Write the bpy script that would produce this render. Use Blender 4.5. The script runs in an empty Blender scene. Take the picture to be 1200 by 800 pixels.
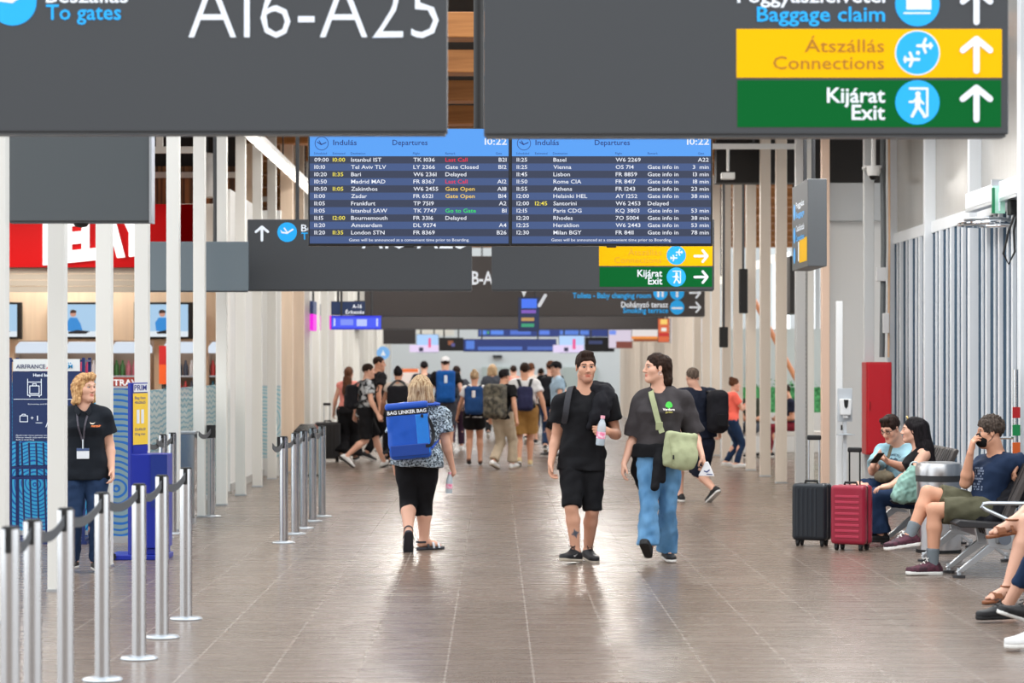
import bpy, math, random
import numpy as np
from mathutils import Vector, Matrix
from mathutils.bvhtree import BVHTree

random.seed(7); np.random.seed(7)
S = bpy.context.scene
COL = S.collection

# ------------------------------------------------------------------ camera, world, lights, exposure
EYE = 1.68                      # camera height
FPX = 85.0 / 36.0 * 1200.0      # focal length in pixels of the 1200 px wide frame
VX, VY = 580.0, 425.0           # vanishing point of the concourse axis (+Y)
cam_d = bpy.data.cameras.new('camera'); cam = bpy.data.objects.new('camera', cam_d); COL.objects.link(cam)
cam.location = (0, 0, EYE); cam.rotation_euler = (math.pi / 2, 0, 0)
cam_d.sensor_width = 36; cam_d.lens = 85
cam_d.shift_x = (600 - VX) / 1200.0; cam_d.shift_y = -(400 - VY) / 1200.0
cam_d.clip_start = 0.1; cam_d.clip_end = 400
cam_d.dof.use_dof = True; cam_d.dof.focus_distance = 20.2; cam_d.dof.aperture_fstop = 2.8
S.camera = cam

W = bpy.data.worlds.new('world'); S.world = W; W.use_nodes = True
bg = W.node_tree.nodes['Background']
bg.inputs[1].default_value = 1.0
def world_nodes():
    # bright daylight from the sides and above, the dim hall continuing behind the camera
    N, L = W.node_tree.nodes, W.node_tree.links
    tc = N.new('ShaderNodeTexCoord'); sp = N.new('ShaderNodeSeparateXYZ'); L.new(tc.outputs['Generated'], sp.inputs[0])
    def mr(src, a, b, c, d):
        m = N.new('ShaderNodeMapRange'); m.interpolation_type = 'SMOOTHSTEP'; L.new(src, m.inputs['Value'])
        for k, v in zip(('From Min', 'From Max', 'To Min', 'To Max'), (a, b, c, d)): m.inputs[k].default_value = v
        return m.outputs[0]
    back = mr(sp.outputs['Y'], -0.97, -0.62, 1.0, 0.0); low = mr(sp.outputs['Z'], 0.18, 0.5, 1.0, 0.0)
    mu = N.new('ShaderNodeMath'); mu.operation = 'MULTIPLY'; L.new(back, mu.inputs[0]); L.new(low, mu.inputs[1])
    mx = N.new('ShaderNodeMix'); mx.data_type = 'RGBA'; L.new(mu.outputs[0], mx.inputs[0])
    mx.inputs[6].default_value = (2.05, 2.14, 2.2, 1); mx.inputs[7].default_value = (0.62, 0.56, 0.52, 1)
    L.new(mx.outputs[2], bg.inputs[0])
world_nodes()

S.view_settings.view_transform = 'Standard'
try: S.view_settings.look = 'None'
except Exception: pass
S.view_settings.gamma = 1.0
S.view_settings.use_curve_mapping = False
S.view_settings.exposure = 0.1

def area(name, loc, rot, sx, sy, power, color=(1, 1, 1)):
    l = bpy.data.lights.new(name, 'AREA'); l.shape = 'RECTANGLE'; l.size = sx; l.size_y = sy
    l.energy = power; l.color = color; l.specular_factor = 0.35
    o = bpy.data.objects.new(name, l); COL.objects.link(o); o.location = loc; o.rotation_euler = rot
    return o
# rows of fill lamps added over the concourse (their housings are built with the ceiling)
LAMPS = []
for y in (30, 36, 42, 48, 54, 60, 66):
    for x in (-1.6, 1.9):
        LAMPS.append((x, y))
        area('hall_fill_light', (x, y, 4.86), (0, 0, 0), 0.5, 2.2, 90 if y < 40 else 130, (1, 0.96, 0.9))
for y in (19.5, 23.5, 27.0):  # fill lamps added to brighten the right facade, cabin wall and benches
    LAMPS.append((3.7, y)); area('hall_fill_light', (3.7, y, 4.86), (0, math.radians(18), 0), 0.5, 2.2, 80, (1, 0.98, 0.95))
for y in (26, 31, 36):
    area('shop_lamp_light', (-6.5, y, 4.0), (0, 0, 0), 2.0, 2.0, 150, (1, 0.93, 0.84))
for y in (36, 42, 48):
    area('lounge_lamp_light', (7.5, y, 4.6), (0, 0, 0), 2.0, 2.0, 150, (1, 0.97, 0.93))

# ------------------------------------------------------------------ pixel -> world
def P(px, py, D):
    return np.array([(px - VX) * D / FPX, D, EYE - (py - VY) * D / FPX])
def floorD(py): return FPX * EYE / (py - VY)
def PX(px, D): return (px - VX) * D / FPX
def PZ(py, D): return EYE - (py - VY) * D / FPX

# ------------------------------------------------------------------ materials
def lin(c):
    out = []
    for v in c[:3]:
        v = v / 255.0
        out.append(v / 12.92 if v <= 0.04045 else ((v + 0.055) / 1.055) ** 2.4)
    return (*out, 1.0)
def new_mat(name):
    m = bpy.data.materials.new(name); m.use_nodes = True
    return m, m.node_tree.nodes, m.node_tree.links, m.node_tree.nodes['Principled BSDF']
_MC = {}
def mat(name, rgb, rough=0.5, metal=0.0, emit=0.0, spec=0.5, bump=0.0, bscale=60.0, var=0.0, vscale=4.0, trans=0.0, alpha=1.0, stretch=(1, 1, 1), ecol=None):
    key = (name, tuple(rgb), rough, metal, emit, bump, var, trans, alpha)
    if key in _MC: return _MC[key]
    m, N, L, b = new_mat(name)
    b.inputs['Base Color'].default_value = lin([v * .12 for v in rgb] if emit > .3 else rgb)   # displays are dark glass that shines
    b.inputs['Roughness'].default_value = rough
    b.inputs['Metallic'].default_value = metal
    b.inputs['Specular IOR Level'].default_value = spec
    if trans: b.inputs['Transmission Weight'].default_value = trans
    if alpha < 1: b.inputs['Alpha'].default_value = alpha
    if emit:
        b.inputs['Emission Color'].default_value = lin(ecol or rgb); b.inputs['Emission Strength'].default_value = emit
    if bump or var:
        tc = N.new('ShaderNodeTexCoord'); mp = N.new('ShaderNodeMapping'); mp.inputs['Scale'].default_value = stretch
        L.new(tc.outputs['Object'], mp.inputs[0])
    if bump:
        n = N.new('ShaderNodeTexNoise'); n.inputs['Scale'].default_value = bscale; n.inputs['Detail'].default_value = 4
        L.new(mp.outputs[0], n.inputs['Vector'])
        bp = N.new('ShaderNodeBump'); bp.inputs['Strength'].default_value = bump; bp.inputs['Distance'].default_value = 0.01
        L.new(n.outputs['Fac'], bp.inputs['Height']); L.new(bp.outputs[0], b.inputs['Normal'])
    if var:
        n2 = N.new('ShaderNodeTexNoise'); n2.inputs['Scale'].default_value = vscale; n2.inputs['Detail'].default_value = 5
        L.new(mp.outputs[0], n2.inputs['Vector'])
        r = N.new('ShaderNodeValToRGB'); c = np.array(lin(rgb)[:3])
        r.color_ramp.elements[0].position = 0.3; r.color_ramp.elements[1].position = 0.7
        r.color_ramp.elements[0].color = (*(c * (1 - var)), 1); r.color_ramp.elements[1].color = (*np.minimum(c * (1 + var), 1), 1)
        L.new(n2.outputs['Fac'], r.inputs[0]); L.new(r.outputs[0], b.inputs['Base Color'])
    _MC[key] = m
    return m
def two_tone(name, c1, c2, scale, stretch=(1, 1, 1), lo=0.45, hi=0.55, rough=0.7, c3=None, bump=0.0, kind='noise', detail=3):
    m, N, L, b = new_mat(name)
    tc = N.new('ShaderNodeTexCoord'); mp = N.new('ShaderNodeMapping'); mp.inputs['Scale'].default_value = stretch
    L.new(tc.outputs['Object'], mp.inputs[0])
    if kind == 'noise':
        n = N.new('ShaderNodeTexNoise'); n.inputs['Detail'].default_value = detail; out = n.outputs['Fac']
    else:
        n = N.new('ShaderNodeTexVoronoi'); out = n.outputs['Distance']
    n.inputs['Scale'].default_value = scale; L.new(mp.outputs[0], n.inputs['Vector'])
    r = N.new('ShaderNodeValToRGB'); e = r.color_ramp.elements
    e[0].position = lo; e[0].color = lin(c1); e[1].position = hi; e[1].color = lin(c2)
    if c3: x = e.new(min(hi + 0.1, 0.98)); x.color = lin(c3)
    L.new(out, r.inputs[0]); L.new(r.outputs[0], b.inputs['Base Color']); b.inputs['Roughness'].default_value = rough
    if bump:
        bp = N.new('ShaderNodeBump'); bp.inputs['Strength'].default_value = bump; bp.inputs['Distance'].default_value = 0.01
        L.new(out, bp.inputs['Height']); L.new(bp.outputs[0], b.inputs['Normal'])
    return m
def wave_mat(name, base, line, scale, rough=0.3, alpha=1.0):
    """concentric wavy lines printed on a panel"""
    m, N, L, b = new_mat(name)
    tc = N.new('ShaderNodeTexCoord')
    w = N.new('ShaderNodeTexWave'); w.wave_type = 'RINGS'; w.rings_direction = 'Y'; w.inputs['Scale'].default_value = scale
    w.inputs['Distortion'].default_value = 6.0; w.inputs['Detail'].default_value = 1.0; w.inputs['Detail Scale'].default_value = 0.6
    L.new(tc.outputs['Object'], w.inputs[0])
    r = N.new('ShaderNodeValToRGB'); e = r.color_ramp.elements
    e[0].position = 0.66; e[0].color = lin(base); e[1].position = 0.76; e[1].color = lin(line)
    L.new(w.outputs['Fac'], r.inputs[0]); L.new(r.outputs[0], b.inputs['Base Color']); b.inputs['Roughness'].default_value = rough
    if alpha < 1: b.inputs['Alpha'].default_value = alpha
    return m
def hair_mat(name, c1, c2):
    m = two_tone(name, c1, c2, 1.0, stretch=(90, 90, 9), lo=0.35, hi=0.68, rough=0.62, bump=0.5)
    m.node_tree.nodes['Principled BSDF'].inputs['Specular IOR Level'].default_value = 0.15
    return m
def cloth(name, rgb, rough=0.85, var=0.1, bump=0.35, bscale=22):
    return mat(name, rgb, rough=rough, spec=0.25, bump=bump, bscale=bscale, var=var, vscale=9)

# ------------------------------------------------------------------ mesh builder and object helpers
def tag(o, label=None, cat=None, group=None, kind=None):
    if label: o['label'] = label
    if cat: o['category'] = cat
    if group: o['group'] = group
    if kind: o['kind'] = kind
    return o
def empty(name, loc, label=None, cat=None, group=None, rz=0.0):
    o = bpy.data.objects.new(name, None); COL.objects.link(o); o.location = tuple(loc); o.rotation_euler = (0, 0, rz)
    o.empty_display_size = 0.1
    return tag(o, label, cat, group)
def children(o): return [c for c in bpy.data.objects if c.parent == o]
def copy_tree(o, parent=None):
    c = o.copy(); COL.objects.link(c)
    if parent is not None: c.parent = parent
    for ch in list(o.children): copy_tree(ch, c)
    return c
class MB:
    def __init__(s): s.v = []; s.f = []; s.mi = []
    def add(s, vs, fs, mi=0):
        n = len(s.v); s.v += [tuple(map(float, v)) for v in vs]; s.f += [tuple(i + n for i in f) for f in fs]; s.mi += [mi] * len(fs)
        return s
    def box(s, x0, x1, y0, y1, z0, z1, mi=0):
        vs = [(x, y, z) for x in (x0, x1) for y in (y0, y1) for z in (z0, z1)]
        return s.add(vs, [(0, 1, 3, 2), (4, 6, 7, 5), (0, 4, 5, 1), (2, 3, 7, 6), (0, 2, 6, 4), (1, 5, 7, 3)], mi)
    def cyl(s, a, b, r, n=16, r2=None, mi=0):
        a = Vector(a); b = Vector(b); r2 = r if r2 is None else r2
        d = (b - a).normalized(); u = d.orthogonal().normalized(); w = d.cross(u)
        vs = []
        for c, rr in ((a, r), (b, r2)):
            for i in range(n):
                t = 2 * math.pi * i / n; vs.append(c + (u * math.cos(t) + w * math.sin(t)) * rr)
        fs = [(i, (i + 1) % n, n + (i + 1) % n, n + i) for i in range(n)] + [tuple(range(n - 1, -1, -1)), tuple(range(n, 2 * n))]
        return s.add(vs, fs, mi)
    def tube(s, pts, r, n=8, closed=False, mi=0):
        pts = [Vector(p) for p in pts]; m = len(pts); vs = []; up = None
        for i in range(m):
            if closed: d = pts[(i + 1) % m] - pts[i - 1]
            else: d = pts[min(i + 1, m - 1)] - pts[max(i - 1, 0)]
            d.normalize()
            if up is None: up = d.orthogonal().normalized()
            u = (up - d * up.dot(d)).normalized(); w = d.cross(u); up = u
            for k in range(n):
                t = 2 * math.pi * k / n; vs.append(pts[i] + (u * math.cos(t) + w * math.sin(t)) * r)
        fs = []
        for i in range(m if closed else m - 1):
            j = (i + 1) % m
            fs += [(i * n + k, i * n + (k + 1) % n, j * n + (k + 1) % n, j * n + k) for k in range(n)]
        if not closed: fs += [tuple(range(n - 1, -1, -1)), tuple((m - 1) * n + k for k in range(n))]
        return s.add(vs, fs, mi)
    def lathe(s, prof, c=(0, 0, 0), n=24, mi=0):
        vs = []; m = len(prof)
        for r, z in prof:
            for k in range(n):
                t = 2 * math.pi * k / n; vs.append((c[0] + r * math.cos(t), c[1] + r * math.sin(t), c[2] + z))
        fs = [(i * n + k, i * n + (k + 1) % n, (i + 1) * n + (k + 1) % n, (i + 1) * n + k) for i in range(m - 1) for k in range(n)]
        fs += [tuple(range(n - 1, -1, -1)), tuple((m - 1) * n + k for k in range(n))]
        return s.add(vs, fs, mi)
    def prism(s, poly, o, u, v, w, mi=0):
        """polygon (list of 2-D points) in the frame o,u,v extruded by the vector w"""
        o, u, v, w = Vector(o), Vector(u), Vector(v), Vector(w); n = len(poly)
        a = [o + u * p[0] + v * p[1] for p in poly]
        vs = a + [p + w for p in a]
        fs = [tuple(range(n - 1, -1, -1)), tuple(range(n, 2 * n))] + [(i, (i + 1) % n, n + (i + 1) % n, n + i) for i in range(n)]
        return s.add(vs, fs, mi)
    def build(s, name, m, parent=None, bevel=0.0, smooth=False, origin=None, seg=2):
        me = bpy.data.meshes.new(name)
        vs = s.v
        if origin is not None: vs = [(a - origin[0], b - origin[1], c - origin[2]) for a, b, c in vs]
        me.from_pydata(vs, [], s.f); me.update()
        for x in (m if isinstance(m, (list, tuple)) else [m]): me.materials.append(x)
        me.polygons.foreach_set('material_index', s.mi)
        import bmesh
        bm = bmesh.new(); bm.from_mesh(me); bmesh.ops.recalc_face_normals(bm, faces=bm.faces); bm.to_mesh(me); bm.free()
        o = bpy.data.objects.new(name, me); COL.objects.link(o)
        if origin is not None: o.location = tuple(origin)
        if parent is not None: o.parent = parent
        if smooth:
            for p in me.polygons: p.use_smooth = True
            try:
                md = o.modifiers.new('edge', 'EDGE_SPLIT'); md.split_angle = math.radians(40)
            except Exception: pass
        if bevel:
            md = o.modifiers.new('bevel', 'BEVEL'); md.width = bevel; md.segments = seg; md.limit_method = 'ANGLE'
        return o
def struct(o): o['kind'] = 'structure'; return o

# ---- lettering: font curve -> mesh vertices on a plane
_TC = {}
def glyphs(text, offset=0.0):
    k = (text, offset)
    if k in _TC: return _TC[k]
    cu = bpy.data.curves.new('t', 'FONT'); cu.body = text; cu.size = 1.0; cu.offset = offset; cu.resolution_u = 2; cu.extrude = 0.0
    o = bpy.data.objects.new('t', cu); COL.objects.link(o)
    dg = bpy.context.evaluated_depsgraph_get(); me = o.evaluated_get(dg).to_mesh()
    vs = np.array([v.co[:] for v in me.vertices]).reshape(-1, 3); fs = [tuple(p.vertices) for p in me.polygons]
    o.evaluated_get(dg).to_mesh_clear(); bpy.data.objects.remove(o); bpy.data.curves.remove(cu)
    _TC[k] = (vs, fs); return _TC[k]
CAP = 0.69
class Face:
    """a plane facing the viewer at depth D, addressed in frame coordinates; or any plane given by o,u,v"""
    def __init__(s, D, o=None, u=None, v=None):
        s.D = D; s.o = o; s.u = u; s.v = v; s.parts = {}; s.g = ''; s.n = 0; s.sep = True
    def newg(s): s.n += 1; return '#%d' % s.n
    def pt(s, x, y, lift=0.0):
        if s.o is None:
            q = P(x, y, s.D); return (q[0], s.D - lift, q[2])
        n = np.cross(s.u, s.v); n = n / np.linalg.norm(n)
        return tuple(np.array(s.o) + np.array(s.u) * x - np.array(s.v) * y + n * lift)
    def mb(s, key): return s.parts.setdefault(key + s.g, MB())
    def text(s, key, t, x0, yb, cap, x1=None, lift=0.004, right=None, bold=0.0):
        vs, fs = glyphs(t, bold)
        if len(vs) == 0: return
        mx = vs[:, 0].max(); mn = vs[:, 0].min(); sy = cap / CAP; sx = sy
        if x1 is not None: sx = (x1 - x0) / (mx - mn)
        if right is not None: x0 = right - (mx - mn) * sx
        s.mb(key + (s.newg() if s.sep and not s.g else '')).add([s.pt(x0 + (v[0] - mn) * sx, yb - v[1] * sy, lift) for v in vs], fs)
    def wt(s, key, t, x, yb, cap, xmax=None, right=False):
        if not t: return
        vs, _ = glyphs(t, .006); w = (vs[:, 0].max() - vs[:, 0].min()) * cap / CAP * 1.18
        if right: x = x - w
        s.text(key, t, x, yb, cap, x + w, bold=.006)
    def poly(s, key, pts, lift=0.004): 
        s.mb(key).add([s.pt(x, y, lift) for x, y in pts], [tuple(range(len(pts)))])
    def rect(s, key, x0, y0, x1, y1, lift=0.002): s.poly(key, [(x0, y1), (x1, y1), (x1, y0), (x0, y0)], lift)
    def disc(s, key, x, y, r, lift=0.003, n=32): s.poly(key + (s.newg() if key == 'symbol_disc' and not s.g else ''), [(x + r * math.cos(2 * math.pi * i / n), y - r * math.sin(2 * math.pi * i / n)) for i in range(n)], lift)
    def ring(s, key, x, y, r0, r1, lift=0.004, n=32):
        a = [s.pt(x + r0 * math.cos(2 * math.pi * i / n), y - r0 * math.sin(2 * math.pi * i / n), lift) for i in range(n)]
        b = [s.pt(x + r1 * math.cos(2 * math.pi * i / n), y - r1 * math.sin(2 * math.pi * i / n), lift) for i in range(n)]
        s.mb(key).add(a + b, [(i, (i + 1) % n, n + (i + 1) % n, n + i) for i in range(n)])
    def stroke(s, key, pts, w, lift=0.005):
        s.cnt = getattr(s, 'cnt', 0) + 1; lift += .00012 * (s.cnt % 20)
        for (x0, y0), (x1, y1) in zip(pts[:-1], pts[1:]):
            dx, dy = x1 - x0, y1 - y0; l = math.hypot(dx, dy) or 1; nx, ny = -dy / l * w / 2, dx / l * w / 2
            lift += .00003; s.poly(key, [(x0 + nx, y0 + ny), (x1 + nx, y1 + ny), (x1 - nx, y1 - ny), (x0 - nx, y0 - ny)], lift)
        for x, y in pts: lift += .00003; s.disc(key, x, y, w / 2, lift, 10)
    def arrow(s, key, x, y, h, w, right=False, lift=0.005):
        t = h * 0.18; s.g = s.newg()
        q = [(0, h / 2), (0, -h / 2 + t * .6)], [(-w / 2, -h / 2 + w / 2), (0, -h / 2 + t * .4), (w / 2, -h / 2 + w / 2)]
        for line in q:
            s.stroke(key, [(x - b, y + a) if right else (x + a, y + b) for a, b in line], t, lift)
        s.g = ''
    def build(s, parent, mats, names=None, loc=None):
        out = {}
        for k_, mb in s.parts.items():
            k = k_.split('#')[0]
            me = bpy.data.meshes.new(k)
            org = np.array(loc if loc is not None else (0, 0, 0))
            me.from_pydata([tuple(np.array(v) - org) for v in mb.v], [], mb.f); me.update(); me.materials.append(mats[k])
            o = bpy.data.objects.new((names or {}).get(k, k), me); COL.objects.link(o); o.parent = parent; out[k] = o
        return out
# ================================================================== SETTING
WHITE = mat('white_paint', (226, 226, 224), rough=0.4, bump=0.02)
POST = mat('post_white', (224, 223, 218), rough=0.38)
WARM = mat('warm_wood_panel', (226, 204, 182), rough=0.5, var=0.06, vscale=1.5, stretch=(8, 8, 0.5))
BLACKM = mat('black_matt', (14, 14, 16), rough=0.6)
DARK = mat('dark_steel', (44, 45, 48), rough=0.5)
STEEL = mat('brushed_steel', (200, 202, 205), rough=0.16, metal=1.0)
ALU = mat('aluminium', (196, 202, 208), rough=0.32, metal=0.85)
STEELB = mat('bin_steel', (196, 196, 198), rough=0.3, metal=1.0, bump=0.02, bscale=40, stretch=(1, 1, 30))
CHROME = mat('chrome', (230, 232, 235), rough=0.12, metal=1.0)

def floor_material():
    m, N, L, b = new_mat('floor_tiles')
    tc = N.new('ShaderNodeTexCoord')
    mp = N.new('ShaderNodeMapping'); mp.inputs['Rotation'].default_value = (0, 0, math.pi / 2); mp.inputs['Location'].default_value = (0, -0.2075 + 0.4745 * 40, 0)
    L.new(tc.outputs['Object'], mp.inputs[0])
    br = N.new('ShaderNodeTexBrick'); br.offset = 0.5; br.inputs['Scale'].default_value = 1.0
    br.inputs['Brick Width'].default_value = 0.949; br.inputs['Row Height'].default_value = 0.4745
    br.inputs['Mortar Size'].default_value = 0.0045; br.inputs['Mortar Smooth'].default_value = 0.2; br.inputs['Bias'].default_value = 0
    br.inputs['Color1'].default_value = lin((114, 99, 88)); br.inputs['Color2'].default_value = lin((122, 106, 95)); br.inputs['Mortar'].default_value = lin((158, 146, 136))
    L.new(mp.outputs[0], br.inputs['Vector'])
    ms = N.new('ShaderNodeMapping'); ms.inputs['Scale'].default_value = (0.55, 7, 1); L.new(tc.outputs['Object'], ms.inputs[0])
    n = N.new('ShaderNodeTexNoise'); n.inputs['Scale'].default_value = 1.6; n.inputs['Detail'].default_value = 6; n.inputs['Roughness'].default_value = 0.65
    L.new(ms.outputs[0], n.inputs['Vector'])
    r = N.new('ShaderNodeValToRGB'); r.color_ramp.elements[0].position = 0.3; r.color_ramp.elements[1].position = 0.72
    r.color_ramp.elements[0].color = (0.84, 0.835, 0.83, 1); r.color_ramp.elements[1].color = (1.08, 1.08, 1.08, 1)
    L.new(n.outputs['Fac'], r.inputs[0])
    mx = N.new('ShaderNodeMix'); mx.data_type = 'RGBA'; mx.blend_type = 'MULTIPLY'; mx.inputs[0].default_value = 1.0
    L.new(br.outputs['Color'], mx.inputs[6]); L.new(r.outputs[0], mx.inputs[7]); L.new(mx.outputs[2], b.inputs['Base Color'])
    r2 = N.new('ShaderNodeMapRange'); r2.inputs['To Min'].default_value = 0.20; r2.inputs['To Max'].default_value = 0.34
    L.new(n.outputs['Fac'], r2.inputs['Value']); L.new(r2.outputs[0], b.inputs['Roughness'])
    bp = N.new('ShaderNodeBump'); bp.inputs['Strength'].default_value = 0.004; bp.inputs['Distance'].default_value = 0.002
    L.new(n.outputs['Fac'], bp.inputs['Height']); L.new(bp.outputs[0], b.inputs['Normal'])
    b.inputs['Specular IOR Level'].default_value = 0.5
    return m
struct(MB().box(-12, 12, -4, 84, -0.1, 0).build('floor', floor_material()))
CEIL = mat('ceiling_dark', (38, 34, 32), rough=0.8)
struct(MB().box(-12, 12, 27, 72, 5.9, 6.0).build('ceiling', CEIL))
GLULAM = two_tone('glulam_wood', (150, 92, 44), (196, 132, 72), 3.0, stretch=(0.3, 6, 6), lo=0.3, hi=0.7, rough=0.55, bump=0.05)
for i, y in enumerate(np.arange(25, 71, 3.0)):
    struct(MB().box(-9.4, 9.4, y - 0.2, y + 0.2, 5.02, 5.28).build('trim_%d' % (i + 1), GLULAM, bevel=0.01, origin=(0, y, 5.02)))
# walls
LW = -3.46
struct(MB().box(-9.6, -9.4, 27, 84, 0, 5.9).build('wall_left', mat('shop_wall', (222, 205, 184), rough=0.6)))
struct(MB().box(LW - 0.12, LW, 31.6, 76, 0, 3.95).build('wall_left_inner', WHITE))
struct(MB().box(-9.4, LW - 0.12, 36.6, 36.8, 0, 5.0).build('wall_shop', mat('shop_beige', (228, 206, 180), rough=0.6, var=0.05, vscale=2, stretch=(9, 9, 0.4))))
struct(MB().box(-9.4, 9.4, 83, 83.2, 0, 5.9).build('wall_back', mat('end_wall', (196, 201, 202), rough=0.5)))
rw = MB().box(9.4, 9.6, 32, 84, 0, 0.9).box(9.4, 9.6, 32, 84, 5.3, 5.9)
for k in range(18): rw.box(9.4, 9.55, 32 + 3.0 * k - .08, 32 + 3.0 * k + .08, .9, 5.3)
struct(rw.build('wall_right', mat('lounge_wall', (214, 220, 222), rough=0.5)))
# cream bulkhead of the shop beyond the red fascia
struct(MB().box(-4.35, LW - 0.13, 33.0, 33.3, 2.75, 3.85).build('trim_40', mat('bulkhead_cream', (226, 222, 216), rough=0.5)))
struct(MB().box(-9.39, LW - 0.2, 34.2, 34.5, 4.45, 5.9).build('trim_43', mat('bulkhead_black', (20, 18, 17), rough=0.7)))
struct(MB().box(-9.39, LW - 0.2, 34.1, 34.4, 3.86, 4.45).build('trim_44', two_tone('bulkhead_wood', (70, 44, 24), (150, 98, 54), 2.0, stretch=(14, 1, .2), lo=.4, hi=.6, rough=.6)))
struct(MB().box(-4.1, -3.19, 36.0, 36.12, 0, 3.95).build('wall_return', WHITE))
# right: white cabin wall closing the glazed side
RW = 5.2
struct(MB().box(4.42, 9.4, 32.0, 32.25, 0, 4.0).build('wall_cabin', WHITE, bevel=0.01))
struct(MB().box(4.36, RW, 31.84, 32.0, 3.55, 4.05).build('trim_41', mat('cabin_head', (206, 210, 212), rough=0.45), bevel=0.01))
struct(MB().box(LW, LW + 0.02, 31.6, 76, 0, 0.1).build('baseboard_left', mat('skirting', (170, 168, 165), rough=0.4)))

# glazed right side: mullions, header bar, fins, panes, polycarbonate panels
FRM = mat('facade_white', (226, 230, 234), rough=0.3)
GLS = mat('facade_glass', (70, 88, 106), rough=0.6, metal=0.0, spec=0.0)
POLY = two_tone('polycarbonate', (158, 156, 152), (182, 180, 176), 60, stretch=(1, 8, 0.02), lo=0.3, hi=0.7, rough=0.22)
main = [31.5, 28.75, 26.05, 23.5, 20.9, 18.3]
for i, y in enumerate(main[:-1]):
    y2 = main[i + 1]
    f = MB().box(RW - 0.10, RW + 0.12, y - 0.05, y + 0.05, 0, 5.9)
    f.box(RW - 0.02, RW + 0.1, y2, y, 3.22, 3.36).box(RW - 0.02, RW + 0.1, y2, y, 0, 0.12)
    w = struct(f.build('window_%d' % (i + 1), FRM, bevel=0.008, origin=(RW, y, 0)))
    def sub(nm, mb, mm, bev=0.0):
        o = mb.build(nm, mm, bevel=bev, origin=(RW, y, 0)); o.location = (0, 0, 0); o.parent = w
    sub('upper_panel', MB().box(RW + 0.03, RW + 0.07, y2 + 0.05, y - 0.05, 3.36, 5.9), POLY)
    n = 4; st = (y - y2) / n
    for k in range(1, n): sub('mullion', MB().box(RW - 0.042, RW + 0.08, y - k * st - 0.035, y - k * st + 0.035, 0.12, 3.22), FRM, 0.006)
    for k in range(n):
        a = y - (k + 1) * st + 0.05; c = y - k * st - 0.05
        sub('glazing', MB().box(RW + 0.0, RW + 0.015, a - 0.02, c + 0.02, 0.12, 3.22), GLS)
        sub('louvre_fin', MB().box(RW - 0.022, RW + 0.03, (a + c) / 2 - 0.02, (a + c) / 2 + 0.02, 0.12, 3.22), FRM, 0.005)
# big square column where the glazing ends at the right edge of the view
struct(MB().box(4.78, 4.92, 22.0, 22.14, 0, 5.9).build('trim_42', FRM, bevel=0.006, origin=(4.85, 22, 0)))

# ================================================================== COLONNADES
def ordinal(i): return ['nearest', 'second', 'third', 'fourth', 'fifth', 'sixth', 'seventh', 'eighth', 'ninth', 'tenth', 'eleventh', 'twelfth', 'thirteenth', 'fourteenth', 'fifteenth', 'sixteenth', 'seventeenth', 'eighteenth', 'nineteenth', 'twentieth', 'twenty-first', 'twenty-second', 'twenty-third', 'twenty-fourth', 'twenty-fifth', 'twenty-sixth', 'twenty-seventh', 'twenty-eighth'][i]
def post(x, y, w, d, m, label, group, z1=5.9):
    mb = MB().box(-w / 2, w / 2, -d / 2, d / 2, 0, z1)
    o = mb.build('post', m, bevel=0.006); o.location = (x, y, 0)
    tag(o, label, 'post', group)
    b = MB().box(-w / 2 - .006, w / 2 + .006, -d / 2 - .006, d / 2 + .006, 0, 0.02).build('foot_plate', ALU, o)
    return o
for i in range(28):
    y = 15.66 + 2.14 * i
    if i in (10, 11):
        post(-3.19, y, 0.19, 0.16, WARM, 'warm wood-coloured post, %s of the pair in the left row' % ('nearer' if i == 10 else 'farther'), 'left colonnade')
    else:
        post(-3.22, y, 0.125, 0.14, POST, 'white square post, %s of the left colonnade counted from the front' % ordinal(i), 'left colonnade')
for i in range(22):
    y = 33.8 + 2.0 * i
    post(4.0, y, 0.15, 0.14, mat('post_cream', (222, 210, 196), rough=0.4), 'cream square post, %s of the right colonnade counted from the front' % ordinal(i), 'right colonnade')
post(3.99, 31.6, 0.13, 0.14, mat('post_grey', (190, 192, 192), rough=0.4), 'pale grey square post beside the perforated strip', None)
post(4.27, 32.9, 0.13, 0.14, POST, 'white post right of the perforated strip', None)
post(4.22, 30.9, 0.10, 0.14, mat('post_pink', (236, 206, 184), rough=0.4), 'pinkish wood-coloured post left of the white cabin wall', None)
post(4.70, 30.42, 0.125, 0.12, mat('post_grey2', (200, 203, 204), rough=0.4), 'light grey post in front of the white cabin wall', None)
# perforated strip
t = empty('perforated_strip', (4.09, 31.9, 0), 'grey perforated metal strip standing beside the pale grey post', 'strip')
MB().box(-0.035, 0.035, -0.02, 0.02, 0, 3.6).build('strip_body', mat('strip_grey', (168, 168, 164), rough=0.4), t)
h = MB()
for k in range(60): h.box(-0.014, 0.014, -0.026, -0.0195, 0.1 + k * 0.058, 0.128 + k * 0.058)
h.build('perforation', mat('hole_dark', (100, 98, 95), rough=0.8), t)
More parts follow.
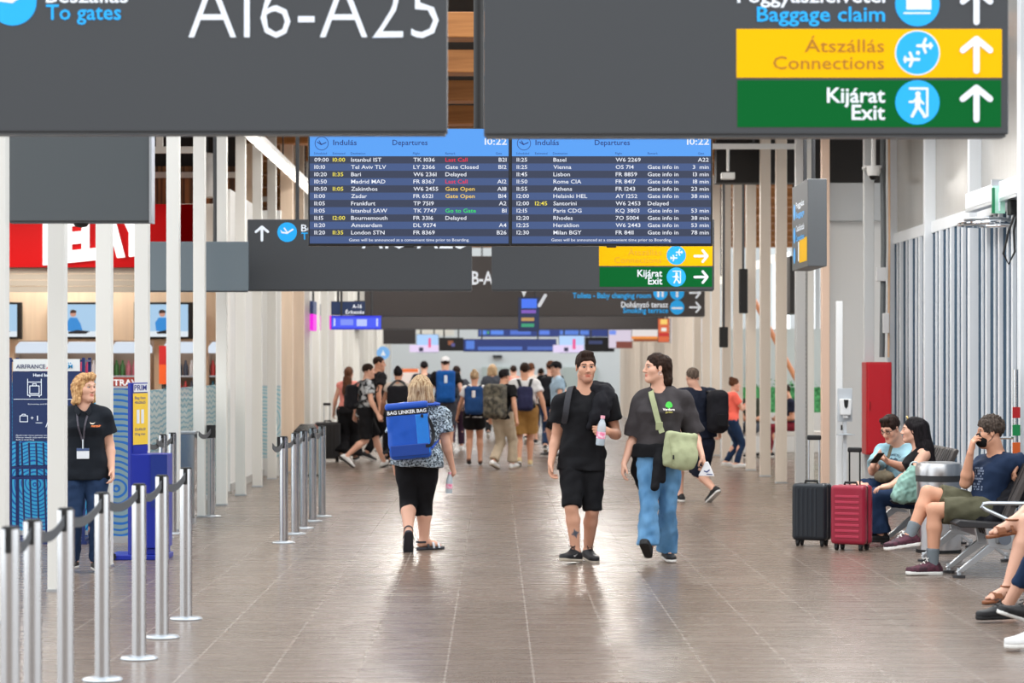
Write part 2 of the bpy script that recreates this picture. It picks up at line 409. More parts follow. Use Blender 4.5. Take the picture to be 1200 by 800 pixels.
# cable conduit above the red cabinet
t = empty('cable_conduit', (4.86, 30.25, 1.75), 'bundle of grey cables running down to the red cabinet', 'cable')
MB().tube([(-0.02, -.02, 0), (0.0, -.02, 1.4), (-0.01, -.02, 2.2), (0, -.02, 4.1)], 0.035).build('sleeve', mat('cable_grey', (92, 96, 98), rough=0.5), t, smooth=True)
MB().tube([(0.06, -.03, 0), (0.07, -.03, 1.5), (0.06, -.03, 4.1)], 0.014).build('pipe', mat('copper_pipe', (214, 176, 140), rough=0.4), t, smooth=True)
MB().box(-0.1, 0.02, -0.1, -.02, 0.95, 1.12).build('junction_box', mat('jbox', (205, 205, 205), rough=0.4), t, bevel=0.006); MB().box(-0.02, 0.06, -0.1, -.02, 0.3, 0.55).build('junction_box', mat('jbox', (205, 205, 205), rough=0.4), t, bevel=0.006)

# made-up luminaires for the added fill lamps (housings with a glowing diffuser; the light itself is set at the top)
GLOW = mat('diffuser', (255, 250, 242), emit=3.0)
for i, (x, y) in enumerate(LAMPS):
    t = empty('fill_light_housing', (x, y, 4.87), 'long white added fill light on the %s side, %s from the front' % ('left' if x < 0 else 'right' if x < 3 else 'far right', ordinal(i // 2 if i < 14 else i - 14)), 'ceiling light', 'fill lights')
    MB().box(-0.3, 0.3, -1.15, 1.15, 0.012, 0.09).box(-.01, .01, -.01, .01, .09, 1.03).build('housing', BLACKM, t)
    MB().box(-0.26, 0.26, -1.11, 1.11, 0.008, 0.013).build('light_diffuser', GLOW, t)
    if x > 3: t.rotation_euler = (0, math.radians(18), 0)
# track of spot heads along the left colonnade
t = empty('light_track', (-2.98, 28, 4.42), 'track of bright spot heads running along the left colonnade', 'light track')
MB().box(-0.03, 0.03, 0, 34, 0.1, 0.16).build('rail', WHITE, t)
for k in range(34):
    MB().cyl((0, 0.5 + k, 0.03), (0, 1.0 + k, 0.03), 0.06, 12).build('spot_head', mat('spot_glow', (255, 248, 238), emit=2.2), t, smooth=True)
mb = MB()
for k in range(8): mb.cyl((0, 2 + 4 * k, 0.15), (0, 2 + 4 * k, 1.48), 0.012, 6)
mb.build('suspension_rod', DARK, t)
# steel bars under the roof
for k, y in enumerate((30, 34, 39)):
    o = MB().box(-7.2, -3.6, y - .04, y + .04, 4.28, 4.36).box(-6.9, -6.82, y - .04, y + .04, 4.36, 5.9).box(-4.2, -4.12, y - .04, y + .04, 4.36, 5.9).build('truss_bar', mat('truss_white', (214, 208, 200), rough=0.5), origin=(-5.4, y, 4.3))
    tag(o, 'pale steel bar under the roof above the shop, %s from the front' % ordinal(k), 'bar')
for k, (x, y) in enumerate(((-4.75, 32.4), (-3.95, 33.2), (-3.75, 37.0))):
    t = empty('spotlight', (x, y, 3.95), 'white drum spotlight above the shop, %s from the left' % ordinal(k).replace('nearest', 'first'), 'spotlight')
    MB().lathe([(0.02, 0.62), (0.1, 0.6), (0.16, 0.3), (0.17, 0.06), (0.15, 0.0)], n=20).build('lamp_shade', WHITE, t, smooth=True)
    MB().cyl((0, 0, 0.6), (0, 0, 1.95), 0.012, 6).build('suspension_rod', DARK, t)
# lounge side fittings right: black beam, white tracks, spots
o = MB().box(3.3, 9.4, 36.0, 36.4, 4.36, 5.02).build('roof_beam', mat('beam_black', (24, 21, 20), rough=0.6), origin=(6, 36, 4.4)); tag(o, 'black steel beam under the roof above the right colonnade', 'beam')
t = empty('light_track', (3.2, 32.7, 4.52), 'short white light track below the roof right of the departures screens', 'light track')
MB().box(-0.35, 1.1, -.04, .04, 0.05, 0.12).build('rail', WHITE, t)
MB().cyl((-.05, 0, 0.06), (-.05, 0, -0.25), 0.02, 8).build('stem', WHITE, t)
MB().box(-.14, .04, -.08, .08, -0.36, -0.27).build('spot_head', WHITE, t, bevel=.01)
MB().cyl((0.3, 0, 0.1), (0.3, 0, 1.4), 0.012, 6).build('suspension_rod', DARK, t)
for k, (px, py) in enumerate(((845, 330), (893, 311), (912, 304), (889, 312))):
    if k == 3: break
    q = P(px, py, 46); t = empty('spotlight', q, 'glowing white spotlight beyond the right colonnade, %s from the left' % ordinal(k).replace('nearest', 'first'), 'spotlight')
    MB().cyl((-0.14, -.1, 0), (0.1, .1, 0.06), 0.075, 14).build('spot_head', mat('spot_glow2', (255, 250, 240), emit=1.2), t, smooth=True)
    MB().cyl((0, 0, 0.05), (0, 0, 5.9 - q[2]), 0.012, 6).build('suspension_rod', DARK, t)
for k, (px, py, hp) in enumerate(((848, 407, 24), (871, 367, 52))):
    q = P(px, py, 37.5); h = hp * 37.5 / FPX
    t = empty('column_speaker', (q[0], 37.5, q[2]), 'slim black hanging speaker among the right colonnade, %s from the left' % ordinal(k).replace('nearest', 'first').replace('second', 'second and longer'), 'speaker')
    MB().box(-.065, .065, -.06, .06, 0, h).build('speaker_case', BLACKM, t, bevel=.01)
    MB().cyl((0, 0, h), (0, 0, 5.9 - q[2]), 0.02, 6).build('suspension_rod', DARK, t)

# ================================================================== SIGNS
SIGN = mat('sign_grey', (68, 71, 75), rough=0.42, spec=0.35)
SIGN2 = mat('sign_edge', (86, 92, 97), rough=0.4)
LET = mat('letter_white', (232, 240, 250), rough=0.4, emit=0.12)
BLU = mat('letter_blue', (16, 168, 244), rough=0.4, emit=0.15)
YEL = mat('sign_yellow', (250, 190, 0), rough=0.5, spec=0.1)
GRN = mat('sign_green', (0, 98, 42), rough=0.55, spec=0.1)
OCH = mat('letter_ochre', (176, 116, 10), rough=0.5)
SM = dict(lettering=LET, blue_lettering=BLU, yellow_field=YEL, green_field=GRN, ochre_lettering=OCH, symbol=LET, symbol_disc=BLU, arrow=LET)
def sign_panel(x0, x1, y0, y1, D, th, label, rods=(0.2, 0.8), m=SIGN, name='hanging_sign', rod=DARK):
    a = P(x0, y1, D); b = P(x1, y0, D); loc = ((a[0] + b[0]) / 2, D, a[2])
    t = empty(name, loc, label, 'sign')
    hw = (b[0] - a[0]) / 2; h = b[2] - a[2]
    MB().box(-hw, hw, 0.0, th, 0.012, h).build('panel', m, t, bevel=0.006)
    MB().box(-hw + .01, hw - .01, 0.02, th - 0.02, 0, 0.012).build('bottom_edge', SIGN2, t)
    for r in rods: MB().cyl((-hw + 2 * hw * r, th / 2, h), (-hw + 2 * hw * r, th / 2, 5.9 - loc[2]), 0.022, 8).build('suspension_rod', rod, t)
    return t, loc
def plane_takeoff(f, k, x, y, r):
    f.g = f.newg()
    f.stroke(k, [(x - .55 * r, y + .02 * r), (x + .0 * r, y + .1 * r), (x + .6 * r, y - .3 * r)], .17 * r)
    f.stroke(k, [(x - .0 * r, y - .02 * r), (x - .3 * r, y - .42 * r)], .14 * r)
    f.stroke(k, [(x + .05 * r, y + .1 * r), (x - .05 * r, y + .42 * r)], .12 * r) if r > 30 else None
    f.stroke(k, [(x - .55 * r, y + .02 * r), (x - .66 * r, y - .18 * r)], .1 * r)
    f.g = ''
def planes_sym(f, k, x, y, r):
    f.g = f.newg()
    for cx, cy, s in ((x - .28 * r, y + .3 * r, 1), (x + .3 * r, y - .32 * r, -1)):
        f.stroke(k, [(cx - .3 * r, cy), (cx + .34 * r, cy - .0 * r)], .13 * r)
        f.stroke(k, [(cx - .06 * r * s, cy - .3 * r), (cx + .06 * r * s, cy), (cx - .06 * r * s, cy + .3 * r)], .12 * r)
        f.stroke(k, [(cx - .28 * r * s, cy - .12 * r), (cx - .28 * r * s, cy + .12 * r)], .09 * r)
    f.disc(k, x + .02 * r, y, .09 * r, .005, 10)
    f.g = ''
def exit_sym(f, k, x, y, r):
    f.g = f.newg()
    f.stroke(k, [(x - .35 * r, y - .62 * r), (x + .44 * r, y - .62 * r), (x + .44 * r, y + .6 * r), (x + .3 * r, y + .66 * r)], .1 * r)
    f.disc(k, x + .02 * r, y - .38 * r, .12 * r, .005, 14)
    f.stroke(k, [(x + .02 * r, y - .2 * r), (x, y + .14 * r)], .24 * r)
    f.stroke(k, [(x, y + .14 * r), (x + .3 * r, y + .58 * r)], .14 * r)
    f.stroke(k, [(x, y + .14 * r), (x - .1 * r, y + .36 * r), (x - .24 * r, y + .62 * r)], .14 * r)
    f.stroke(k, [(x + .02 * r, y - .2 * r), (x + .26 * r, y + .06 * r)], .1 * r)
    f.stroke(k, [(x, y - .2 * r), (x - .2 * r, y - .02 * r), (x - .36 * r, y - .02 * r)], .1 * r)
    f.g = ''
def case_sym(f, k, x, y, r):
    f.g = f.newg()
    f.rect(k, x - .5 * r, y - .3 * r, x + .62 * r, y + .36 * r, .005)
    f.stroke(k, [(x - .12 * r, y - .3 * r), (x - .12 * r, y - .5 * r), (x + .2 * r, y - .5 * r), (x + .2 * r, y - .3 * r)], .08 * r)
    f.stroke(k, [(x - .6 * r, y + .52 * r), (x + .55 * r, y + .52 * r)], .07 * r)
    f.g = ''
# -- near pair, D 12
D = 12.0
t, loc = sign_panel(-150, 524, -95, 157, D, 0.16, 'large grey hanging sign lettered A16-A25 at upper left', rods=())
MB().box(-1.3, -1.2, .04, .12, 1.06, 5.9 - loc[2]).box(1.2, 1.3, .04, .12, 1.06, 5.9 - loc[2]).build('suspension_bar', DARK, t)
f = Face(D)
f.text('lettering', 'AI6-A25', 221, 45, 70, 514, bold=-0.012)
f.text('lettering', 'Beszállás', 54, 3, 17, 150, bold=0.012)
f.text('blue_lettering', 'To gates', 54, 23, 17.5, 142, bold=0.012)
f.disc('symbol_disc', 15, 2, 28); plane_takeoff(f, 'symbol', 14, -1, 26)
f.build(t, SM, loc=loc)
t, loc = sign_panel(567, 1182, -95, 160, D, 0.16, 'large grey hanging sign with yellow Connections and green Exit fields', rods=())
MB().box(-1.1, -1.0, .04, .12, 1.07, 5.9 - loc[2]).box(1.0, 1.1, .04, .12, 1.07, 5.9 - loc[2]).build('suspension_bar', DARK, t)
f = Face(D)
f.rect('yellow_field', 863, 34, 1174, 91); f.rect('green_field', 864, 94, 1173, 149)
f.text('lettering', 'Poggyászfelvétel', 864, 3, 17, 1037, bold=0.014); f.text('blue_lettering', 'Baggage claim', 887, 25, 17, 1037, bold=0.014)
f.text('ochre_lettering', 'Átszállás', 943, 61, 15, 1036); f.text('ochre_lettering', 'Connections', 906, 81, 15, 1036)
f.text('lettering', 'Kijárat', 969, 120, 17, 1037, bold=0.016); f.text('lettering', 'Exit', 998, 140, 17, 1037, bold=0.016)
for y in (5, 62, 120): f.disc('symbol_disc', 1075, y, 26, 0.0032)
f.ring('symbol', 1075, 62, 25.2, 26.4)
case_sym(f, 'symbol', 1075, 2, 26); planes_sym(f, 'symbol', 1075, 62, 26); exit_sym(f, 'symbol', 1075, 120, 26)
for y in (6, 63, 120): f.arrow('arrow', 1144, y, 40, 32)
f.build(t, SM, loc=loc)

# -- second pair, D 28
D = 28.0
t, loc = sign_panel(290, 553, 257, 341, D, 0.16, 'grey hanging sign lettered To gates behind the left departures screen', rods=(0.22, 0.8))
f = Face(D)
f.arrow('arrow', 307, 273, 17, 14)
f.disc('symbol_disc', 336.5, 272, 11.5); plane_takeoff(f, 'symbol', 336.5, 272, 11)
f.text('lettering', 'Beszállás', 353, 271, 8, 400, bold=0.012); f.text('blue_lettering', 'To gates', 353, 280.5, 8, 398, bold=0.012)
f.text('lettering', 'AI6-A25', 424, 291, 30, 548)
f.build(t, SM, loc=loc)
t, loc = sign_panel(576, 837, 257, 341, D, 0.16, 'grey hanging sign with small yellow and green fields under the right departures screen', rods=(0.2, 0.78))
f = Face(D)
f.rect('yellow_field', 702, 286, 835, 311.5); f.rect('green_field', 702.5, 313, 834.5, 336)
pale = mat('letter_faded', (226, 172, 20), rough=0.5)
f.text('faded_lettering', 'Átszállás', 736, 299, 7, 775); f.text('faded_lettering', 'Connections', 720, 308, 7, 775)
f.text('lettering', 'Kijárat', 747, 324, 8, 776, bold=0.014); f.text('lettering', 'Exit', 759.5, 333, 8, 776, bold=0.014)
f.disc('symbol_disc', 792.5, 299, 11.2); f.disc('symbol_disc', 792.5, 324.5, 11.2)
planes_sym(f, 'symbol', 792.5, 299, 11); exit_sym(f, 'symbol', 792.5, 324.5, 11)
f.arrow('arrow', 822, 300, 16, 13, right=True); f.arrow('arrow', 822, 324.5, 16, 13, right=True)
f.build(t, dict(SM, faded_lettering=pale), names={'faded_lettering': 'faded_lettering'}, loc=loc)
# -- third, D 42
D = 42.0
t, loc = sign_panel(427, 826, 300, 371, D, 0.16, 'dark hanging sign with Smoking terrace line under the far end signs', rods=(0.2, 0.8), m=mat('sign_dark', (66, 62, 62), rough=0.5))
f = Face(D)
f.text('lettering', 'B-A', 553, 333, 15, 578, bold=0.02)
f.text('lettering', 'Mosdók - Baba-mama szoba', 698, 340, 5.5, 762, bold=0.012); f.text('blue_lettering', 'Toilets - Baby changing room', 671, 349, 6, 763, bold=0.02)
f.text('lettering', 'Dohányzó terasz', 728, 360, 6.5, 783, bold=0.02); f.text('blue_lettering', 'Smoking terrace', 730, 366.5, 6, 783, bold=0.02)
for x, y in ((774, 343), (793.5, 343), (793.5, 360)): f.disc('symbol_disc', x, y, 8.4)
for x in (771.5, 776.5): f.g = f.newg(); f.stroke('symbol', [(x, 341), (x, 347)], 2.6); f.disc('symbol', x, 338, 1.4, .005, 10)
f.g = f.newg(); f.stroke('symbol', [(793.5, 339), (793.5, 347)], 3); f.disc('symbol', 793.5, 336.5, 1.8, .005, 10)
f.g = f.newg(); f.stroke('symbol', [(788, 361), (799, 361)], 2.4); f.g = ''
f.arrow('arrow', 815, 343, 13, 11, right=True); f.arrow('arrow', 815, 360, 13, 11, right=True)
f.build(t, SM, loc=loc)
t, loc = sign_panel(395, 812, 352, 386, 56.0, 0.16, 'dark plain sign strip hanging beyond the Smoking terrace sign', rods=(0.2, 0.8), m=mat('sign_dark2', (60, 57, 58), rough=0.5))

# -- plain back of a sign at the left between the first posts
t, loc = sign_panel(9, 177, 40, 261, 16.5, 0.14, 'plain dark grey sign back hanging between the nearest left posts', rods=(0.3, 0.7), m=mat('sign_back', (78, 84, 88), rough=0.38))
MB().box(loc[0] * 0 + 0.478, 0.494, -0.012, 0.15, 0.0, 1.29).build('edge_trim', ALU, t)
MB().lathe([(0.0, -0.03), (0.04, -0.022), (0.055, 0.0)], (0.0, 0.07, 0.0), 16).build('dome_camera', BLACKM, t, smooth=True)
t, loc = sign_panel(158, 291, 283, 342, 27.4, 0.12, 'glossy blue-grey sign back hanging among the left posts', rods=(0.3, 0.7), m=mat('sign_gloss', (96, 108, 116), rough=0.16, spec=0.6))
for px in (283, 312): pass

# -- blade sign on the right, broad face towards the hall
t = empty('blade_sign', (3.2, 24.0, PZ(312, 24)), 'grey box sign hung end-on at right with blue lines and a yellow square', 'sign')
h = 0.87; th = 0.19; ln = 1.25
MB().box(-th / 2, th / 2, 0, ln, 0, h).build('panel', mat('blade_grey', (84, 88, 92), rough=0.45), t, bevel=0.006)
MB().cyl((0, .3, h), (0, .3, 5.9 - PZ(312, 24)), 0.02, 8).cyl((0, .95, h), (0, .95, 5.9 - PZ(312, 24)), 0.02, 8).build('suspension_rod', DARK, t)
fb = Face(0, o=(3.2 - th / 2, 24.0 + ln, PZ(312, 24)), u=(0, -1, 0), v=(0, 0, 1))
for i, z in enumerate((0.6, 0.36)):
    fb.disc('symbol_disc', 0.2, -z, 0.085)
    fb.text('lettering', ('Poggyász', 'Csatlakozás')[i], 0.34, -z - 0.03, 0.06, 1.0, bold=.02); fb.text('blue_lettering', ('Baggage', 'Connections')[i], 0.34, -z + 0.07, 0.06, 1.0, bold=.02)
fb.rect('yellow_field', 0.6, -0.3, 1.2, -0.06); fb.disc('symbol_disc', 0.2, -0.15, 0.085); fb.rect('symbol', 0.5, -0.28, 0.58, -0.08)
fb.build(t, SM, loc=t.location)
t = empty('blade_sign', (4.98, 40.0, PZ(367, 40)), 'dark box sign hung end-on beyond the right colonnade', 'sign')
MB().box(-.1, .1, 0, 1.3, 0, 0.95).build('panel', mat('blade_dark', (46, 44, 44), rough=0.5), t, bevel=.006)
MB().cyl((0, .3, .95), (0, .3, 5.9 - PZ(367, 40)), 0.02, 8).build('suspension_rod', DARK, t)

# ================================================================== DEPARTURES SCREENS, D 20
NAVY1 = mat('row_dark', (48, 58, 84), rough=0.4, emit=0.9); NAVY2 = mat('row_light', (62, 86, 136), rough=0.4, emit=0.9)
HEAD = mat('screen_head', (84, 160, 246), rough=0.4, emit=0.92)
BM = dict(dark_rows=NAVY1, light_rows=NAVY2, header=HEAD, white_lettering=mat('tx_white', (236, 240, 250), emit=0.95), yellow_lettering=mat('tx_yellow', (250, 232, 70), emit=0.95),
          red_lettering=mat('tx_red', (240, 30, 70), emit=0.95), green_lettering=mat('tx_green', (40, 230, 90), emit=0.95), navy_lettering=mat('tx_navy', (12, 40, 110), emit=0.05), orange_lettering=mat('tx_orange', (250, 210, 90), emit=0.95))
ROWS = [[('09:00', '10:00', 'Istanbul IST', 'TK 1036', 'Last Call', 'r', 'B21'), ('10:10', '', 'Tel Aviv TLV', 'LY 2366', 'Gate Closed', 'w', 'B12'), ('10:20', '11:35', 'Bari', 'W6 2361', 'Delayed', 'w', ''),
         ('10:50', '', 'Madrid MAD', 'FR 8367', 'Last Call', 'r', 'A12'), ('10:50', '11:05', 'Zakinthos', 'W6 2455', 'Gate Open', 'o', 'A18'), ('11:00', '', 'Zadar', 'FR 6521', 'Gate Open', 'o', 'B14'),
         ('11:05', '', 'Frankfurt', 'TP 7519', '', 'w', 'A2'), ('11:05', '', 'Istanbul SAW', 'TK 7747', 'Go to Gate', 'g', 'B1'), ('11:15', '12:00', 'Bournemouth', 'FR 3316', 'Delayed', 'w', ''),
         ('11:20', '', 'Amsterdam', 'DL 9274', '', 'w', 'A4'), ('11:20', '11:35', 'London STN', 'FR 8369', '', 'w', 'B26')],
        [('11:25', '', 'Basel', 'W6 2269', '', 'w', 'A22'), ('11:25', '', 'Vienna', 'OS 714', 'Gate info in', 'w', '3  min'), ('11:45', '', 'Lisbon', 'FR 8859', 'Gate info in', 'w', '13 min'),
         ('11:50', '', 'Rome CIA', 'FR 8417', 'Gate info in', 'w', '18 min'), ('11:55', '', 'Athens', 'FR 1243', 'Gate info in', 'w', '23 min'), ('12:00', '', 'Helsinki HEL', 'AY 1252', 'Gate info in', 'w', '38 min'),
         ('12:00', '12:45', 'Santorini', 'W6 2453', 'Delayed', 'w', ''), ('12:15', '', 'Paris CDG', 'KQ 3803', 'Gate info in', 'w', '53 min'), ('12:20', '', 'Rhodes', '7O 5004', 'Gate info in', 'w', '38 min'),
         ('12:25', '', 'Heraklion', 'W6 2443', 'Gate info in', 'w', '53 min'), ('12:30', '', 'Milan BGY', 'FR 8411', 'Gate info in', 'w', '78 min')]]
def FI(t): return t.replace('1', 'I')
def board(x0, rows, label):
    D = 20.0; W_ = 237; y0, y1 = 150, 288
    a = P(x0, y1, D); b = P(x0 + W_, y0, D); loc = ((a[0] + b[0]) / 2, D, a[2])
    t = empty('departures_screen', loc, label, 'screen', 'departures screens')
    hw = (b[0] - a[0]) / 2; h = b[2] - a[2]
    MB().box(-hw, hw, 0.0, 0.09, 0, h).build('casing', mat('screen_case', (16, 17, 20), rough=0.35), t, bevel=0.006)
    for px_, r_ in ((.575 if x0 < 500 else -.62, .045), (-.62 if x0 < 500 else .62, .03)): MB().cyl((px_, 0.13, h * 0.4), (px_, 0.13, 5.9 - loc[2]), r_, 12).build('suspension_pole', mat('pole_dark', (15, 15, 17), rough=0.5), t, smooth=True)
    MB().box(-0.04, 0.04, -.006, 0.03, -0.014, 0.004).build('sensor', BLACKM, t, bevel=.004)
    f = Face(D); dx = x0 - 361; f.sep = False
    X = lambda v: v + dx
    f.rect('header', x0 + 2, y0 + 1, x0 + W_ - 2, 183, .002)
    ys = 183; pt = 8.52
    for i in range(12):
        f.rect('dark_rows' if i % 2 == 0 else 'light_rows', x0 + 2, ys + i * pt, x0 + W_ - 2, ys + (i + 1) * pt, .002)
    f.ring('navy_lettering', X(377), 168, 7.4, 8.1); f.stroke('navy_lettering', [(X(372), 166.5), (X(376.5), 169.5), (X(382), 167)], 1.1); f.stroke('navy_lettering', [(X(376.5), 169), (X(374), 165)], .9)
    f.text('navy_lettering', 'Indulás', X(390.5), 170, 6.2, X(418), bold=.008); f.text('navy_lettering', 'Departures', X(460), 170, 6.2, X(501), bold=.008)
    f.text('white_lettering', 'I0:22', X(568), 169.5, 7.6, X(594), bold=.012)
    for s, x in (('Scheduled', 368), ('Estimated', 390), ('Destination', 411), ('Flight', 484), ('Remark', 522), ('Gate', 581)): f.text('navy_lettering', s, X(x), 181, 2.6)
    kx = {'w': 'white_lettering', 'r': 'red_lettering', 'g': 'green_lettering', 'o': 'orange_lettering'}
    sh = 0 if x0 < 500 else 1
    for i, (s, e, d, fl, rm, c, g) in enumerate(rows):
        yb = ys + (i + .5) * pt + 2.1; cap = 4.5
        f.wt('white_lettering', FI(s), X(368.5), yb, cap, X(387)); f.wt('yellow_lettering', FI(e), X(390), yb, cap, X(406.5))
        f.wt('white_lettering', d, X(411.5), yb, cap); f.wt('white_lettering', FI(fl), X(484.5), yb, cap)
        f.wt(kx[c], rm, X(522), yb, cap); f.wt('white_lettering', FI(g), X(593.5), yb, cap, right=True)
    f.text('white_lettering', 'Gates will be announced at a convenient time prior to Boarding.', X(409), ys + 11.5 * pt + 1.6, 3.2, X(550))
    f.build(t, BM, loc=loc)
board(361, ROWS[0], 'left departures screen with Istanbul to London flights')
board(598, ROWS[1], 'right departures screen with Basel to Milan flights')
# ================================================================== STANCHIONS
BELT = mat('belt_grey', (74, 76, 80), rough=0.8)
def make_stanchion():
    t = empty('stanchion', (0, 0, 0))
    MB().lathe([(0.0, 0.0), (0.105, 0.0), (0.108, 0.006), (0.10, 0.014), (0.05, 0.02), (0.0, 0.021)], n=28).build('base', ALU, t, smooth=True)
    MB().lathe([(0.0, 0.015), (0.041, 0.015), (0.041, 0.985), (0.0, 0.986)], n=28).build('pole', STEEL, t, smooth=True)
    h = MB().lathe([(0.0, 0.984), (0.036, 0.985), (0.036, 0.992), (0.03, 0.996), (0.0, 0.997)], n=24)
    for a in (1, 3):
        c, s = math.cos(a * math.pi / 2), math.sin(a * math.pi / 2)
        h.prism([(-.013, 0), (.013, 0), (.013, .105), (-.013, .105)], (c * .034, s * .034, .885), (-s, c, 0), (0, 0, 1), (c * .011, s * .011, 0))
    h.build('belt_head', BLACKM, t)
    return t
proto = make_stanchion(); st_first = True
def stanchion(x, y, label, group):
    global st_first
    o = proto if st_first else copy_tree(proto); st_first = False
    o.location = (x, y, 0); return tag(o, label, 'stanchion', group)
def belt(o, dx, dy, sag=0.07):
    """belt of this stanchion pulled across to its neighbour"""
    mb = MB(); n = 14; L = math.hypot(dx, dy); ux, uy = dx / L, dy / L; px, py = -uy * .003, ux * .003
    vs = []
    for i in range(n + 1):
        s = i / n; z = 0.94 - 4 * sag * s * (1 - s); r = .04 + (L - .08) * s
        for q in ((px, .024), (px, -.024), (-px, -.024), (-px, .024)):
            vs.append((ux * r + q[0], uy * r + (py if q[0] == px else -py), z + q[1]))
    fs = [(4 * i + k, 4 * i + (k + 1) % 4, 4 * i + 4 + (k + 1) % 4, 4 * i + 4 + k) for i in range(n) for k in range(4)] + [(0, 1, 2, 3), (4 * n + 3, 4 * n + 2, 4 * n + 1, 4 * n)]
    mb.add(vs, fs).build('belt', BELT, o)
rowA = [(218, 15.85), (190, 14.78), (163, 13.72), (120, 12.8), (77, 11.43), (38.5, 10.6), (12, 10.13)]
nm = ['farthest', 'second farthest', 'third farthest', 'middle', 'third nearest', 'second nearest', 'nearest']
so = [stanchion(PX(px, D), D, 'steel belt stanchion, %s of the front left row' % n_, 'front left belt stanchions') for (px, D), n_ in zip(rowA, nm)]
for a, b in zip(so[:-1], so[1:]): belt(a, b.location.x - a.location.x, b.location.y - a.location.y, 0.05)
rowB = [(332.5, 22.56), (346, 23.7), (356, 24.5), (366.5, 25.6), (377.5, 26.4)]
nm = ['nearest', 'second', 'middle', 'fourth', 'farthest']
so = [stanchion(PX(px, D), D, 'steel belt stanchion, %s of the row of five beyond the front row' % n_, 'row of five stanchions') for (px, D), n_ in zip(rowB, nm)]
for a, b in zip(so[:-1], so[1:]): belt(a, b.location.x - a.location.x, b.location.y - a.location.y, 0.05)
MB().box(-0.06, -0.03, -0.02, 0.02, 0.87, 0.99).box(-0.075, -0.02, -0.03, 0.03, 0.87, 0.90).build('belt_clip', BLACKM, so[0])
for px, D, lab in ((191, 23.2, 'steel stanchion behind the blue baggage sizer, left one of two'), (202, 23.75, 'steel stanchion behind the blue baggage sizer, right one of two'), (247.5, 26.4, 'steel stanchion with black head standing alone among the left posts')):
    o = stanchion(PX(px, D), D, lab, None)
    if 'alone' in lab: MB().lathe([(0.0, .86), (.05, .86), (.05, 1.0), (0.0, 1.0)], n=16).build('belt_cassette', BLACKM, o, smooth=True)

# ================================================================== BENCHES (tandem seating facing the hall)
SEAT = mat('seat_pad', (62, 56, 54), rough=0.55, bump=0.1, bscale=30); SEATD = mat('seat_dark', (40, 39, 42), rough=0.5)
def make_bench(x, y0, n, label, pitch=0.56, arms=None):
    t = empty('tandem_bench', (x, y0, 0), label, 'bench', 'tandem seat benches')
    for k in range(n):
        a = k * pitch + 0.02; w = pitch - 0.04
        MB().prism([(-.44, .425), (-.40, .452), (-.2, .436), (0.0, .428), (.03, .40), (-.1, .385), (-.40, .395)], (0, a, 0), (1, 0, 0), (0, 0, 1), (0, w, 0)).build('seat', SEATD, t, bevel=.008)
        bk = MB().prism([(-.03, .43), (.0, .46), (.19, .88), (.17, .90), (.145, .88), (-.05, .47)], (0, a, 0), (1, 0, 0), (0, 0, 1), (0, w, 0)).build('backrest', SEAT, t, bevel=.008)
        sm = MB()
        for q in range(1, 5): sm.prism([(.0, .0), (.006, 0), (.196, .42), (.19, .42)], (-.052, a + w * q / 5, .47), (1, 0, 0), (0, 0, 1), (0, .004, 0))
        sm.build('backrest_seam', SEATD, bk)
    MB().box(-.12, -.02, -.02, n * pitch + .02, .27, .345).build('beam', mat('beam_grey', (120, 124, 128), rough=.35, metal=.6), t, bevel=.01)
    for k in (arms if arms is not None else range(n + 1)):
        y = k * pitch
        pts = [(.10, .40), (-.20, .535), (-.235, .558), (-.222, .58), (-.18, .586), (.12, .584)]
        MB().tube([(a_, y, b_) for a_, b_ in pts], .016, 8).build('armrest', ALU, t, smooth=True)
    for y in (0.06, 0.50, n * pitch - .06):
        l = MB()
        l.prism([(-.20, .42), (-.17, .24), (-.02, .22), (.06, .28), (.07, .42)], (0, y - .03, 0), (1, 0, 0), (0, 0, 1), (0, .06, 0))
        for fx, yy in ((-.40, 0), (.30, 0)):
            l.prism([(-.13 if fx < 0 else -.05, .30), (-.07 if fx < 0 else .02, .26), (fx + .025, .045), (fx - .025, .045)], (0, y - .022, 0), (1, 0, 0), (0, 0, 1), (0, .044, 0))
            l.cyl((fx, y, .075), (fx, y, .02), .018, 10)
        lg = l.build('leg', ALU, t, bevel=.004)
        p = MB()
        for fx in (-.40, .30): p.cyl((fx, y, 0), (fx, y, .018), .05, 16)
        p.build('foot_pad', SEATD, lg)
    MB().cyl((-.06, -.035, .31), (-.06, -.015, .31), .05, 20).build('end_cap', mat('endcap', (88, 94, 104), rough=.4), t)
    r = MB()
    for k in range(4): r.prism([(-.2, .40), (-.17, .33), (-.12, .33), (-.1, .40)], (0, .18 + .1 * k, 0), (1, 0, 0), (0, 0, 1), (0, .03, 0))
    r.build('seat_bracket', SEATD, t)
    return t
BX = 4.03
make_bench(BX, 18.85, 3, 'grey seat bench the masked man sits on', arms=[0])
make_bench(BX, 21.95, 3, 'grey seat bench behind the steel bin', arms=[3])
make_bench(4.28, 14.0, 7, 'grey seat bench at the right edge nearest the camera')

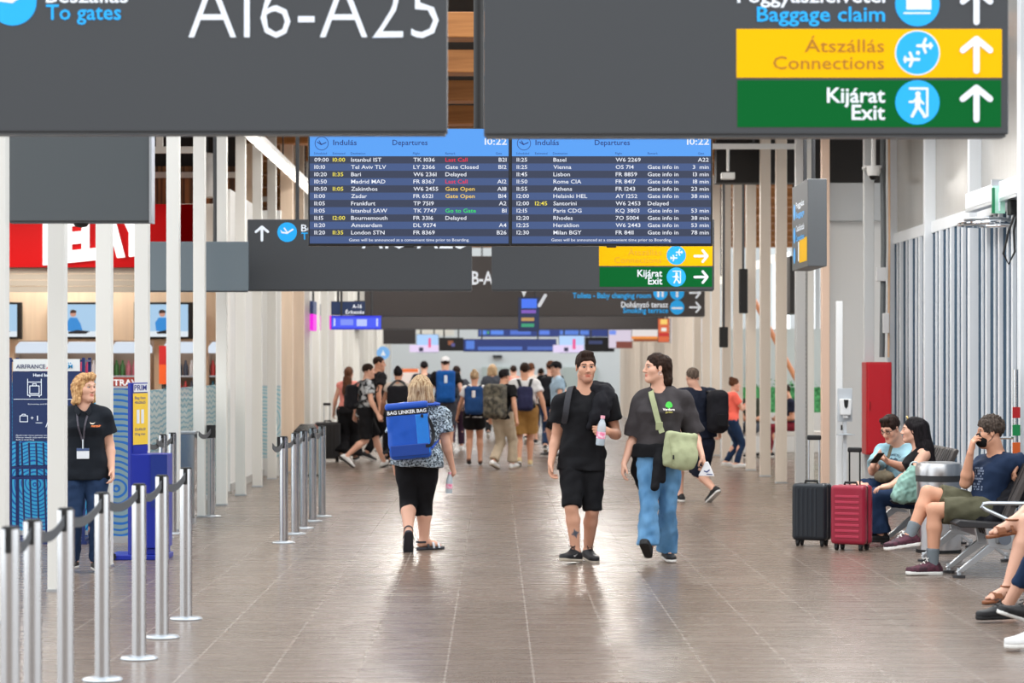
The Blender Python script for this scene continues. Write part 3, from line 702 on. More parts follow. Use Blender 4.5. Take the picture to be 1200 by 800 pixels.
# ================================================================== LUGGAGE
def make_suitcase(x, y, rz, w, d, h, body, shade, hz, label, ribs=True, handle=BLACKM, rod=ALU):
    t = empty('suitcase', (x, y, 0), label, 'suitcase', None, rz)
    z0 = .055
    MB().box(-w / 2, w / 2, -d / 2, -.012, z0, z0 + h).build('front_shell', body, t, bevel=.035, seg=4)
    MB().box(-w / 2, w / 2, .012, d / 2, z0, z0 + h).build('back_shell', body, t, bevel=.035, seg=4)
    MB().box(-w / 2 + .008, w / 2 - .008, -.014, .014, z0 + .006, z0 + h - .006).build('zip_band', BLACKM, t, bevel=.02)
    if ribs:
        r = MB()
        for k in range(8): r.box(-w / 2 + .05, w / 2 - .05, -d / 2 - .006, -d / 2 + .01, z0 + .06 + k * (h - .12) / 8, z0 + .06 + (k + .45) * (h - .12) / 8)
        r.build('shell_rib', shade, t, bevel=.004)
    else:
        r = MB()
        for k in range(5): r.box(-w / 2 + .05 + k * (w - .12) / 5, -w / 2 + .07 + k * (w - .12) / 5, -d / 2 - .005, -d / 2 + .01, z0 + .04, z0 + h - .04)
        r.build('shell_rib', shade, t, bevel=.004)
    for sx in (-1, 1):
        for sy in (-1, 1):
            w_ = MB().cyl((sx * (w / 2 - .05) - .011, sy * (d / 2 - .04), .028), (sx * (w / 2 - .05) + .011, sy * (d / 2 - .04), .028), .028, 14).box(sx * (w / 2 - .05) - .016, sx * (w / 2 - .05) + .016, sy * (d / 2 - .04) - .02, sy * (d / 2 - .04) + .02, .035, .062)
            w_.build('wheel', BLACKM, t)
    MB().tube([(-.06, -.02, z0 + h - .005), (-.055, -.02, z0 + h + .022), (.055, -.02, z0 + h + .022), (.06, -.02, z0 + h - .005)], .011, 8).build('carry_handle', BLACKM, t, smooth=True)
    MB().box(-w / 2 - .006, -w / 2 + .01, -.05, .05, z0 + h * .5, z0 + h * .62).build('lock', ALU, t)
    if hz:
        p = MB()
        for sx in (-1, 1): p.cyl((sx * .05, d / 2 - .035, z0 + h - .02), (sx * .05, d / 2 - .035, hz - .02), .008, 8)
        hd = p.build('telescopic_rod', rod, t, smooth=True)
        MB().box(-.066, .066, d / 2 - .052, d / 2 - .018, hz - .045, hz).build('handle_grip', handle, hd, bevel=.012)
    return t
make_suitcase(PX(951.5, 22.2), 22.2, math.radians(-24), .33, .21, .52, mat('case_black', (24, 30, 38), rough=.32), mat('case_black2', (32, 38, 46), rough=.3), 1.015, 'black cabin suitcase with raised silver handle, left of the red one', ribs=False)
make_suitcase(PX(998, 21.7), 21.7, math.radians(-30), .33, .22, .53, mat('case_red', (150, 26, 52), rough=.3), mat('case_red2', (182, 52, 78), rough=.3), .92, 'red ribbed cabin suitcase beside the seated couple', rod=BLACKM)
make_suitcase(PX(384, 41.0), 41.0, 0.2, .42, .26, .62, mat('case_far', (26, 26, 30), rough=.5), BLACKM, 1.0, 'dark red trimmed suitcase pulled behind the woman in the pink top', ribs=False)

# ================================================================== BINS
def round_bin(x, y, label):
    t = empty('litter_bin', (x, y, 0), label, 'bin')
    MB().lathe([(0, .0), (.20, .0), (.20, .03), (0, .03)], n=36).build('plinth', BLACKM, t, smooth=True)
    MB().lathe([(0, .03), (.195, .03), (.195, .63), (0, .63)], n=36).build('bin_body', STEELB, t, smooth=True)
    MB().lathe([(0, .63), (.202, .63), (.202, .685), (0, .685)], n=36).build('band', DARK, t, smooth=True)
    MB().lathe([(0, .685), (.205, .685), (.205, .76), (.19, .79), (.14, .803), (.0, .805)], n=36).build('dome_lid', STEELB, t, smooth=True)
    return t
round_bin(PX(1100, 21.45), 21.45, 'round stainless steel litter bin between the seat benches')
t = empty('litter_bin', (PX(360.5, 36), 36.0, 0), 'square steel litter bin behind the row of five stanchions', 'bin')
MB().box(-.19, .19, -.19, .19, .03, .64).build('bin_body', mat('steel_warm', (205, 196, 186), rough=.28, metal=.9), t, bevel=.01)
MB().box(-.17, .17, -.17, .17, 0, .03).box(-.195, .195, -.195, .195, .64, .67).build('plinth', DARK, t)
MB().add([(-.19, -.19, .67), (.19, -.19, .67), (.19, .19, .67), (-.19, .19, .67), (-.1, -.1, .77), (.1, -.1, .77), (.1, .1, .77), (-.1, .1, .77)], [(0, 1, 5, 4), (1, 2, 6, 5), (2, 3, 7, 6), (3, 0, 4, 7), (4, 5, 6, 7), (3, 2, 1, 0)]).build('bin_lid', STEEL, t)
t = empty('steel_cabinet', (PX(219.5, 25.35), 25.35, 0), 'narrow polished steel cabinet standing among the left posts', 'cabinet')
MB().box(-.09, .09, -.12, .12, .06, .94).build('cabinet_body', STEEL, t, bevel=.006)
MB().box(-.1, .1, -.13, .13, .94, .965).box(-.08, .08, -.1, .1, 0, .06).build('cabinet_top', ALU, t, bevel=.004)

# ================================================================== RIGHT SIDE FITTINGS
t = empty('fire_cabinet', (4.76, 30.0, .54), 'tall red fire cabinet on the white wall behind the seated couple', 'cabinet')
MB().box(-.155, .165, 0, .36, 0, 1.15).build('cabinet_body', mat('fire_red', (176, 16, 28), rough=.35), t, bevel=.01)
MB().box(-.13, .155, -.012, 0.004, .02, 1.13).build('door', mat('fire_red_door', (196, 26, 40), rough=.3), t, bevel=.006)
MB().box(-.12, -.10, -.024, -.01, .55, .66).build('door_handle', mat('handle_red', (150, 12, 22), rough=.3), t)
t = empty('sanitiser_stand', (PX(990.5, 28), 28.0, 0), 'white hand sanitiser dispenser on a slim stand beside the red cabinet', 'dispenser')
MB().box(-.13, .13, -.13, .13, 0, .012).build('base', ALU, t, bevel=.004)
MB().box(-.02, .02, .02, .05, .012, 1.0).build('pole', mat('stand_white', (206, 210, 214), rough=.35), t)
MB().box(-.085, .085, .02, .04, 1.0, 1.385).build('back_plate', mat('plate_grey', (188, 194, 200), rough=.4), t, bevel=.004)
d_ = MB().prism([(-.06, .09), (.06, .09), (.072, .26), (.06, .28), (-.06, .28), (-.072, .26), ], (0, .02, .985), (1, 0, 0), (0, 0, 1), (0, -.09, 0)).box(-.03, .03, -.05, .0, 1.04, 1.09).build('dispenser', mat('disp_white', (228, 230, 232), rough=.3), t, bevel=.012)
MB().prism([(-.028, .27), (.028, .27), (.02, .19), (0, .165), (-.02, .19)], (0, -.066, .985), (1, 0, 0), (0, 0, 1), (0, -.008, 0)).build('level_window', BLACKM, d_)
MB().box(-.1, .1, -.1, .03, .845, .855).box(-.06, .06, -.09, .0, .855, .862).build('drip_tray', ALU, t, bevel=.003)
MB().box(-.05, -.03, .0, .02, .90, .96).build('instruction_tag', BLACKM, t)
post(PX(983.5, 28.3), 28.3, .075, .06, mat('strip_white', (232, 234, 235), rough=.35), 'slim white upright strip behind the sanitiser stand', None, 2.4)
t = empty('security_camera', (PX(1023, 30.0), 29.95, PZ(206, 29.95)), 'white dome security camera on a drop pole above the white cabin wall', 'camera')
MB().lathe([(0.0, .0), (.07, .0), (.085, .05), (.085, .12), (.03, .13), (.03, 2.0), (0, 2.0)], n=20).build('camera_housing', WHITE, t, smooth=True)
MB().lathe([(0.0, -.055), (.03, -.05), (.05, -.025), (.058, .0), (0, .0)], n=20).build('lens_dome', mat('lens_black', (10, 10, 12), rough=.1), t, smooth=True)
MB().box(-.1, .1, .0, .3, .1, .13).build('bracket', WHITE, t)
# door head on the glazing: header box, exit sign, canopy ring, camera, cables
t = empty('door_header', (5.02, 22.8, 3.22), 'white box header above the glazed exit at far right', 'door header')
MB().box(-.10, .05, 0, 2.5, 0.06, .23).build('header_box', FRM, t, bevel=.008)
MB().box(-.10, .0, .02, 2.48, 0.03, .06).build('guide_rail', ALU, t)
t = empty('exit_sign', (4.92, 23.6, PZ(250, 23.6)), 'small green glowing exit blade sign under the white header', 'sign')
MB().box(-.06, .06, 0, .012, 0.0, .27).build('sign_blade', mat('exit_glass', (170, 225, 205), rough=.15, alpha=.6, emit=.2), t)
MB().box(-.07, -.04, -.004, .016, .0, .25).build('green_edge', mat('exit_green', (20, 170, 110), rough=.3, emit=.5), t)
f = Face(23.6); f.stroke('symbol', [(1171, 226), (1171, 246)], 2.2, .006); f.build(t, SM, loc=t.location)
MB().box(-.07, .16, 0, .04, .27, .33).build('sign_mount', ALU, t)
t = empty('canopy_ring', (4.93, 24.3, 3.07), 'flat silver oval ring mounted under the exit sign', 'ring')
MB().tube([(.26 * math.cos(a), .34 * math.sin(a), 0) for a in np.linspace(0, 2 * math.pi, 33)[:-1]], .018, 8, closed=True).build('outer_ring', CHROME, t, smooth=True)
MB().tube([(.2 * math.cos(a), .26 * math.sin(a), .05) for a in np.linspace(0, 2 * math.pi, 33)[:-1]], .014, 8, closed=True).box(.15, .27, -.03, .03, -.01, .06).build('inner_ring', ALU, t, smooth=True)
t = empty('motion_sensor', (5.05, 23.3, 3.25), 'black sensor box with looped cable at the far right edge', 'sensor')
MB().box(-.08, .08, 0, .16, -.14, .0).build('sensor_case', BLACKM, t, bevel=.008)
MB().tube([(-.04, 0, -.14), (-.1, 0, -.3), (-.15, 0, -.52), (-.1, 0, -.62), (-.04, 0, -.5), (-.05, 0, -.3), (-.02, 0, -.14)], .011, 6).build('cable', BLACKM, t, smooth=True)
t = empty('door_post', (PX(1191, 21.9), 21.9, 0), 'steel door post with red, green and orange plates at right edge', 'post')
MB().cyl((0, 0.03, 0), (0, .03, 1.62), .025, 14).build('pole', STEEL, t, smooth=True)
MB().tube([(0, .03, 1.0), (-.16, .03, 1.0), (-.2, .03, 1.0)], .014, 8).build('push_bar', CHROME, t, smooth=True)
for z, c, n_ in ((1.18, (176, 24, 30), 'red plate'), (1.02, (10, 130, 70), 'green plate'), (.86, (206, 92, 30), 'orange plate')):
    o = MB().box(-.035, .035, -.008, .004, z, z + .1).build('marker_plate', mat('plate' + n_, c, rough=.4), t, bevel=.002); o['label'] = n_

# ================================================================== LEFT: AIRLINE STANDS, GLASS BARRIERS
NAVY = mat('navy_metal', (14, 38, 96), rough=.4)
NVB = mat('navy_board', (18, 44, 92), rough=.45)
t = empty('hand_baggage_sizer', (PX(55, 22.4), 22.4, 0), 'navy hand baggage sizer stand headed AIRFRANCE KLM at left', 'baggage sizer')
L0 = t.location; zz = lambda y: PZ(y, 22.4); xx = lambda x: PX(x, 22.4) - L0.x
fr = MB()
for x in (12, 98):
    for yy in (0, .34): fr.box(xx(x) - .014, xx(x) + .014, yy - .014, yy + .014, .03, zz(419))
for z in (.05, zz(560), zz(548), zz(420) - .02):
    fr.box(xx(12), xx(98), -.012, .012, z - .01, z + .01).box(xx(12), xx(98), .33, .352, z - .01, z + .01)
    for x in (12, 98): fr.box(xx(x) - .012, xx(x) + .012, 0, .34, z - .01, z + .01)
fr.build('frame', NAVY, t)
for k in range(9):
    x = xx(12) + (k + 1) * (xx(98) - xx(12)) / 10
    MB().cyl((x, .34, .05), (x - .03, .34, zz(520)), .009, 8).build('cage_bar', NAVY, t, smooth=True)
MB().box(xx(15), xx(96), -.02, -.004, zz(517), zz(435)).build('board', NVB, t)
MB().box(xx(16), xx(94), -.024, -.006, zz(435) + .002, zz(420.5)).build('header_plate', mat('header_white', (226, 230, 230), rough=.4), t)
MB().box(xx(8), xx(102), -.02, .36, 0, .03).build('base_plate', NAVY, t)
f = Face(22.37); f.sep = False
f.text('navy_lettering', 'AIRFRANCE', 19, 431.5, 4.6, 53, bold=.01); f.poly('red_mark', [(54, 432), (56.5, 432), (59.5, 427), (57.5, 427)])
f.text('sky_lettering', 'KLM', 72, 431.5, 4.6, 85, bold=.015)
for k in range(4): f.disc('sky_lettering', 76 + k * 2.2, 425.3, .7, n=8)
f.text('lettering', 'Hand baggage', 39, 441, 3.4, 68, bold=.02)
f.stroke('lettering', [(32.5, 444), (32.5, 463), (48.5, 463), (48.5, 444)], .9); f.stroke('lettering', [(32.5, 447.5), (48.5, 447.5)], .9)
f.stroke('lettering', [(35, 461), (35, 452), (46, 452), (46, 461), (35, 461)], .9); f.stroke('lettering', [(38.5, 452), (38.5, 449.5), (42.5, 449.5), (42.5, 452)], .8)
f.disc('lettering', 35, 464.4, .8, n=8); f.disc('lettering', 46, 464.4, .8, n=8)
f.rect('lettering', 16, 467.3, 94, 467.9); f.text('lettering', 'Economy and Premium Economy', 33, 474, 1.5, 80)
f.stroke('lettering', [(23.5, 494), (23.5, 487), (32.5, 487), (32.5, 494), (23.5, 494)], .8); f.stroke('lettering', [(26, 487), (26, 485.2), (30, 485.2), (30, 487)], .7)
f.text('lettering', '+', 36, 492, 5); f.text('lettering', '1', 43.5, 492.5, 5.5, bold=.02); f.stroke('lettering', [(42, 495.3), (49.5, 495.3)], .6)
f.stroke('lettering', [(54, 500), (57, 492), (58, 485)], .8); f.stroke('lettering', [(62, 494), (62, 484), (70, 484), (70, 494), (62, 494)], .8)
for k, s in enumerate(('Business: two pieces and one accessory', 'Please check size and weight of your bag', 'before boarding')): f.text('lettering', s, 19, 510.5 + 2.6 * k, 1.5, (80, 78, 40)[k])
f.build(t, dict(SM, navy_lettering=mat('tx_dnavy', (16, 34, 90), rough=.5), red_mark=mat('af_red', (220, 30, 40), rough=.5), sky_lettering=mat('klm_blue', (20, 150, 210), rough=.5)), loc=L0)
# mural barriers
WAVE1 = wave_mat('mural_wave', (56, 170, 214), (16, 84, 168), 9.0)
WAVE1B = wave_mat('mural_wave_grey', (128, 156, 164), (20, 104, 186), 5.5)
def mural(x0, x1, D, y0, y1, m, label):
    a = P(x0, y1, D); b = P(x1, y0, D)
    t = empty('mural_screen', ((a[0] + b[0]) / 2 , D, 0), label, 'screen', 'wave-pattern barrier screens')
    w = (b[0] - a[0]) / 2
    o = MB().box(-w, w, -.01, .01, -.5, b[2] - .5).build('printed_panel', m, t); o.location = (0, 0, .5)
    MB().box(-w, w, -.02, .02, 0, .06).build('rail', ALU, t); MB().box(-w, w, -.012, .012, b[2], b[2] + .02).build('rail', ALU, t)
mural(-30, 112, 23.4, 448, 650, WAVE1, 'bright blue wave-pattern screen behind the hand baggage sizer')
mural(113, 160, 22.6, 455, 640, WAVE1B, 'grey-teal wave-pattern screen between the staff woman and the blue sizer')
FROST = wave_mat('frosted_wave', (186, 200, 200), (70, 150, 170), 5.0, alpha=.62); FROST2 = wave_mat('frosted_wave2', (200, 212, 214), (136, 190, 204), 6.0, alpha=1)
for k in range(3):
    y = 24.3 + 2.45 * k
    t = empty('glass_barrier', (-3.56, y, 0), 'frosted wave-print glass barrier along the shop, %s from the front' % ordinal(k), 'barrier', 'glass barriers')
    mb = MB().box(-.008, .008, .03, 2.4, -.6, .8)
    # rings lie in the plane of the glass
    o = mb.build('glass_pane', [FROST, FROST, FROST][k], t); o.location = (0, 0, .6)
    MB().box(-.03, .03, 0, .05, 0, 1.42).box(-.02, .02, 0, 2.45, 0, .05).build('barrier_frame', ALU, t)
t = empty('wall_film', (-3.43, 35.985, 0), 'pale teal arc-pattern film on the lower white return wall at left', 'film')
o = MB().box(-.26, .235, 0, .006, -.55, .51).build('film_sheet', FROST2, t); o.location = (0, 0, .82)
MB().box(-.26, .235, -.002, .006, 1.33, 1.345).build('film_edge', ALU, t)
# blue and yellow sizer
BLUE = mat('sizer_blue', (10, 36, 150), rough=.4)
t = empty('baggage_sizer', (PX(174, 20.6), 20.6, 0), 'bright blue baggage sizer with tall yellow price board', 'baggage sizer')
MB().box(-.15, .155, 0, .36, .10, .9).build('sizer_box', BLUE, t, bevel=.006)
MB().box(.02, .16, -.01, .02, .45, .9).build('sizer_lip', mat('sizer_blue2', (14, 44, 128), rough=.4), t)
MB().box(-.33, .16, -.02, .4, 0, .045).box(-.14, .14, .02, .34, .045, .1).build('base', BLUE, t, bevel=.008)
for x in (-.30, .12): MB().cyl((x, -.03, .03), (x, .0, .03), .03, 12).build('wheel', BLACKM, t)
an = math.radians(70); c, s_ = math.cos(an), math.sin(an)
bw = .30
MB().prism([(0, .03), (0, 0), (bw, 0), (bw, .03)], (-.15, .0, .04), (c, s_, 0), (-s_, c, 0), (0, 0, 1.47)).build('board', BLUE, t, bevel=.003)
f = Face(0, o=(t.location.x - .15 + .002, 20.6 - .002, 0), u=(c, s_, 0), v=(0, 0, 1)); f.sep = False
f.rect('yellow_panel', .03, -1.42, bw - .005, -.98, .003); f.rect('white_panel', .04, -1.5, bw - .01, -1.43, .003); f.rect('blue_panel', .03, -.97, bw - .005, -.92, .003)
f.text('blue_lettering', 'PRIM', .05, -1.445, .045, .27, bold=.02)
for k, z in enumerate((1.37, 1.33, 1.1, 1.06)): f.text('blue_lettering', ('Bag fees', '40x20x25', '55x40x20', '10 kg max')[k], .06, -z, .022, .25, bold=.01)
f.rect('white_panel', .09, -1.28, .14, -1.16, .005); f.rect('white_panel', .17, -1.28, .22, -1.16, .005)
f.build(t, dict(yellow_panel=mat('board_yellow', (240, 200, 60), rough=.45), white_panel=mat('board_white', (225, 226, 230), rough=.45), blue_panel=BLUE, blue_lettering=mat('tx_ryblue', (20, 40, 130), rough=.5)), loc=t.location)

# ================================================================== SHOP AT LEFT
RED = mat('fascia_red', (170, 6, 10), rough=.5, emit=.15, spec=.1)
t = empty('shop_fascia', (PX(100, 33), 33.0, PZ(313, 33)), 'red illuminated shop fascia lettered RELAY', 'fascia')
MB().box(PX(-80, 33) - t.location.x, PX(228, 33) - t.location.x, 0, .3, 0, .86).build('fascia_panel', RED, t)
vs, fs = glyphs('RELAY', .055)
mx = vs[:, 0].max(); mn = vs[:, 0].min(); mb = MB(); q = []
for v in vs:
    px = 51 + (v[0] - mn) / (mx - mn) * 122; py = 307 - (px - 51) * .10 - v[1] / .7 * 50; w_ = P(px, py, 33); q.append((w_[0] - t.location.x, -.06, w_[2] - t.location.z))
me_q = q + [(a, b + .05, c_) for a, b, c_ in q]; n = len(q)
mb.add(me_q, [f_ for f_ in fs] + [tuple(i + n for i in f_[::-1]) for f_ in fs]).build('lettering', mat('relay_white', (255, 252, 250), emit=1.4), t)
sh = MB()
for k in range(4): sh.box(PX(-80, 33.1) - t.location.x, PX(170, 33.1) - t.location.x, .1 + .02 * (k % 2), .2, -.08 - .085 * k, -.003 - .085 * k)
sh.build('slatted_soffit', mat('shutter_grey', (168, 160, 148), rough=.5), t)
def shop_tv(x0, x1, label):
    D = 36.45; a = P(x0, 397, D); b = P(x1, 354, D)
    t = empty('wall_television', ((a[0] + b[0]) / 2, D, a[2]), label, 'television', 'shop televisions')
    w = (b[0] - a[0]) / 2; h = b[2] - a[2]
    MB().box(-w, w, 0, .1, 0, h).build('casing', BLACKM, t, bevel=.006)
    f = Face(D); X = lambda s: x0 + (x1 - x0) * s
    f.rect('screen_image', X(.05), 356.5, X(.92), 394.5, .002)
    f.rect('picture_table', X(.05), 388, X(.92), 394.5, .003)
    f.poly('picture_shirt', [(X(.38), 388), (X(.36), 378), (X(.42), 372), (X(.55), 372), (X(.62), 379), (X(.66), 388)], .004)
    f.disc('picture_head', X(.48), 367.5, 3.6, .004, 14); f.poly('picture_hair', [(X(.42), 367), (X(.43), 363.5), (X(.48), 362.5), (X(.54), 364), (X(.54), 366.5)], .0045)
    f.poly('picture_dark', [(X(.38), 389), (X(.55), 386.5), (X(.8), 388), (X(.72), 391), (X(.4), 391)], .0047)
    f.build(t, dict(screen_image=mat('tv_sky', (170, 206, 236), emit=.9), picture_table=mat('tv_table', (226, 236, 244), emit=.9), picture_shirt=mat('tv_shirt', (50, 140, 214), emit=.9),
                    picture_head=mat('tv_skin', (206, 150, 130), emit=.9), picture_hair=mat('tv_hair', (60, 40, 34), rough=.6), picture_dark=mat('tv_dark', (30, 34, 44), rough=.6)), loc=t.location)
shop_tv(-38, 25, 'wall television in the shop, leftmost of three'); shop_tv(56, 118, 'wall television in the shop, middle of three'); shop_tv(157, 226, 'wall television in the shop, rightmost of three')
# drinks coolers with goods
PAL = [[(40, 36, 44), (190, 40, 110), (60, 60, 90), (210, 210, 215)], [(210, 60, 120), (230, 230, 235), (70, 130, 190), (50, 44, 60)], [(196, 110, 130), (120, 70, 80), (220, 220, 224), (60, 120, 60)], [(60, 70, 90), (210, 210, 214), (40, 120, 150), (190, 60, 60)]]
ROWC = {(2, 2): [(110, 190, 40), (90, 170, 40), (140, 200, 60)], (2, 1): [(200, 40, 40), (190, 60, 60)], (1, 1): [(60, 110, 150), (210, 214, 220)], (3, 1): [(30, 130, 150), (40, 110, 140), (200, 210, 220)], (3, 0): [(200, 60, 120), (40, 120, 140)]}
def bottle_mesh(h, r):
    return MB().lathe([(0, 0), (r, 0), (r, h * .62), (r * .45, h * .82), (r * .42, h * .98), (0, h)], n=10)
_bm = {}
cnames = {}
def cname(c):
    r, g, b = c
    if max(c) < 80: return 'dark'
    if min(c) > 190: return 'white'
    if r > g * 1.4 and r > b * 1.4: return 'red'
    if r > 150 and b > 90 and g < 120: return 'pink'
    if g >= r and g > b * 1.2: return 'green'
    if b > r: return 'blue'
    return 'brown'
for u, px in enumerate((40, 98, 153, 213, 262)):
    D = 34.6; x = PX(px, D); w = (.29, .29, .29, .29, .24)[u]
    t = empty('drinks_cooler', (x, D, 0), 'open shop cooler with white rounded header and stocked shelves, %s from the left' % ordinal(u).replace('nearest', 'first'), 'cooler', 'shop coolers')
    MB().box(-w, w, .30, .34, 0, 2.0).box(-w, -w + .03, 0, .3, 0, 1.82).box(w - .03, w, 0, .3, 0, 1.82).box(-w, w, 0, .3, 0, .12).build('cabinet', mat('cooler_tan', (176, 150, 128), rough=.5), t)
    hd = MB().prism([(-w + .02, 0), (w - .02, 0), (w - .02, .09), (w - .08, .16), (-w + .08, .16), (-w + .02, .09)], (0, 0, 1.82), (1, 0, 0), (0, 0, 1), (0, .3, 0)).build('header', mat('cooler_white', (222, 234, 248), rough=.35, emit=.85), t, bevel=.01)
    zs = (.35, .85, 1.2, 1.5)
    for k, z in enumerate(zs):
        MB().box(-w + .03, w - .03, .02, .3, z - .025, z).build('shelf', mat('shelf_grey', (190, 200, 214), rough=.4), t)
        n = 6 if u < 4 else 4
        cols = ROWC.get((min(u, 3) if u < 4 else 3, k), PAL[min(u, 3)])
        for q in range(n):
            c = cols[(q // 2 + k) % len(cols)]
            hh = .22 if k > 1 else .26
            key = (c, hh)
            if key not in _bm:
                o = bottle_mesh(hh, .036).build('bottle', mat('goods_%d_%d_%d' % c, c, rough=.35), smooth=True); _bm[key] = o
            else:
                o = _bm[key].copy(); COL.objects.link(o)
            o.location = (x - w + .075 + (2 * w - .15) * q / (n - 1), D + .10, z)
            tag(o, '%s bottle on the %s shelf of the %s shop cooler' % (cname(c), ('lowest', 'second lowest', 'third', 'top')[k], ('first', 'second', 'third', 'fourth', 'fifth')[u]), 'bottle', '%s bottles on %s shelf of cooler %s' % (cname(c), ('lowest', 'second', 'third', 'top')[k], 'abcde'[u]))
t = empty('poster_stand', (PX(190.5, 33.6), 33.6, 0), 'slim red and orange poster stand in front of the shop coolers', 'poster')
MB().box(-.05, .05, 0, .02, PZ(427, 33.6), PZ(405, 33.6)).build('red_panel', mat('poster_red', (214, 24, 22), rough=.4), t)
MB().box(-.05, .05, 0, .02, PZ(450, 33.6), PZ(427, 33.6)).build('orange_panel', mat('poster_orange', (250, 100, 24), rough=.4), t)
MB().cyl((0, .01, 0), (0, .01, PZ(450, 33.6)), .012, 8).lathe([(0, 0), (.12, 0), (.12, .012), (0, .014)]).build('stand', DARK, t)
t = empty('travel_sign', (PX(150, 33.2), 33.2, 0), 'low red sign lettered TRAVEL in front of the coolers', 'sign')
MB().box(PX(131, 33.2) - t.location.x, PX(176, 33.2) - t.location.x, 0, .03, PZ(454, 33.2), PZ(442, 33.2)).build('panel', mat('travel_red', (150, 50, 40), rough=.5), t)
MB().cyl((-.15, .015, 0), (-.15, .015, 1.36), .012, 6).cyl((.15, .015, 0), (.15, .015, 1.36), .012, 6).build('stand', DARK, t)
f = Face(33.2); f.text('lettering', 'TRAVEL', 133, 451.5, 7, 172, bold=.02); f.build(t, SM, loc=t.location)

# ================================================================== FAR END: SCREENS AND SIGNS
def far_screen(x0, y0, x1, y1, D, rgb, label, emit=.6, name='advert_screen', extra=(), cat='screen', rod=True):
    a = P(x0, y1, D); b = P(x1, y0, D); w = (b[0] - a[0]) / 2; h = b[2] - a[2]
    t = empty(name, ((a[0] + b[0]) / 2, D, a[2]), label, cat)
    MB().box(-w, w, 0, .1, 0, h).build('casing', BLACKM if emit else mat('panel_%d' % rgb[0], rgb, rough=.5), t, bevel=.005)
    for q_ in ((-w * .6, w * .6) if rod else ()): MB().cyl((q_, .05, h), (q_, .05, 5.9 - a[2]), .02, 6).build('suspension_rod', DARK, t)
    f = Face(D)
    if emit: f.rect('display', x0 + .4, y0 + .4, x1 - .4, y1 - .4, .003)
    mm = dict(display=mat('disp_%d_%d_%d' % rgb, rgb, rough=.4, emit=emit * 1.4 if emit > .5 else emit * 1.8))
    for i, (c, r) in enumerate(extra):
        k = 'picture_%s' % 'abcdefghijk'[i]; f.rect(k, *r, .006 + .001 * i); mm[k] = mat('pic_%d_%d_%d' % c, c, rough=.4, emit=.9)
    f.build(t, mm, names={k: 'display_field' for k in mm if k != 'display'}, loc=t.location)
    return t
WB = (214, 226, 250)
far_screen(388, 353, 428, 369, 38.2, (44, 70, 120), 'navy Arrivals panel above the bright blue display at left', .25, 'arrivals_panel', cat='sign')
t = far_screen(388, 369.5, 447, 386, 38.0, (70, 90, 240), 'bright blue gate display jutting out of the left colonnade', .7, 'gate_display', extra=[((40, 50, 230), (388.5, 370, 447, 372)), ((40, 50, 230), (388.5, 384, 447, 385.5)), ((210, 220, 255), (391, 373, 393, 382)), ((190, 204, 255), (418, 374, 430, 382)), ((210, 220, 255), (441, 373, 443, 382)), ((130, 150, 250), (399, 374, 414, 381))])
MB().box(-.42, -.395, -.01, .12, 0, .22).build('magenta_edge', mat('magenta', (240, 20, 220), emit=.95), t)
f = Face(38.2); f.text('lettering', 'A-16', 413, 361, 4.5, 424, .012, bold=.02); f.text('lettering', 'Érkezés', 405, 367.5, 4, 427, .012, bold=.02)
t2 = [o for o in bpy.data.objects if o.name.startswith('arrivals_panel')][0]; f.build(t2, SM, loc=t2.location)
for px, D, lab in ((365, 41, 'left'), (377, 46, 'right')):
    a = P(px, 387, D)
    t = empty('edge_display', tuple(a), 'narrow magenta display edge between the left posts, %s one of two' % lab, 'screen')
    MB().box(-.03, .03, 0, .8, 0, .28).build('display_edge', mat('magenta', (240, 20, 220), emit=.95), t)
    MB().box(-.03, .03, 0, .8, .28, .5).build('casing', mat('edge_navy', (40, 60, 110), rough=.4), t)
    MB().cyl((0, .4, .5), (0, .4, 5.9 - a[2]), .02, 6).build('suspension_rod', DARK, t)
far_screen(447, 370, 461, 383.5, 57.0, (226, 216, 204), 'small cream square panel right of the blue gate display', 0, 'wall_panel', cat='panel')
far_screen(449, 385, 487, 403, 60, (50, 46, 48), 'dark hanging panel over the far left passengers', 0, 'dark_panel', cat='panel')
far_screen(488, 385, 532, 393, 61, (206, 206, 200), 'long pale hanging panel above the far advert screens', 0, 'pale_panel', cat='panel')
far_screen(488, 391.5, 514, 413, 60, (170, 206, 250), 'light blue far advert screen with pink figure, left one', .7, extra=[((236, 216, 250), (480, 404, 514, 412.5)), ((240, 90, 140), (502, 396, 505, 407)), ((40, 40, 70), (491, 407, 496, 411.5))])
far_screen(514.5, 395.5, 543, 411, 60, (36, 34, 36), 'black far advert screen with small orange figure, left one', .25, extra=[((150, 90, 60), (525, 399, 531, 404)), ((90, 90, 150), (529, 402, 533, 406))])
far_screen(543, 397, 652, 412, 62, (42, 62, 130), 'long dark blue far departures strip, lower one', .4, extra=[((86, 130, 220), (546, 399, 556, 409)), ((80, 116, 200), (560, 406, 612, 410)), ((80, 110, 190), (618, 406, 648, 410))])
far_screen(560, 385, 715, 394.5, 64, (44, 66, 140), 'long dark blue far departures strip, upper one', .4, extra=[((90, 140, 236), (563, 387, 570, 392)), ((90, 140, 236), (575, 387, 590, 392)), ((80, 116, 210), (598, 387, 622, 392)), ((90, 130, 230), (632, 387, 644, 392)), ((86, 130, 220), (656, 387, 690, 392)), ((90, 190, 110), (571, 388, 573, 391))])
far_screen(655, 393, 685, 413.5, 59, (178, 210, 252), 'light blue far advert screen above the walking man', .7, extra=[((232, 216, 250), (648, 404, 684, 413)), ((240, 90, 150), (671, 397, 674.5, 409)), ((50, 50, 80), (661, 407, 666, 411.5))])
far_screen(685.5, 395, 720, 412, 60, (30, 30, 36), 'black far advert screen right of the walking man', .2, extra=[((60, 70, 110), (690, 399, 706, 403))])
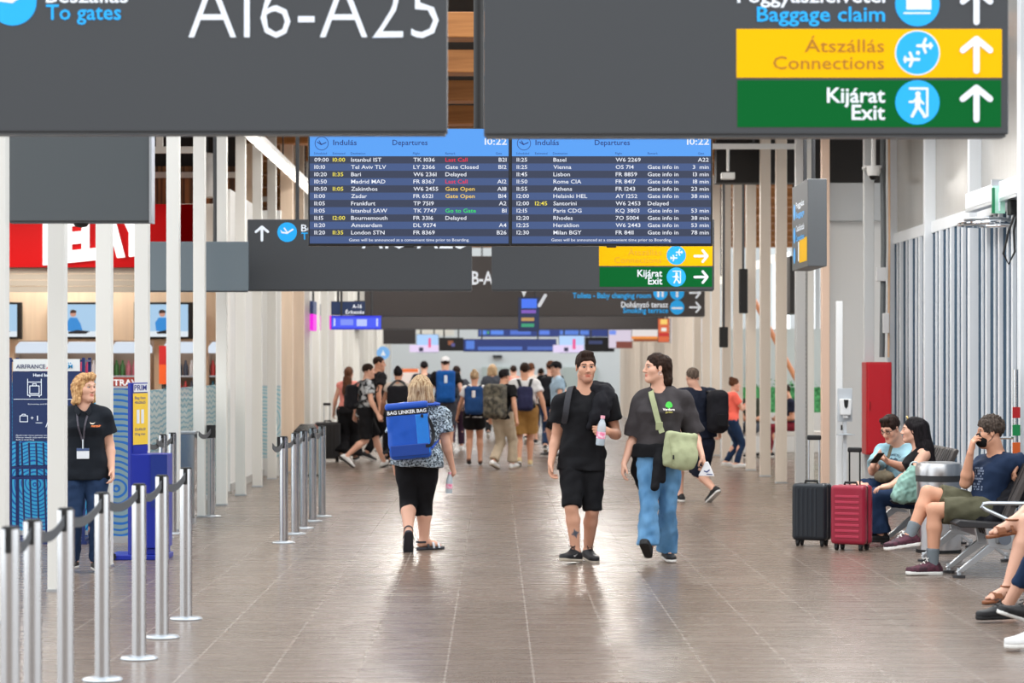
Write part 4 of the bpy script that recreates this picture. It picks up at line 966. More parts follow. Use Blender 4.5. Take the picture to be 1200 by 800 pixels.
far_screen(713, 386, 741, 408, 58, (226, 214, 232), 'pinkish white far advert screen over the woman', .6, extra=[((120, 150, 240), (714, 387, 722, 392)), ((130, 70, 60), (722, 400, 741, 408))])
far_screen(740, 385, 772, 400, 57, (240, 232, 230), 'white and orange far advert screen over the woman', .6, extra=[((240, 150, 70), (740, 394, 772, 397)), ((150, 80, 50), (742, 397, 772, 400))])
far_screen(771, 373, 784.5, 401, 55, (226, 110, 70), 'narrow orange far advert screen beside the right colonnade', .6, extra=[((250, 210, 110), (774, 374, 782, 380)), ((240, 240, 230), (775, 384, 781, 388)), ((200, 50, 50), (772, 390, 784, 394))])
for k, (x0, x1) in enumerate(((785.5, 796), (799, 810), (813, 825))):  # hung glowing panels put in for the windows between the posts
    far_screen(x0, 372.5, x1, 402, 54, (222, 226, 244), 'tall pale blue glowing panel standing in for a window at far right, %s from the left' % ordinal(k).replace('nearest', 'first'), .6, 'window_stand_in', extra=[((190, 206, 250), (x0 + 1, 373, x0 + 4, 400))])
t = far_screen(607, 348, 632, 388, 40.5, (46, 62, 108), 'narrow stacked blue totem screen in front of the smoking terrace sign', .3, 'totem_screen', extra=[((70, 120, 245), (611, 350, 629, 361)), ((130, 90, 190), (611, 363, 628, 367)), ((190, 150, 90), (611, 372, 626, 376)), ((60, 160, 120), (611, 379, 626, 383))])
f = Face(40.4); f.poly('symbol', [(610, 339), (618, 339), (614, 348)], .01); f.stroke('lettering', [(632, 358), (639, 346)], 4, .01); f.build(t, SM, loc=t.location)
far_screen(470, 431, 492, 450, 58, (240, 226, 220), 'white poster with orange band behind the blonde woman', .15, 'poster', extra=[((240, 120, 60), (470, 432, 490, 436))], rod=False, cat='poster')
MB().cyl((0, .05, -1.2), (0, .05, 0), .03, 8).build('stand', DARK, [o for o in bpy.data.objects if o.name == 'poster'][0])
t = empty('round_sign', (PX(449, 46), 46, 0), 'round blue sign on a thin pole at the far left', 'sign')
z = PZ(413.5, 46); MB().cyl((0, 0, z), (0, .03, z), .125, 24).build('sign_disc', mat('round_blue', (120, 180, 240), rough=.4, emit=.2), t)
MB().prism([(-.05, -.05), (.05, -.05), (0, .06)], (0, -.006, z), (1, 0, 0), (0, 0, 1), (0, .005, 0)).build('sign_symbol', LET, t)
MB().cyl((0, .05, 0), (0, .05, z), .02, 8).lathe([(0, 0), (.18, 0), (.18, .015), (0, .02)]).build('pole', DARK, t)
# end wall doors and far furniture
struct(MB().box(PX(565, 82.9), PX(600, 82.9), 82.85, 83.0, 0, PZ(430, 82.9)).build('door_1', mat('far_door', (166, 176, 172), rough=.5)))
struct(MB().box(PX(660, 82.9), PX(700, 82.9), 82.85, 83.0, 0, PZ(430, 82.9)).build('door_2', mat('far_door', (166, 176, 172), rough=.5)))
t = empty('wall_lamp', (PX(583, 82.7), 82.8, PZ(419, 82.8)), 'small dark lamp on the far end wall', 'lamp'); MB().box(-.16, .16, 0, .2, 0, .09).build('lamp_body', DARK, t, bevel=.01)
# lounge beyond the right colonnade
t = empty('planter', (6.0, 45.5, 0), 'long planter with green hedge beyond the right colonnade', 'planter')
MB().box(-1.4, 1.6, -.2, .2, 0, .75).build('trough', mat('trough_white', (214, 214, 212), rough=.5), t, bevel=.01)
HG = two_tone('hedge_green', (36, 110, 60), (96, 190, 120), 14, lo=.35, hi=.65, rough=.7, bump=.6)
mb = MB(); rg = np.random.RandomState(3)
for _ in range(900):
    x, y, z = rg.uniform(-1.38, 1.58), rg.uniform(-.22, .22), rg.uniform(.72, 1.32); a, b = rg.uniform(0, 6.28), rg.uniform(-1, 1); l = .09
    dx, dy, dz = math.cos(a) * l, math.sin(a) * l, b * l
    mb.add([(x, y, z), (x + dx * .5 - dy * .3, y + dy * .5 + dx * .3, z + dz * .5), (x + dx, y + dy, z + dz), (x + dx * .5 + dy * .3, y + dy * .5 - dx * .3, z + dz * .5)], [(0, 1, 2, 3)])
mb.box(-1.36, 1.56, -.15, .15, .7, 1.22).build('foliage', HG, t)['kind'] = 'stuff'
struct(MB().box(4.6, 7.4, 47.5, 47.6, 0, 2.35).build('wall_partition', mat('partition', (206, 216, 218), rough=.5)))
t = empty('lounge_bench', (6.0, 43.2, 0), 'long white low bench beyond the right colonnade', 'bench')
MB().box(-1.6, 1.6, -.25, .25, .38, .46).build('seat', mat('lounge_white', (222, 218, 212), rough=.5), t, bevel=.01)
for x in (-1.45, 0, 1.45): MB().box(x - .04, x + .04, -.22, .22, 0, .38).build('leg', mat('lounge_white', (222, 218, 212), rough=.5), t)
q = P(868, 322, 46.3); q2 = P(934, 446, 46.3)
t = empty('stair_handrail', (q2[0], 46.3, 0), 'sloping orange wood handrail beyond the right colonnade', 'handrail')
MB().tube([(q[0] - q2[0], 0, q[2]), (0, 0, q2[2]), (.35, 0, .9)], .05, 8).build('rail', mat('rail_orange', (214, 140, 100), rough=.5), t, smooth=True)
MB().cyl((.35, 0, 0), (.35, 0, .9), .03, 8).cyl((q[0] - q2[0], 0, 0), (q[0] - q2[0], 0, q[2]), .03, 8).build('rail_post', mat('rail_post', (190, 186, 180), rough=.4), t)
# ================================================================== SOFT-SHAPE ENGINE (distance fields -> surface nets), used for people, clothes and bags
V = lambda *a: np.array(a, dtype=float)
def nrm(v):
    v = np.asarray(v, float); return v / (np.linalg.norm(v) + 1e-12)
def surface_nets(f, xs, ys, zs):
    ins = f < 0
    c = np.zeros(tuple(s - 1 for s in f.shape), np.int8)
    for a in (0, 1):
        for b in (0, 1):
            for d in (0, 1): c += ins[a:f.shape[0] - 1 + a, b:f.shape[1] - 1 + b, d:f.shape[2] - 1 + d]
    mixed = (c > 0) & (c < 8); idx = np.argwhere(mixed); n = len(idx)
    vid = -np.ones(mixed.shape, np.int32); vid[mixed] = np.arange(n)
    acc = np.zeros((n, 3)); cnt = np.zeros(n); ax = (xs, ys, zs)
    cs = [(a, b, d) for a in (0, 1) for b in (0, 1) for d in (0, 1)]
    for p in cs:
        for k in range(3):
            if p[k] == 0:
                q = list(p); q[k] = 1
                ip = idx + p; iq = idx + q
                fa = f[ip[:, 0], ip[:, 1], ip[:, 2]]; fb = f[iq[:, 0], iq[:, 1], iq[:, 2]]
                m = (fa < 0) != (fb < 0); t = np.where(m, fa / np.where(m, fa - fb, 1), 0)
                pos = np.stack([ax[j][ip[:, j]] for j in range(3)], 1)
                pos[:, k] += t * (ax[k][iq[:, k]] - ax[k][ip[:, k]])
                acc[m] += pos[m]; cnt[m] += 1
    vs = acc / np.maximum(cnt, 1)[:, None]
    faces = []
    for k in range(3):
        a = [slice(None)] * 3; b = [slice(None)] * 3; a[k] = slice(0, -1); b[k] = slice(1, None)
        o = [j for j in range(3) if j != k]
        for j in o: a[j] = slice(1, -1); b[j] = slice(1, -1)
        A = ins[tuple(a)]; B = ins[tuple(b)]; e = np.argwhere(A != B)
        if len(e) == 0: continue
        flip = A[e[:, 0], e[:, 1], e[:, 2]]
        e = e.copy()
        for j in o: e[:, j] += 1
        u, w = (o[0], o[1]) if k != 1 else (o[1], o[0])
        def g(du, dw):
            q = e.copy(); q[:, u] += du; q[:, w] += dw; return vid[q[:, 0], q[:, 1], q[:, 2]]
        quad = np.stack([g(-1, -1), g(0, -1), g(0, 0), g(-1, 0)], 1)
        quad[~flip] = quad[~flip][:, ::-1]; faces.append(quad)
    return vs, np.concatenate(faces) if faces else np.zeros((0, 4), int)

# distance functions: each returns (function of X,Y,Z, low corner, high corner)
def s_cap(a, b, ra, rb=None, cut0=None, cut1=None):
    """tapered capsule; cut0 / cut1: flat ends at that fraction of its length"""
    a = V(*a); b = V(*b); rb = ra if rb is None else rb; d = b - a; L2 = max(d @ d, 1e-9); L = math.sqrt(L2)
    def fn(X, Y, Z):
        px, py, pz = X - a[0], Y - a[1], Z - a[2]
        t = (px * d[0] + py * d[1] + pz * d[2]) / L2; tc = np.clip(t, 0, 1)
        r = np.sqrt((px - tc * d[0]) ** 2 + (py - tc * d[1]) ** 2 + (pz - tc * d[2]) ** 2) - (ra + (rb - ra) * tc)
        if cut0 is not None: r = np.maximum(r, (cut0 - t) * L)
        if cut1 is not None: r = np.maximum(r, (t - cut1) * L)
        return r
    return fn, np.minimum(a - ra, b - rb), np.maximum(a + ra, b + rb)
def s_ell(c, r, R=None):
    """ellipsoid; R: rows are its own axes"""
    c = V(*c); r = V(*r); R = np.eye(3) if R is None else np.array(R)
    def fn(X, Y, Z):
        px, py, pz = X - c[0], Y - c[1], Z - c[2]
        k0 = 0; k1 = 0
        for i in range(3):
            q = px * R[i, 0] + py * R[i, 1] + pz * R[i, 2]; k0 = k0 + (q / r[i]) ** 2; k1 = k1 + (q / r[i] ** 2) ** 2
        k0 = np.sqrt(k0); k1 = np.sqrt(k1) + 1e-9
        return k0 * (k0 - 1) / k1
    e = np.sqrt(((R.T * r) ** 2).sum(1)); return fn, c - e, c + e
def s_box(c, h, R=None, rad=0.02):
    c = V(*c); h = V(*h); R = np.eye(3) if R is None else np.array(R)
    def fn(X, Y, Z):
        px, py, pz = X - c[0], Y - c[1], Z - c[2]; o = 0; mxx = -9
        for i in range(3):
            q = np.abs(px * R[i, 0] + py * R[i, 1] + pz * R[i, 2]) - h[i] + rad
            o = o + np.maximum(q, 0) ** 2; mxx = np.maximum(mxx, q)
        return np.sqrt(o) + np.minimum(mxx, 0) - rad
    e = (np.abs(R.T) * h).sum(1); return fn, c - e, c + e
def s_loft(a, b, la, lb, prof, n=2.4, infl=0.0):
    """tube with elliptical sections along a-b; la, lb: sideways axis at the ends; prof rows: t, half width, half depth, forward offset"""
    a = V(*a); b = V(*b); d = b - a; L = np.linalg.norm(d); ax = d / L; la = nrm(la); lb = nrm(lb); prof = np.array(prof, float)
    def fn(X, Y, Z):
        px, py, pz = X - a[0], Y - a[1], Z - a[2]
        t = (px * ax[0] + py * ax[1] + pz * ax[2]) / L; tc = np.clip(t, prof[0, 0], prof[-1, 0])
        w = np.interp(tc, prof[:, 0], prof[:, 1]) + infl; dd = np.interp(tc, prof[:, 0], prof[:, 2]) + infl; o = np.interp(tc, prof[:, 0], prof[:, 3])
        u = 0; v = 0
        s = np.clip(t, 0, 1)
        lx = [la[i] + (lb[i] - la[i]) * s for i in range(3)]
        q = np.sqrt(lx[0] ** 2 + lx[1] ** 2 + lx[2] ** 2) + 1e-9; lx = [k / q for k in lx]
        # forward = up-axis x right
        fx = [ax[1] * lx[2] - ax[2] * lx[1], ax[2] * lx[0] - ax[0] * lx[2], ax[0] * lx[1] - ax[1] * lx[0]]
        u = px * lx[0] + py * lx[1] + pz * lx[2]; v = px * fx[0] + py * fx[1] + pz * fx[2] - o
        r = ((np.abs(u) / w) ** n + (np.abs(v) / dd) ** n) ** (1 / n)
        s_ = (r - 1) * np.minimum(w, dd)
        return np.maximum(s_, np.maximum((prof[0, 0] - t) * L, (t - prof[-1, 0]) * L))
    m = max(prof[:, 1].max(), (prof[:, 2] + np.abs(prof[:, 3])).max()) + infl
    p0 = a + d * prof[0, 0]; p1 = a + d * prof[-1, 0]
    return fn, np.minimum(p0, p1) - m, np.maximum(p0, p1) + m
def s_foot(heel, toe, up, rh, rt, h0, h1, rm=None):
    """flat sole shape: a tapered outline from heel to toe, between heights h0 and h1 along up"""
    heel = V(*heel); toe = V(*toe); up = nrm(up); d = toe - heel; d = d - up * (d @ up); L2 = d @ d
    def fn(X, Y, Z):
        px, py, pz = X - heel[0], Y - heel[1], Z - heel[2]
        hgt = px * up[0] + py * up[1] + pz * up[2]
        qx, qy, qz = px - hgt * up[0], py - hgt * up[1], pz - hgt * up[2]
        t = np.clip((qx * d[0] + qy * d[1] + qz * d[2]) / L2, 0, 1)
        r = np.sqrt((qx - t * d[0]) ** 2 + (qy - t * d[1]) ** 2 + (qz - t * d[2]) ** 2) - (rh + (rt - rh) * t)
        return np.maximum(r, np.abs(hgt - (h0 + h1) / 2) - (h1 - h0) / 2)
    m = max(rh, rt) + max(abs(h0), abs(h1)); return fn, np.minimum(heel, toe) - m, np.maximum(heel, toe) + m
class Field:
    def __init__(s): s.ops = []
    def add(s, prim, k=0.02, mode='u'): s.ops.append((prim, k, mode)); return s
    def sub(s, prim, k=0.01): return s.add(prim, k, 's')
    def cut(s, p, n):
        """keep the side of the plane at p that n points away from"""
        p = V(*p); n = nrm(n); s.ops.append(((lambda X, Y, Z: (X - p[0]) * n[0] + (Y - p[1]) * n[1] + (Z - p[2]) * n[2], None, None), 0, 'i')); return s
    def mesh(s, h, fine=()):
        us = [o for o in s.ops if o[2] == 'u']
        lo = np.min([o[0][1] for o in us], 0) - 2.5 * h; hi = np.max([o[0][2] for o in us], 0) + 2.5 * h
        axes = []
        for j in range(3):
            v = [lo[j]]; iv = [(f[0][j], f[1][j], f[2]) for f in fine]
            while v[-1] < hi[j]:
                st = h
                for a, b, hf in iv:
                    if a - h * .6 <= v[-1] <= b: st = min(st, hf)
                v.append(v[-1] + st)
            axes.append(np.array(v))
        xs, ys, zs = axes; F = np.full((len(xs), len(ys), len(zs)), 0.1, np.float32)
        for (fn, l, u), k, mode in s.ops:
            if l is None: sl = (slice(None),) * 3
            else:
                m = k + 2.5 * h; sl = tuple(slice(max(np.searchsorted(a, l[j] - m) - 1, 0), np.searchsorted(a, u[j] + m) + 1) for j, a in enumerate(axes))
            X = xs[sl[0]][:, None, None]; Y = ys[sl[1]][None, :, None]; Z = zs[sl[2]][None, None, :]
            if X.size == 0 or Y.size == 0 or Z.size == 0: continue
            d = np.broadcast_to(fn(X, Y, Z), F[sl].shape).astype(np.float32); f = F[sl]
            if mode == 'u':
                r = np.minimum(f, d)
                if k > 0: q = np.maximum(k - np.abs(f - d), 0) / k; r = r - q * q * k * .25
            elif mode == 's':
                e = -d; r = np.maximum(f, e)
                if k > 0: q = np.maximum(k - np.abs(f - e), 0) / k; r = r + q * q * k * .25
            else: r = np.maximum(f, d)
            F[sl] = r
        F[0] = F[-1] = 0.1; F[:, 0] = F[:, -1] = 0.1; F[:, :, 0] = F[:, :, -1] = 0.1
        return surface_nets(F, xs, ys, zs)
_rw = np.random.RandomState(11); _wk = [(nrm(_rw.normal(size=3)) * _rw.uniform(.7, 1.6), _rw.uniform(0, 6.28)) for _ in range(10)]
def ripple(vs, wl, amp, st=(1, 1, 1), seed=0):
    """fold-like displacement field"""
    q = vs * np.array(st) * (2 * math.pi / wl) + seed * 7.3; r = 0
    for i, (k, ph) in enumerate(_wk):
        r = r + np.sin(q @ k + ph + 1.5 * np.sin(q @ _wk[(i + 3) % 10][0] * .6 + ph))
    return amp * r / 4.0
def soft(name, field, h, m, parent=None, fine=(), fold=None, origin=(0, 0, 0), paint=None, mats=None):
    vs, fs = field.mesh(h, fine)
    if fold is not None and len(vs):
        a = vs[fs[:, 2]] - vs[fs[:, 0]]; b = vs[fs[:, 3]] - vs[fs[:, 1]]; fnm = np.cross(a, b); N = np.zeros_like(vs)
        for j in range(4): np.add.at(N, fs[:, j], fnm)
        N /= np.linalg.norm(N, axis=1)[:, None] + 1e-12
        vs = vs + N * ripple(vs, *fold)[:, None]
    me = bpy.data.meshes.new(name); org = np.array(origin)
    me.vertices.add(len(vs)); me.vertices.foreach_set('co', (vs - org).astype(np.float32).ravel())
    me.loops.add(len(fs) * 4); me.loops.foreach_set('vertex_index', fs.astype(np.int32).ravel())
    me.polygons.add(len(fs)); me.polygons.foreach_set('loop_start', np.arange(0, 4 * len(fs), 4, dtype=np.int32)); me.polygons.foreach_set('loop_total', np.full(len(fs), 4, np.int32))
    me.update(calc_edges=True)
    for x in (mats or [m]): me.materials.append(x)
    if paint is not None:
        cen = vs[fs].mean(1); me.polygons.foreach_set('material_index', paint(cen).astype(np.int32))
    me.polygons.foreach_set('use_smooth', np.ones(len(fs), bool)); me.update()
    o = bpy.data.objects.new(name, me); COL.objects.link(o)
    if parent is not None: o.parent = parent
    else: o.location = tuple(org)
    return o
def bvh_of(o):
    me = o.data; off = np.array(o.matrix_world.translation if o.parent is None else (0, 0, 0))
    return BVHTree.FromPolygons([v.co[:] for v in me.vertices], [tuple(p.vertices) for p in me.polygons])
def decal(name, verts2, faces, o_, u, v, n, target, m, parent, lift=.004):
    """flat artwork wrapped on to a soft surface: rays along -n from the plane o_,u,v (coordinates local to the parent)"""
    tree = bvh_of(target); vs = []
    last = None
    for x, y in verts2:
        p = Vector(V(*o_) + np.array(u) * x + np.array(v) * y + np.array(n) * .4); hit = tree.ray_cast(p, Vector(tuple(-np.array(n))))
        if hit[0] is None: q = V(*o_) + np.array(u) * x + np.array(v) * y if last is None else last
        else: q = np.array(hit[0]) + np.array(n) * lift
        last = q; vs.append(tuple(q))
    mb = MB(); mb.add(vs, faces); me = bpy.data.meshes.new(name); me.from_pydata(mb.v, [], mb.f); me.materials.append(m); me.update()
    o = bpy.data.objects.new(name, me); COL.objects.link(o); o.parent = parent; return o
def grid_art(polys, step=0.012):
    """cut convex polygons (2-D) into small pieces so they can follow a curved surface"""
    import bmesh
    bm = bmesh.new()
    for p in polys:
        vv = [bm.verts.new((x, y, 0)) for x, y in p]
        try: bm.faces.new(vv)
        except Exception: pass
    xs = [v.co.x for v in bm.verts]; ys = [v.co.y for v in bm.verts]
    for a, lo, hi in ((0, min(xs), max(xs)), (1, min(ys), max(ys))):
        k = lo + step
        while k < hi:
            co = (k, 0, 0) if a == 0 else (0, k, 0); no = (1, 0, 0) if a == 0 else (0, 1, 0)
            bmesh.ops.bisect_plane(bm, geom=bm.verts[:] + bm.edges[:] + bm.faces[:], plane_co=co, plane_no=no); k += step
    bm.verts.index_update(); vs = [(v.co.x, v.co.y) for v in bm.verts]; fs = [tuple(v.index for v in f.verts) for f in bm.faces]; bm.free()
    return vs, fs
def text_art(t, w, cap, x0=0, y0=0, bold=.02, arc=0.0):
    vs, fs = glyphs(t, bold); mn, mx = vs[:, 0].min(), vs[:, 0].max(); out = []
    for v in vs:
        x = (v[0] - mn) / (mx - mn) * w; y = v[1] / CAP * cap
        if arc: a = (x - w / 2) / arc; x, y = w / 2 + math.sin(a) * (arc + y), math.cos(a) * (arc + y) - arc
        out.append((x0 + x, y0 + y))
    return out, fs
def disc_art(x, y, r, n=18): return [(x + r * math.cos(6.2832 * i / n), y + r * math.sin(6.2832 * i / n)) for i in range(n)]

# ================================================================== PEOPLE
SKIN = {}
def skin_mats(tone):
    if tone not in SKIN:
        c = dict(fair=(222, 172, 148), lite=(208, 156, 130), mid=(206, 152, 124), tan=(186, 128, 98), dark=(120, 78, 58))[tone]
        d = lambda k, r, g, b: mat('skin_%s_%s' % (tone, k), (max(0, min(255, c[0] + r)), max(0, min(255, c[1] + g)), max(0, min(255, c[2] + b))), rough=.5, spec=.35, bump=.06, bscale=80)
        SKIN[tone] = [d('base', 0, 0, 0), d('lip', -18, -44, -38), mat('eye_white', (188, 178, 170), rough=.3), mat('iris_dark', (40, 28, 22), rough=.2), None, d('stubble', -30, -28, -24), mat('nostril', (158, 100, 84), rough=.7)]
    return SKIN[tone]
HAIR = dict(brown=hair_mat('hair_brown', (32, 20, 15), (54, 36, 27)), black=hair_mat('hair_black', (12, 10, 12), (34, 28, 32)), blonde=hair_mat('hair_blonde', (142, 108, 76), (214, 188, 152)),
            ginger=hair_mat('hair_ginger', (150, 104, 64), (222, 180, 128)), grey=hair_mat('hair_grey', (70, 58, 50), (116, 100, 88)), auburn=hair_mat('hair_auburn', (62, 36, 24), (112, 72, 48)), salt=hair_mat('hair_salt', (44, 36, 32), (88, 76, 68)), dark=hair_mat('hair_dark', (26, 18, 16), (58, 40, 34)))
def ik(a, b, l1, l2, pole):
    a = V(*a); b = V(*b); d = b - a; L = min(np.linalg.norm(d), (l1 + l2) * .998); u = nrm(d)
    x = (l1 * l1 - l2 * l2 + L * L) / (2 * L); hh = math.sqrt(max(l1 * l1 - x * x, 0)); p = V(*pole); p = nrm(p - u * (p @ u))
    return a + u * x + p * hh
def yaw(deg): a = math.radians(deg); return V(math.sin(a), -math.cos(a), 0)   # 0 towards the camera, 90 to image right, 180 away
UP = V(0, 0, 1)

def head_frame(c, deg, pitch=0.0, roll=0.0, up=None):
    f = yaw(deg); r = np.cross(f, UP); p = math.radians(pitch)
    f2 = f * math.cos(p) + UP * math.sin(p); u2 = UP * math.cos(p) - f * math.sin(p); q = math.radians(roll)
    r2 = r * math.cos(q) + u2 * math.sin(q); u3 = u2 * math.cos(q) - r * math.sin(q)
    return dict(c=V(*c), r=r2, f=f2, u=u3)
def H(hf, r, f, u, s=1.0): return hf['c'] + s * (hf['r'] * r + hf['f'] * f + hf['u'] * u)
def HR(hf): return np.array([hf['r'], hf['f'], hf['u']])

class Person:
    def __init__(s, D, px, feet_py=None, tone='fair', yaw_=0, h=1.75, build=1.0, sex='m', res=1.0, gap=None):
        s.D = D; s.tone = tone; s.yaw = yaw_; s.h = h; s.k = h / 1.75; s.b = build; s.sex = sex; s.res = res
        s.root = V(PX(px, D), D, 0.0); s.J = {}; s.head_yaw = yaw_; s.head_pitch = 0; s.head_roll = 0; s.torso_yaw = yaw_; s.hip_yaw = yaw_
        s.hands = {'L': dict(curl=.5), 'R': dict(curl=.5)}; s.feet = {}; s.bare = True
    # --- default standing / walking skeleton (left/right are the person's own)
    def stand(s, stride=0.0, lead='L', lean=0.0, arm=(0.12, -0.12), spread=0.05):
        k = s.k; F = yaw(s.yaw); R = np.cross(F, UP); o = s.root.copy(); J = s.J
        hip = o + UP * (.93 * k - .03 * abs(stride)); J['pelvis'] = hip
        top = hip + UP * (.53 * k) + F * lean; J['neck'] = top
        J['head'] = top + UP * (.165 * k) + F * (.03 + lean * .3)
        sw = (.185 if s.sex == 'm' else .165) * k * (0.5 + 0.5 * s.b)
        for S_, sg in (('R', 1), ('L', -1)):
            J['sh' + S_] = top + R * sg * sw - UP * .055 * k
            J['hip' + S_] = hip + R * sg * .085 * k * s.b - UP * .02
            fwd = (stride if S_ == lead else -stride)
            an = o + R * sg * (.075 + spread * .3) + F * fwd + UP * (.085 if fwd >= 0 else .085 + .11 * abs(stride) / .35)
            J['an' + S_] = an; J['kn' + S_] = ik(J['hip' + S_], an, .44 * k, .42 * k, F)
            s.feet[S_] = dict(dir=F.copy(), pitch=(math.radians(14) * min(1, stride / .3) if fwd > 0 and stride else (-math.radians(38) * min(1, stride / .3) if stride else 0)))
            sw_f = arm[0] if S_ == lead else arm[1]; sw_f = -sw_f
            wr = J['sh' + S_] + R * sg * (.09 + .05 * s.b) - UP * .50 * k + F * sw_f
            J['wr' + S_] = wr; J['el' + S_] = ik(J['sh' + S_], wr, .29 * k, .255 * k, -F + R * sg * .3)
        return s
    def set(s, **kw):
        for a, p in kw.items(): s.J[a] = P(p[0], p[1], s.D + (p[2] if len(p) > 2 else 0))
        return s
    def finish_arm(s, S_, pole=None):
        k = s.k; F = yaw(s.torso_yaw); s.J['el' + S_] = ik(s.J['sh' + S_], s.J['wr' + S_], .29 * k, .255 * k, -F if pole is None else pole)
    def finish_leg(s, S_, pole=None):
        k = s.k; F = yaw(s.hip_yaw); s.J['kn' + S_] = ik(s.J['hip' + S_], s.J['an' + S_], .44 * k, .42 * k, F if pole is None else pole)
    def shoulders_from_neck(s, sw=None, drop=.055, twist=0):
        R = np.cross(yaw(s.torso_yaw + twist), UP); sw = sw or (.185 if s.sex == 'm' else .165) * s.k
        ax = nrm(s.J['neck'] - s.J['pelvis'])
        for S_, sg in (('R', 1), ('L', -1)): s.J['sh' + S_] = s.J['neck'] + R * sg * sw - ax * drop * s.k
    def hips_from_pelvis(s, hw=None):
        R = np.cross(yaw(s.hip_yaw), UP); hw = hw or .088 * s.k * s.b
        for S_, sg in (('R', 1), ('L', -1)): s.J['hip' + S_] = s.J['pelvis'] + R * sg * hw - UP * .01
    # --- torso profile
    def prof(s):
        k, b = s.k, s.b
        if s.sex == 'm':
            p = [(-.14, .10, .085, 0), (-.06, .155, .115, -.01), (.1, .162, .118, .0), (.3, .148, .108, .008), (.5, .158, .112, .008), (.68, .172, .118, .012), (.82, .165, .105, .0), (.92, .125, .08, -.01), (1.0, .072, .062, -.012)]
        else:
            p = [(-.14, .11, .09, 0), (-.05, .172, .125, -.015), (.1, .168, .12, -.006), (.3, .135, .10, .008), (.5, .142, .105, .012), (.66, .152, .125, .028), (.8, .148, .10, .004), (.92, .112, .075, -.008), (1.0, .062, .056, -.012)]
        out = []
        for t, w, d, o in p:
            e = b if t < .85 else (1 + (b - 1) * .4)
            out.append((t, w * k * e, d * k * e * (1 + .15 * (b - 1)), o + (.02 * (b - 1) if .1 < t < .5 else 0)))
        return out
    def torso(s, infl=0.0, t0=-.14, t1=1.0, prof=None, lowflare=0.0):
        J = s.J; pr = np.array(prof if prof is not None else s.prof())
        ts = sorted(set([t0, t1] + [t for t in pr[:, 0] if t0 < t < t1]))
        q = [(t,) + tuple(np.interp(t, pr[:, 0], pr[:, i]) + (lowflare * max(0, (.35 - t)) / .5 if i in (1, 2) else 0) for i in (1, 2, 3)) for t in ts]
        la = np.cross(yaw(s.hip_yaw), UP); lb = J['shR'] - J['shL']
        ax = nrm(J['neck'] - J['pelvis']); la = la - ax * (la @ ax); lb = lb - ax * (lb @ ax)
        return s_loft(J['pelvis'], J['neck'], la, lb, q, infl=infl)
    # --- limb radii
    def arm_r(s): m = (.9 if s.sex == 'f' else 1.0) * s.k * (.5 + .5 * s.b); return [.054 * m, .046 * m, .040 * m, .043 * m, .027 * m]
    def leg_r(s): m = s.k * (.4 + .6 * s.b) * (1.0 if s.sex == 'm' else 1.02); return [.092 * m, .078 * m, .056 * m, .058 * m, .036 * m]
    def build(s, label, hair=None, group=None, stubble=False, mat_brow='brown', shoe=None, hands=True):
        J = s.J; k = s.k; s.hf = head_frame(J['head'], s.head_yaw, s.head_pitch, s.head_roll); hf = s.hf; hs = s.hs = (1.0 if s.sex == 'm' else .95) * (.4 + .6 * k) * getattr(s, 'head_scale', 1.0)
        f = Field(); HRm = HR(hf)
        f.add(s.torso(0.0), .02)
        ar = s.arm_r(); lr = s.leg_r()
        for S_ in 'RL':
            sh, el, wr = J['sh' + S_], J['el' + S_], J['wr' + S_]
            f.add(s_cap(sh, el, ar[0], ar[2]), .05); f.add(s_cap(sh + (J['neck'] - sh) * .75, sh, ar[0] * .8, ar[0] * 1.0), .04)
            mid = el + (wr - el) * .28; f.add(s_cap(el, mid, ar[2], ar[3]), .02); f.add(s_cap(mid, wr, ar[3], ar[4]), .02)
            hp, kn, an = J['hip' + S_], J['kn' + S_], J['an' + S_]
            f.add(s_cap(hp, hp + (kn - hp) * .35, lr[0], lr[1] * 1.08), .05); f.add(s_cap(hp + (kn - hp) * .35, kn, lr[1] * 1.08, lr[2]), .02)
            bk = nrm(kn - hp); sh_ax = nrm(an - kn); back = nrm(-(yaw(s.hip_yaw)) + .001)
            cm = kn + (an - kn) * .3 + (nrm(hp + (an - hp) * .5 - kn) if np.linalg.norm(hp + (an - hp) * .5 - kn) > .03 else back) * .012
            f.add(s_cap(kn, cm, lr[2] * .95, lr[3]), .02); f.add(s_cap(cm, an, lr[3], lr[4]), .02)
            # foot
            fd = s.feet.get(S_, dict(dir=yaw(s.hip_yaw), pitch=0)); s.foot_frame(S_)
            ff = s.ff[S_]; f.add(s_cap(ff['heel'] + ff['up'] * .042, an, .03 * k, lr[4]), .02); f.add(s_cap(ff['heel'] + ff['up'] * .046, ff['ball'] + ff['up'] * .038, .03 * k, .027 * k), .02); f.add(s_cap(an, ff['ball'] + ff['up'] * .04, lr[4] * .9, .026 * k), .02)
            f.add(s_cap(ff['ball'] + ff['up'] * .032 + ff['side'] * .018, ff['toe'] + ff['up'] * .024 + ff['side'] * .012, .023 * k, .014 * k), .015); f.add(s_cap(ff['ball'] + ff['up'] * .031 - ff['side'] * .018, ff['toe'] - ff['dir'] * .02 + ff['up'] * .022 - ff['side'] * .025, .022 * k, .012 * k), .015)
        # neck and head
        nb = J['neck'] - nrm(J['neck'] - J['pelvis']) * .02
        nr = (.062 if s.sex == 'm' else .052) * k * (.7 + .3 * s.b)
        f.add(s_cap(nb, H(hf, 0, -.018, -.07, hs), nr * 1.08, nr), .035)
        E = lambda r, fw, u, a, b, c, kk: f.add(s_ell(H(hf, r, fw, u, hs), (a * hs, b * hs, c * hs), HRm), kk)
        C = lambda p, q, ra, rb, kk: f.add(s_cap(H(hf, *p, hs), H(hf, *q, hs), ra * hs, rb * hs), kk)
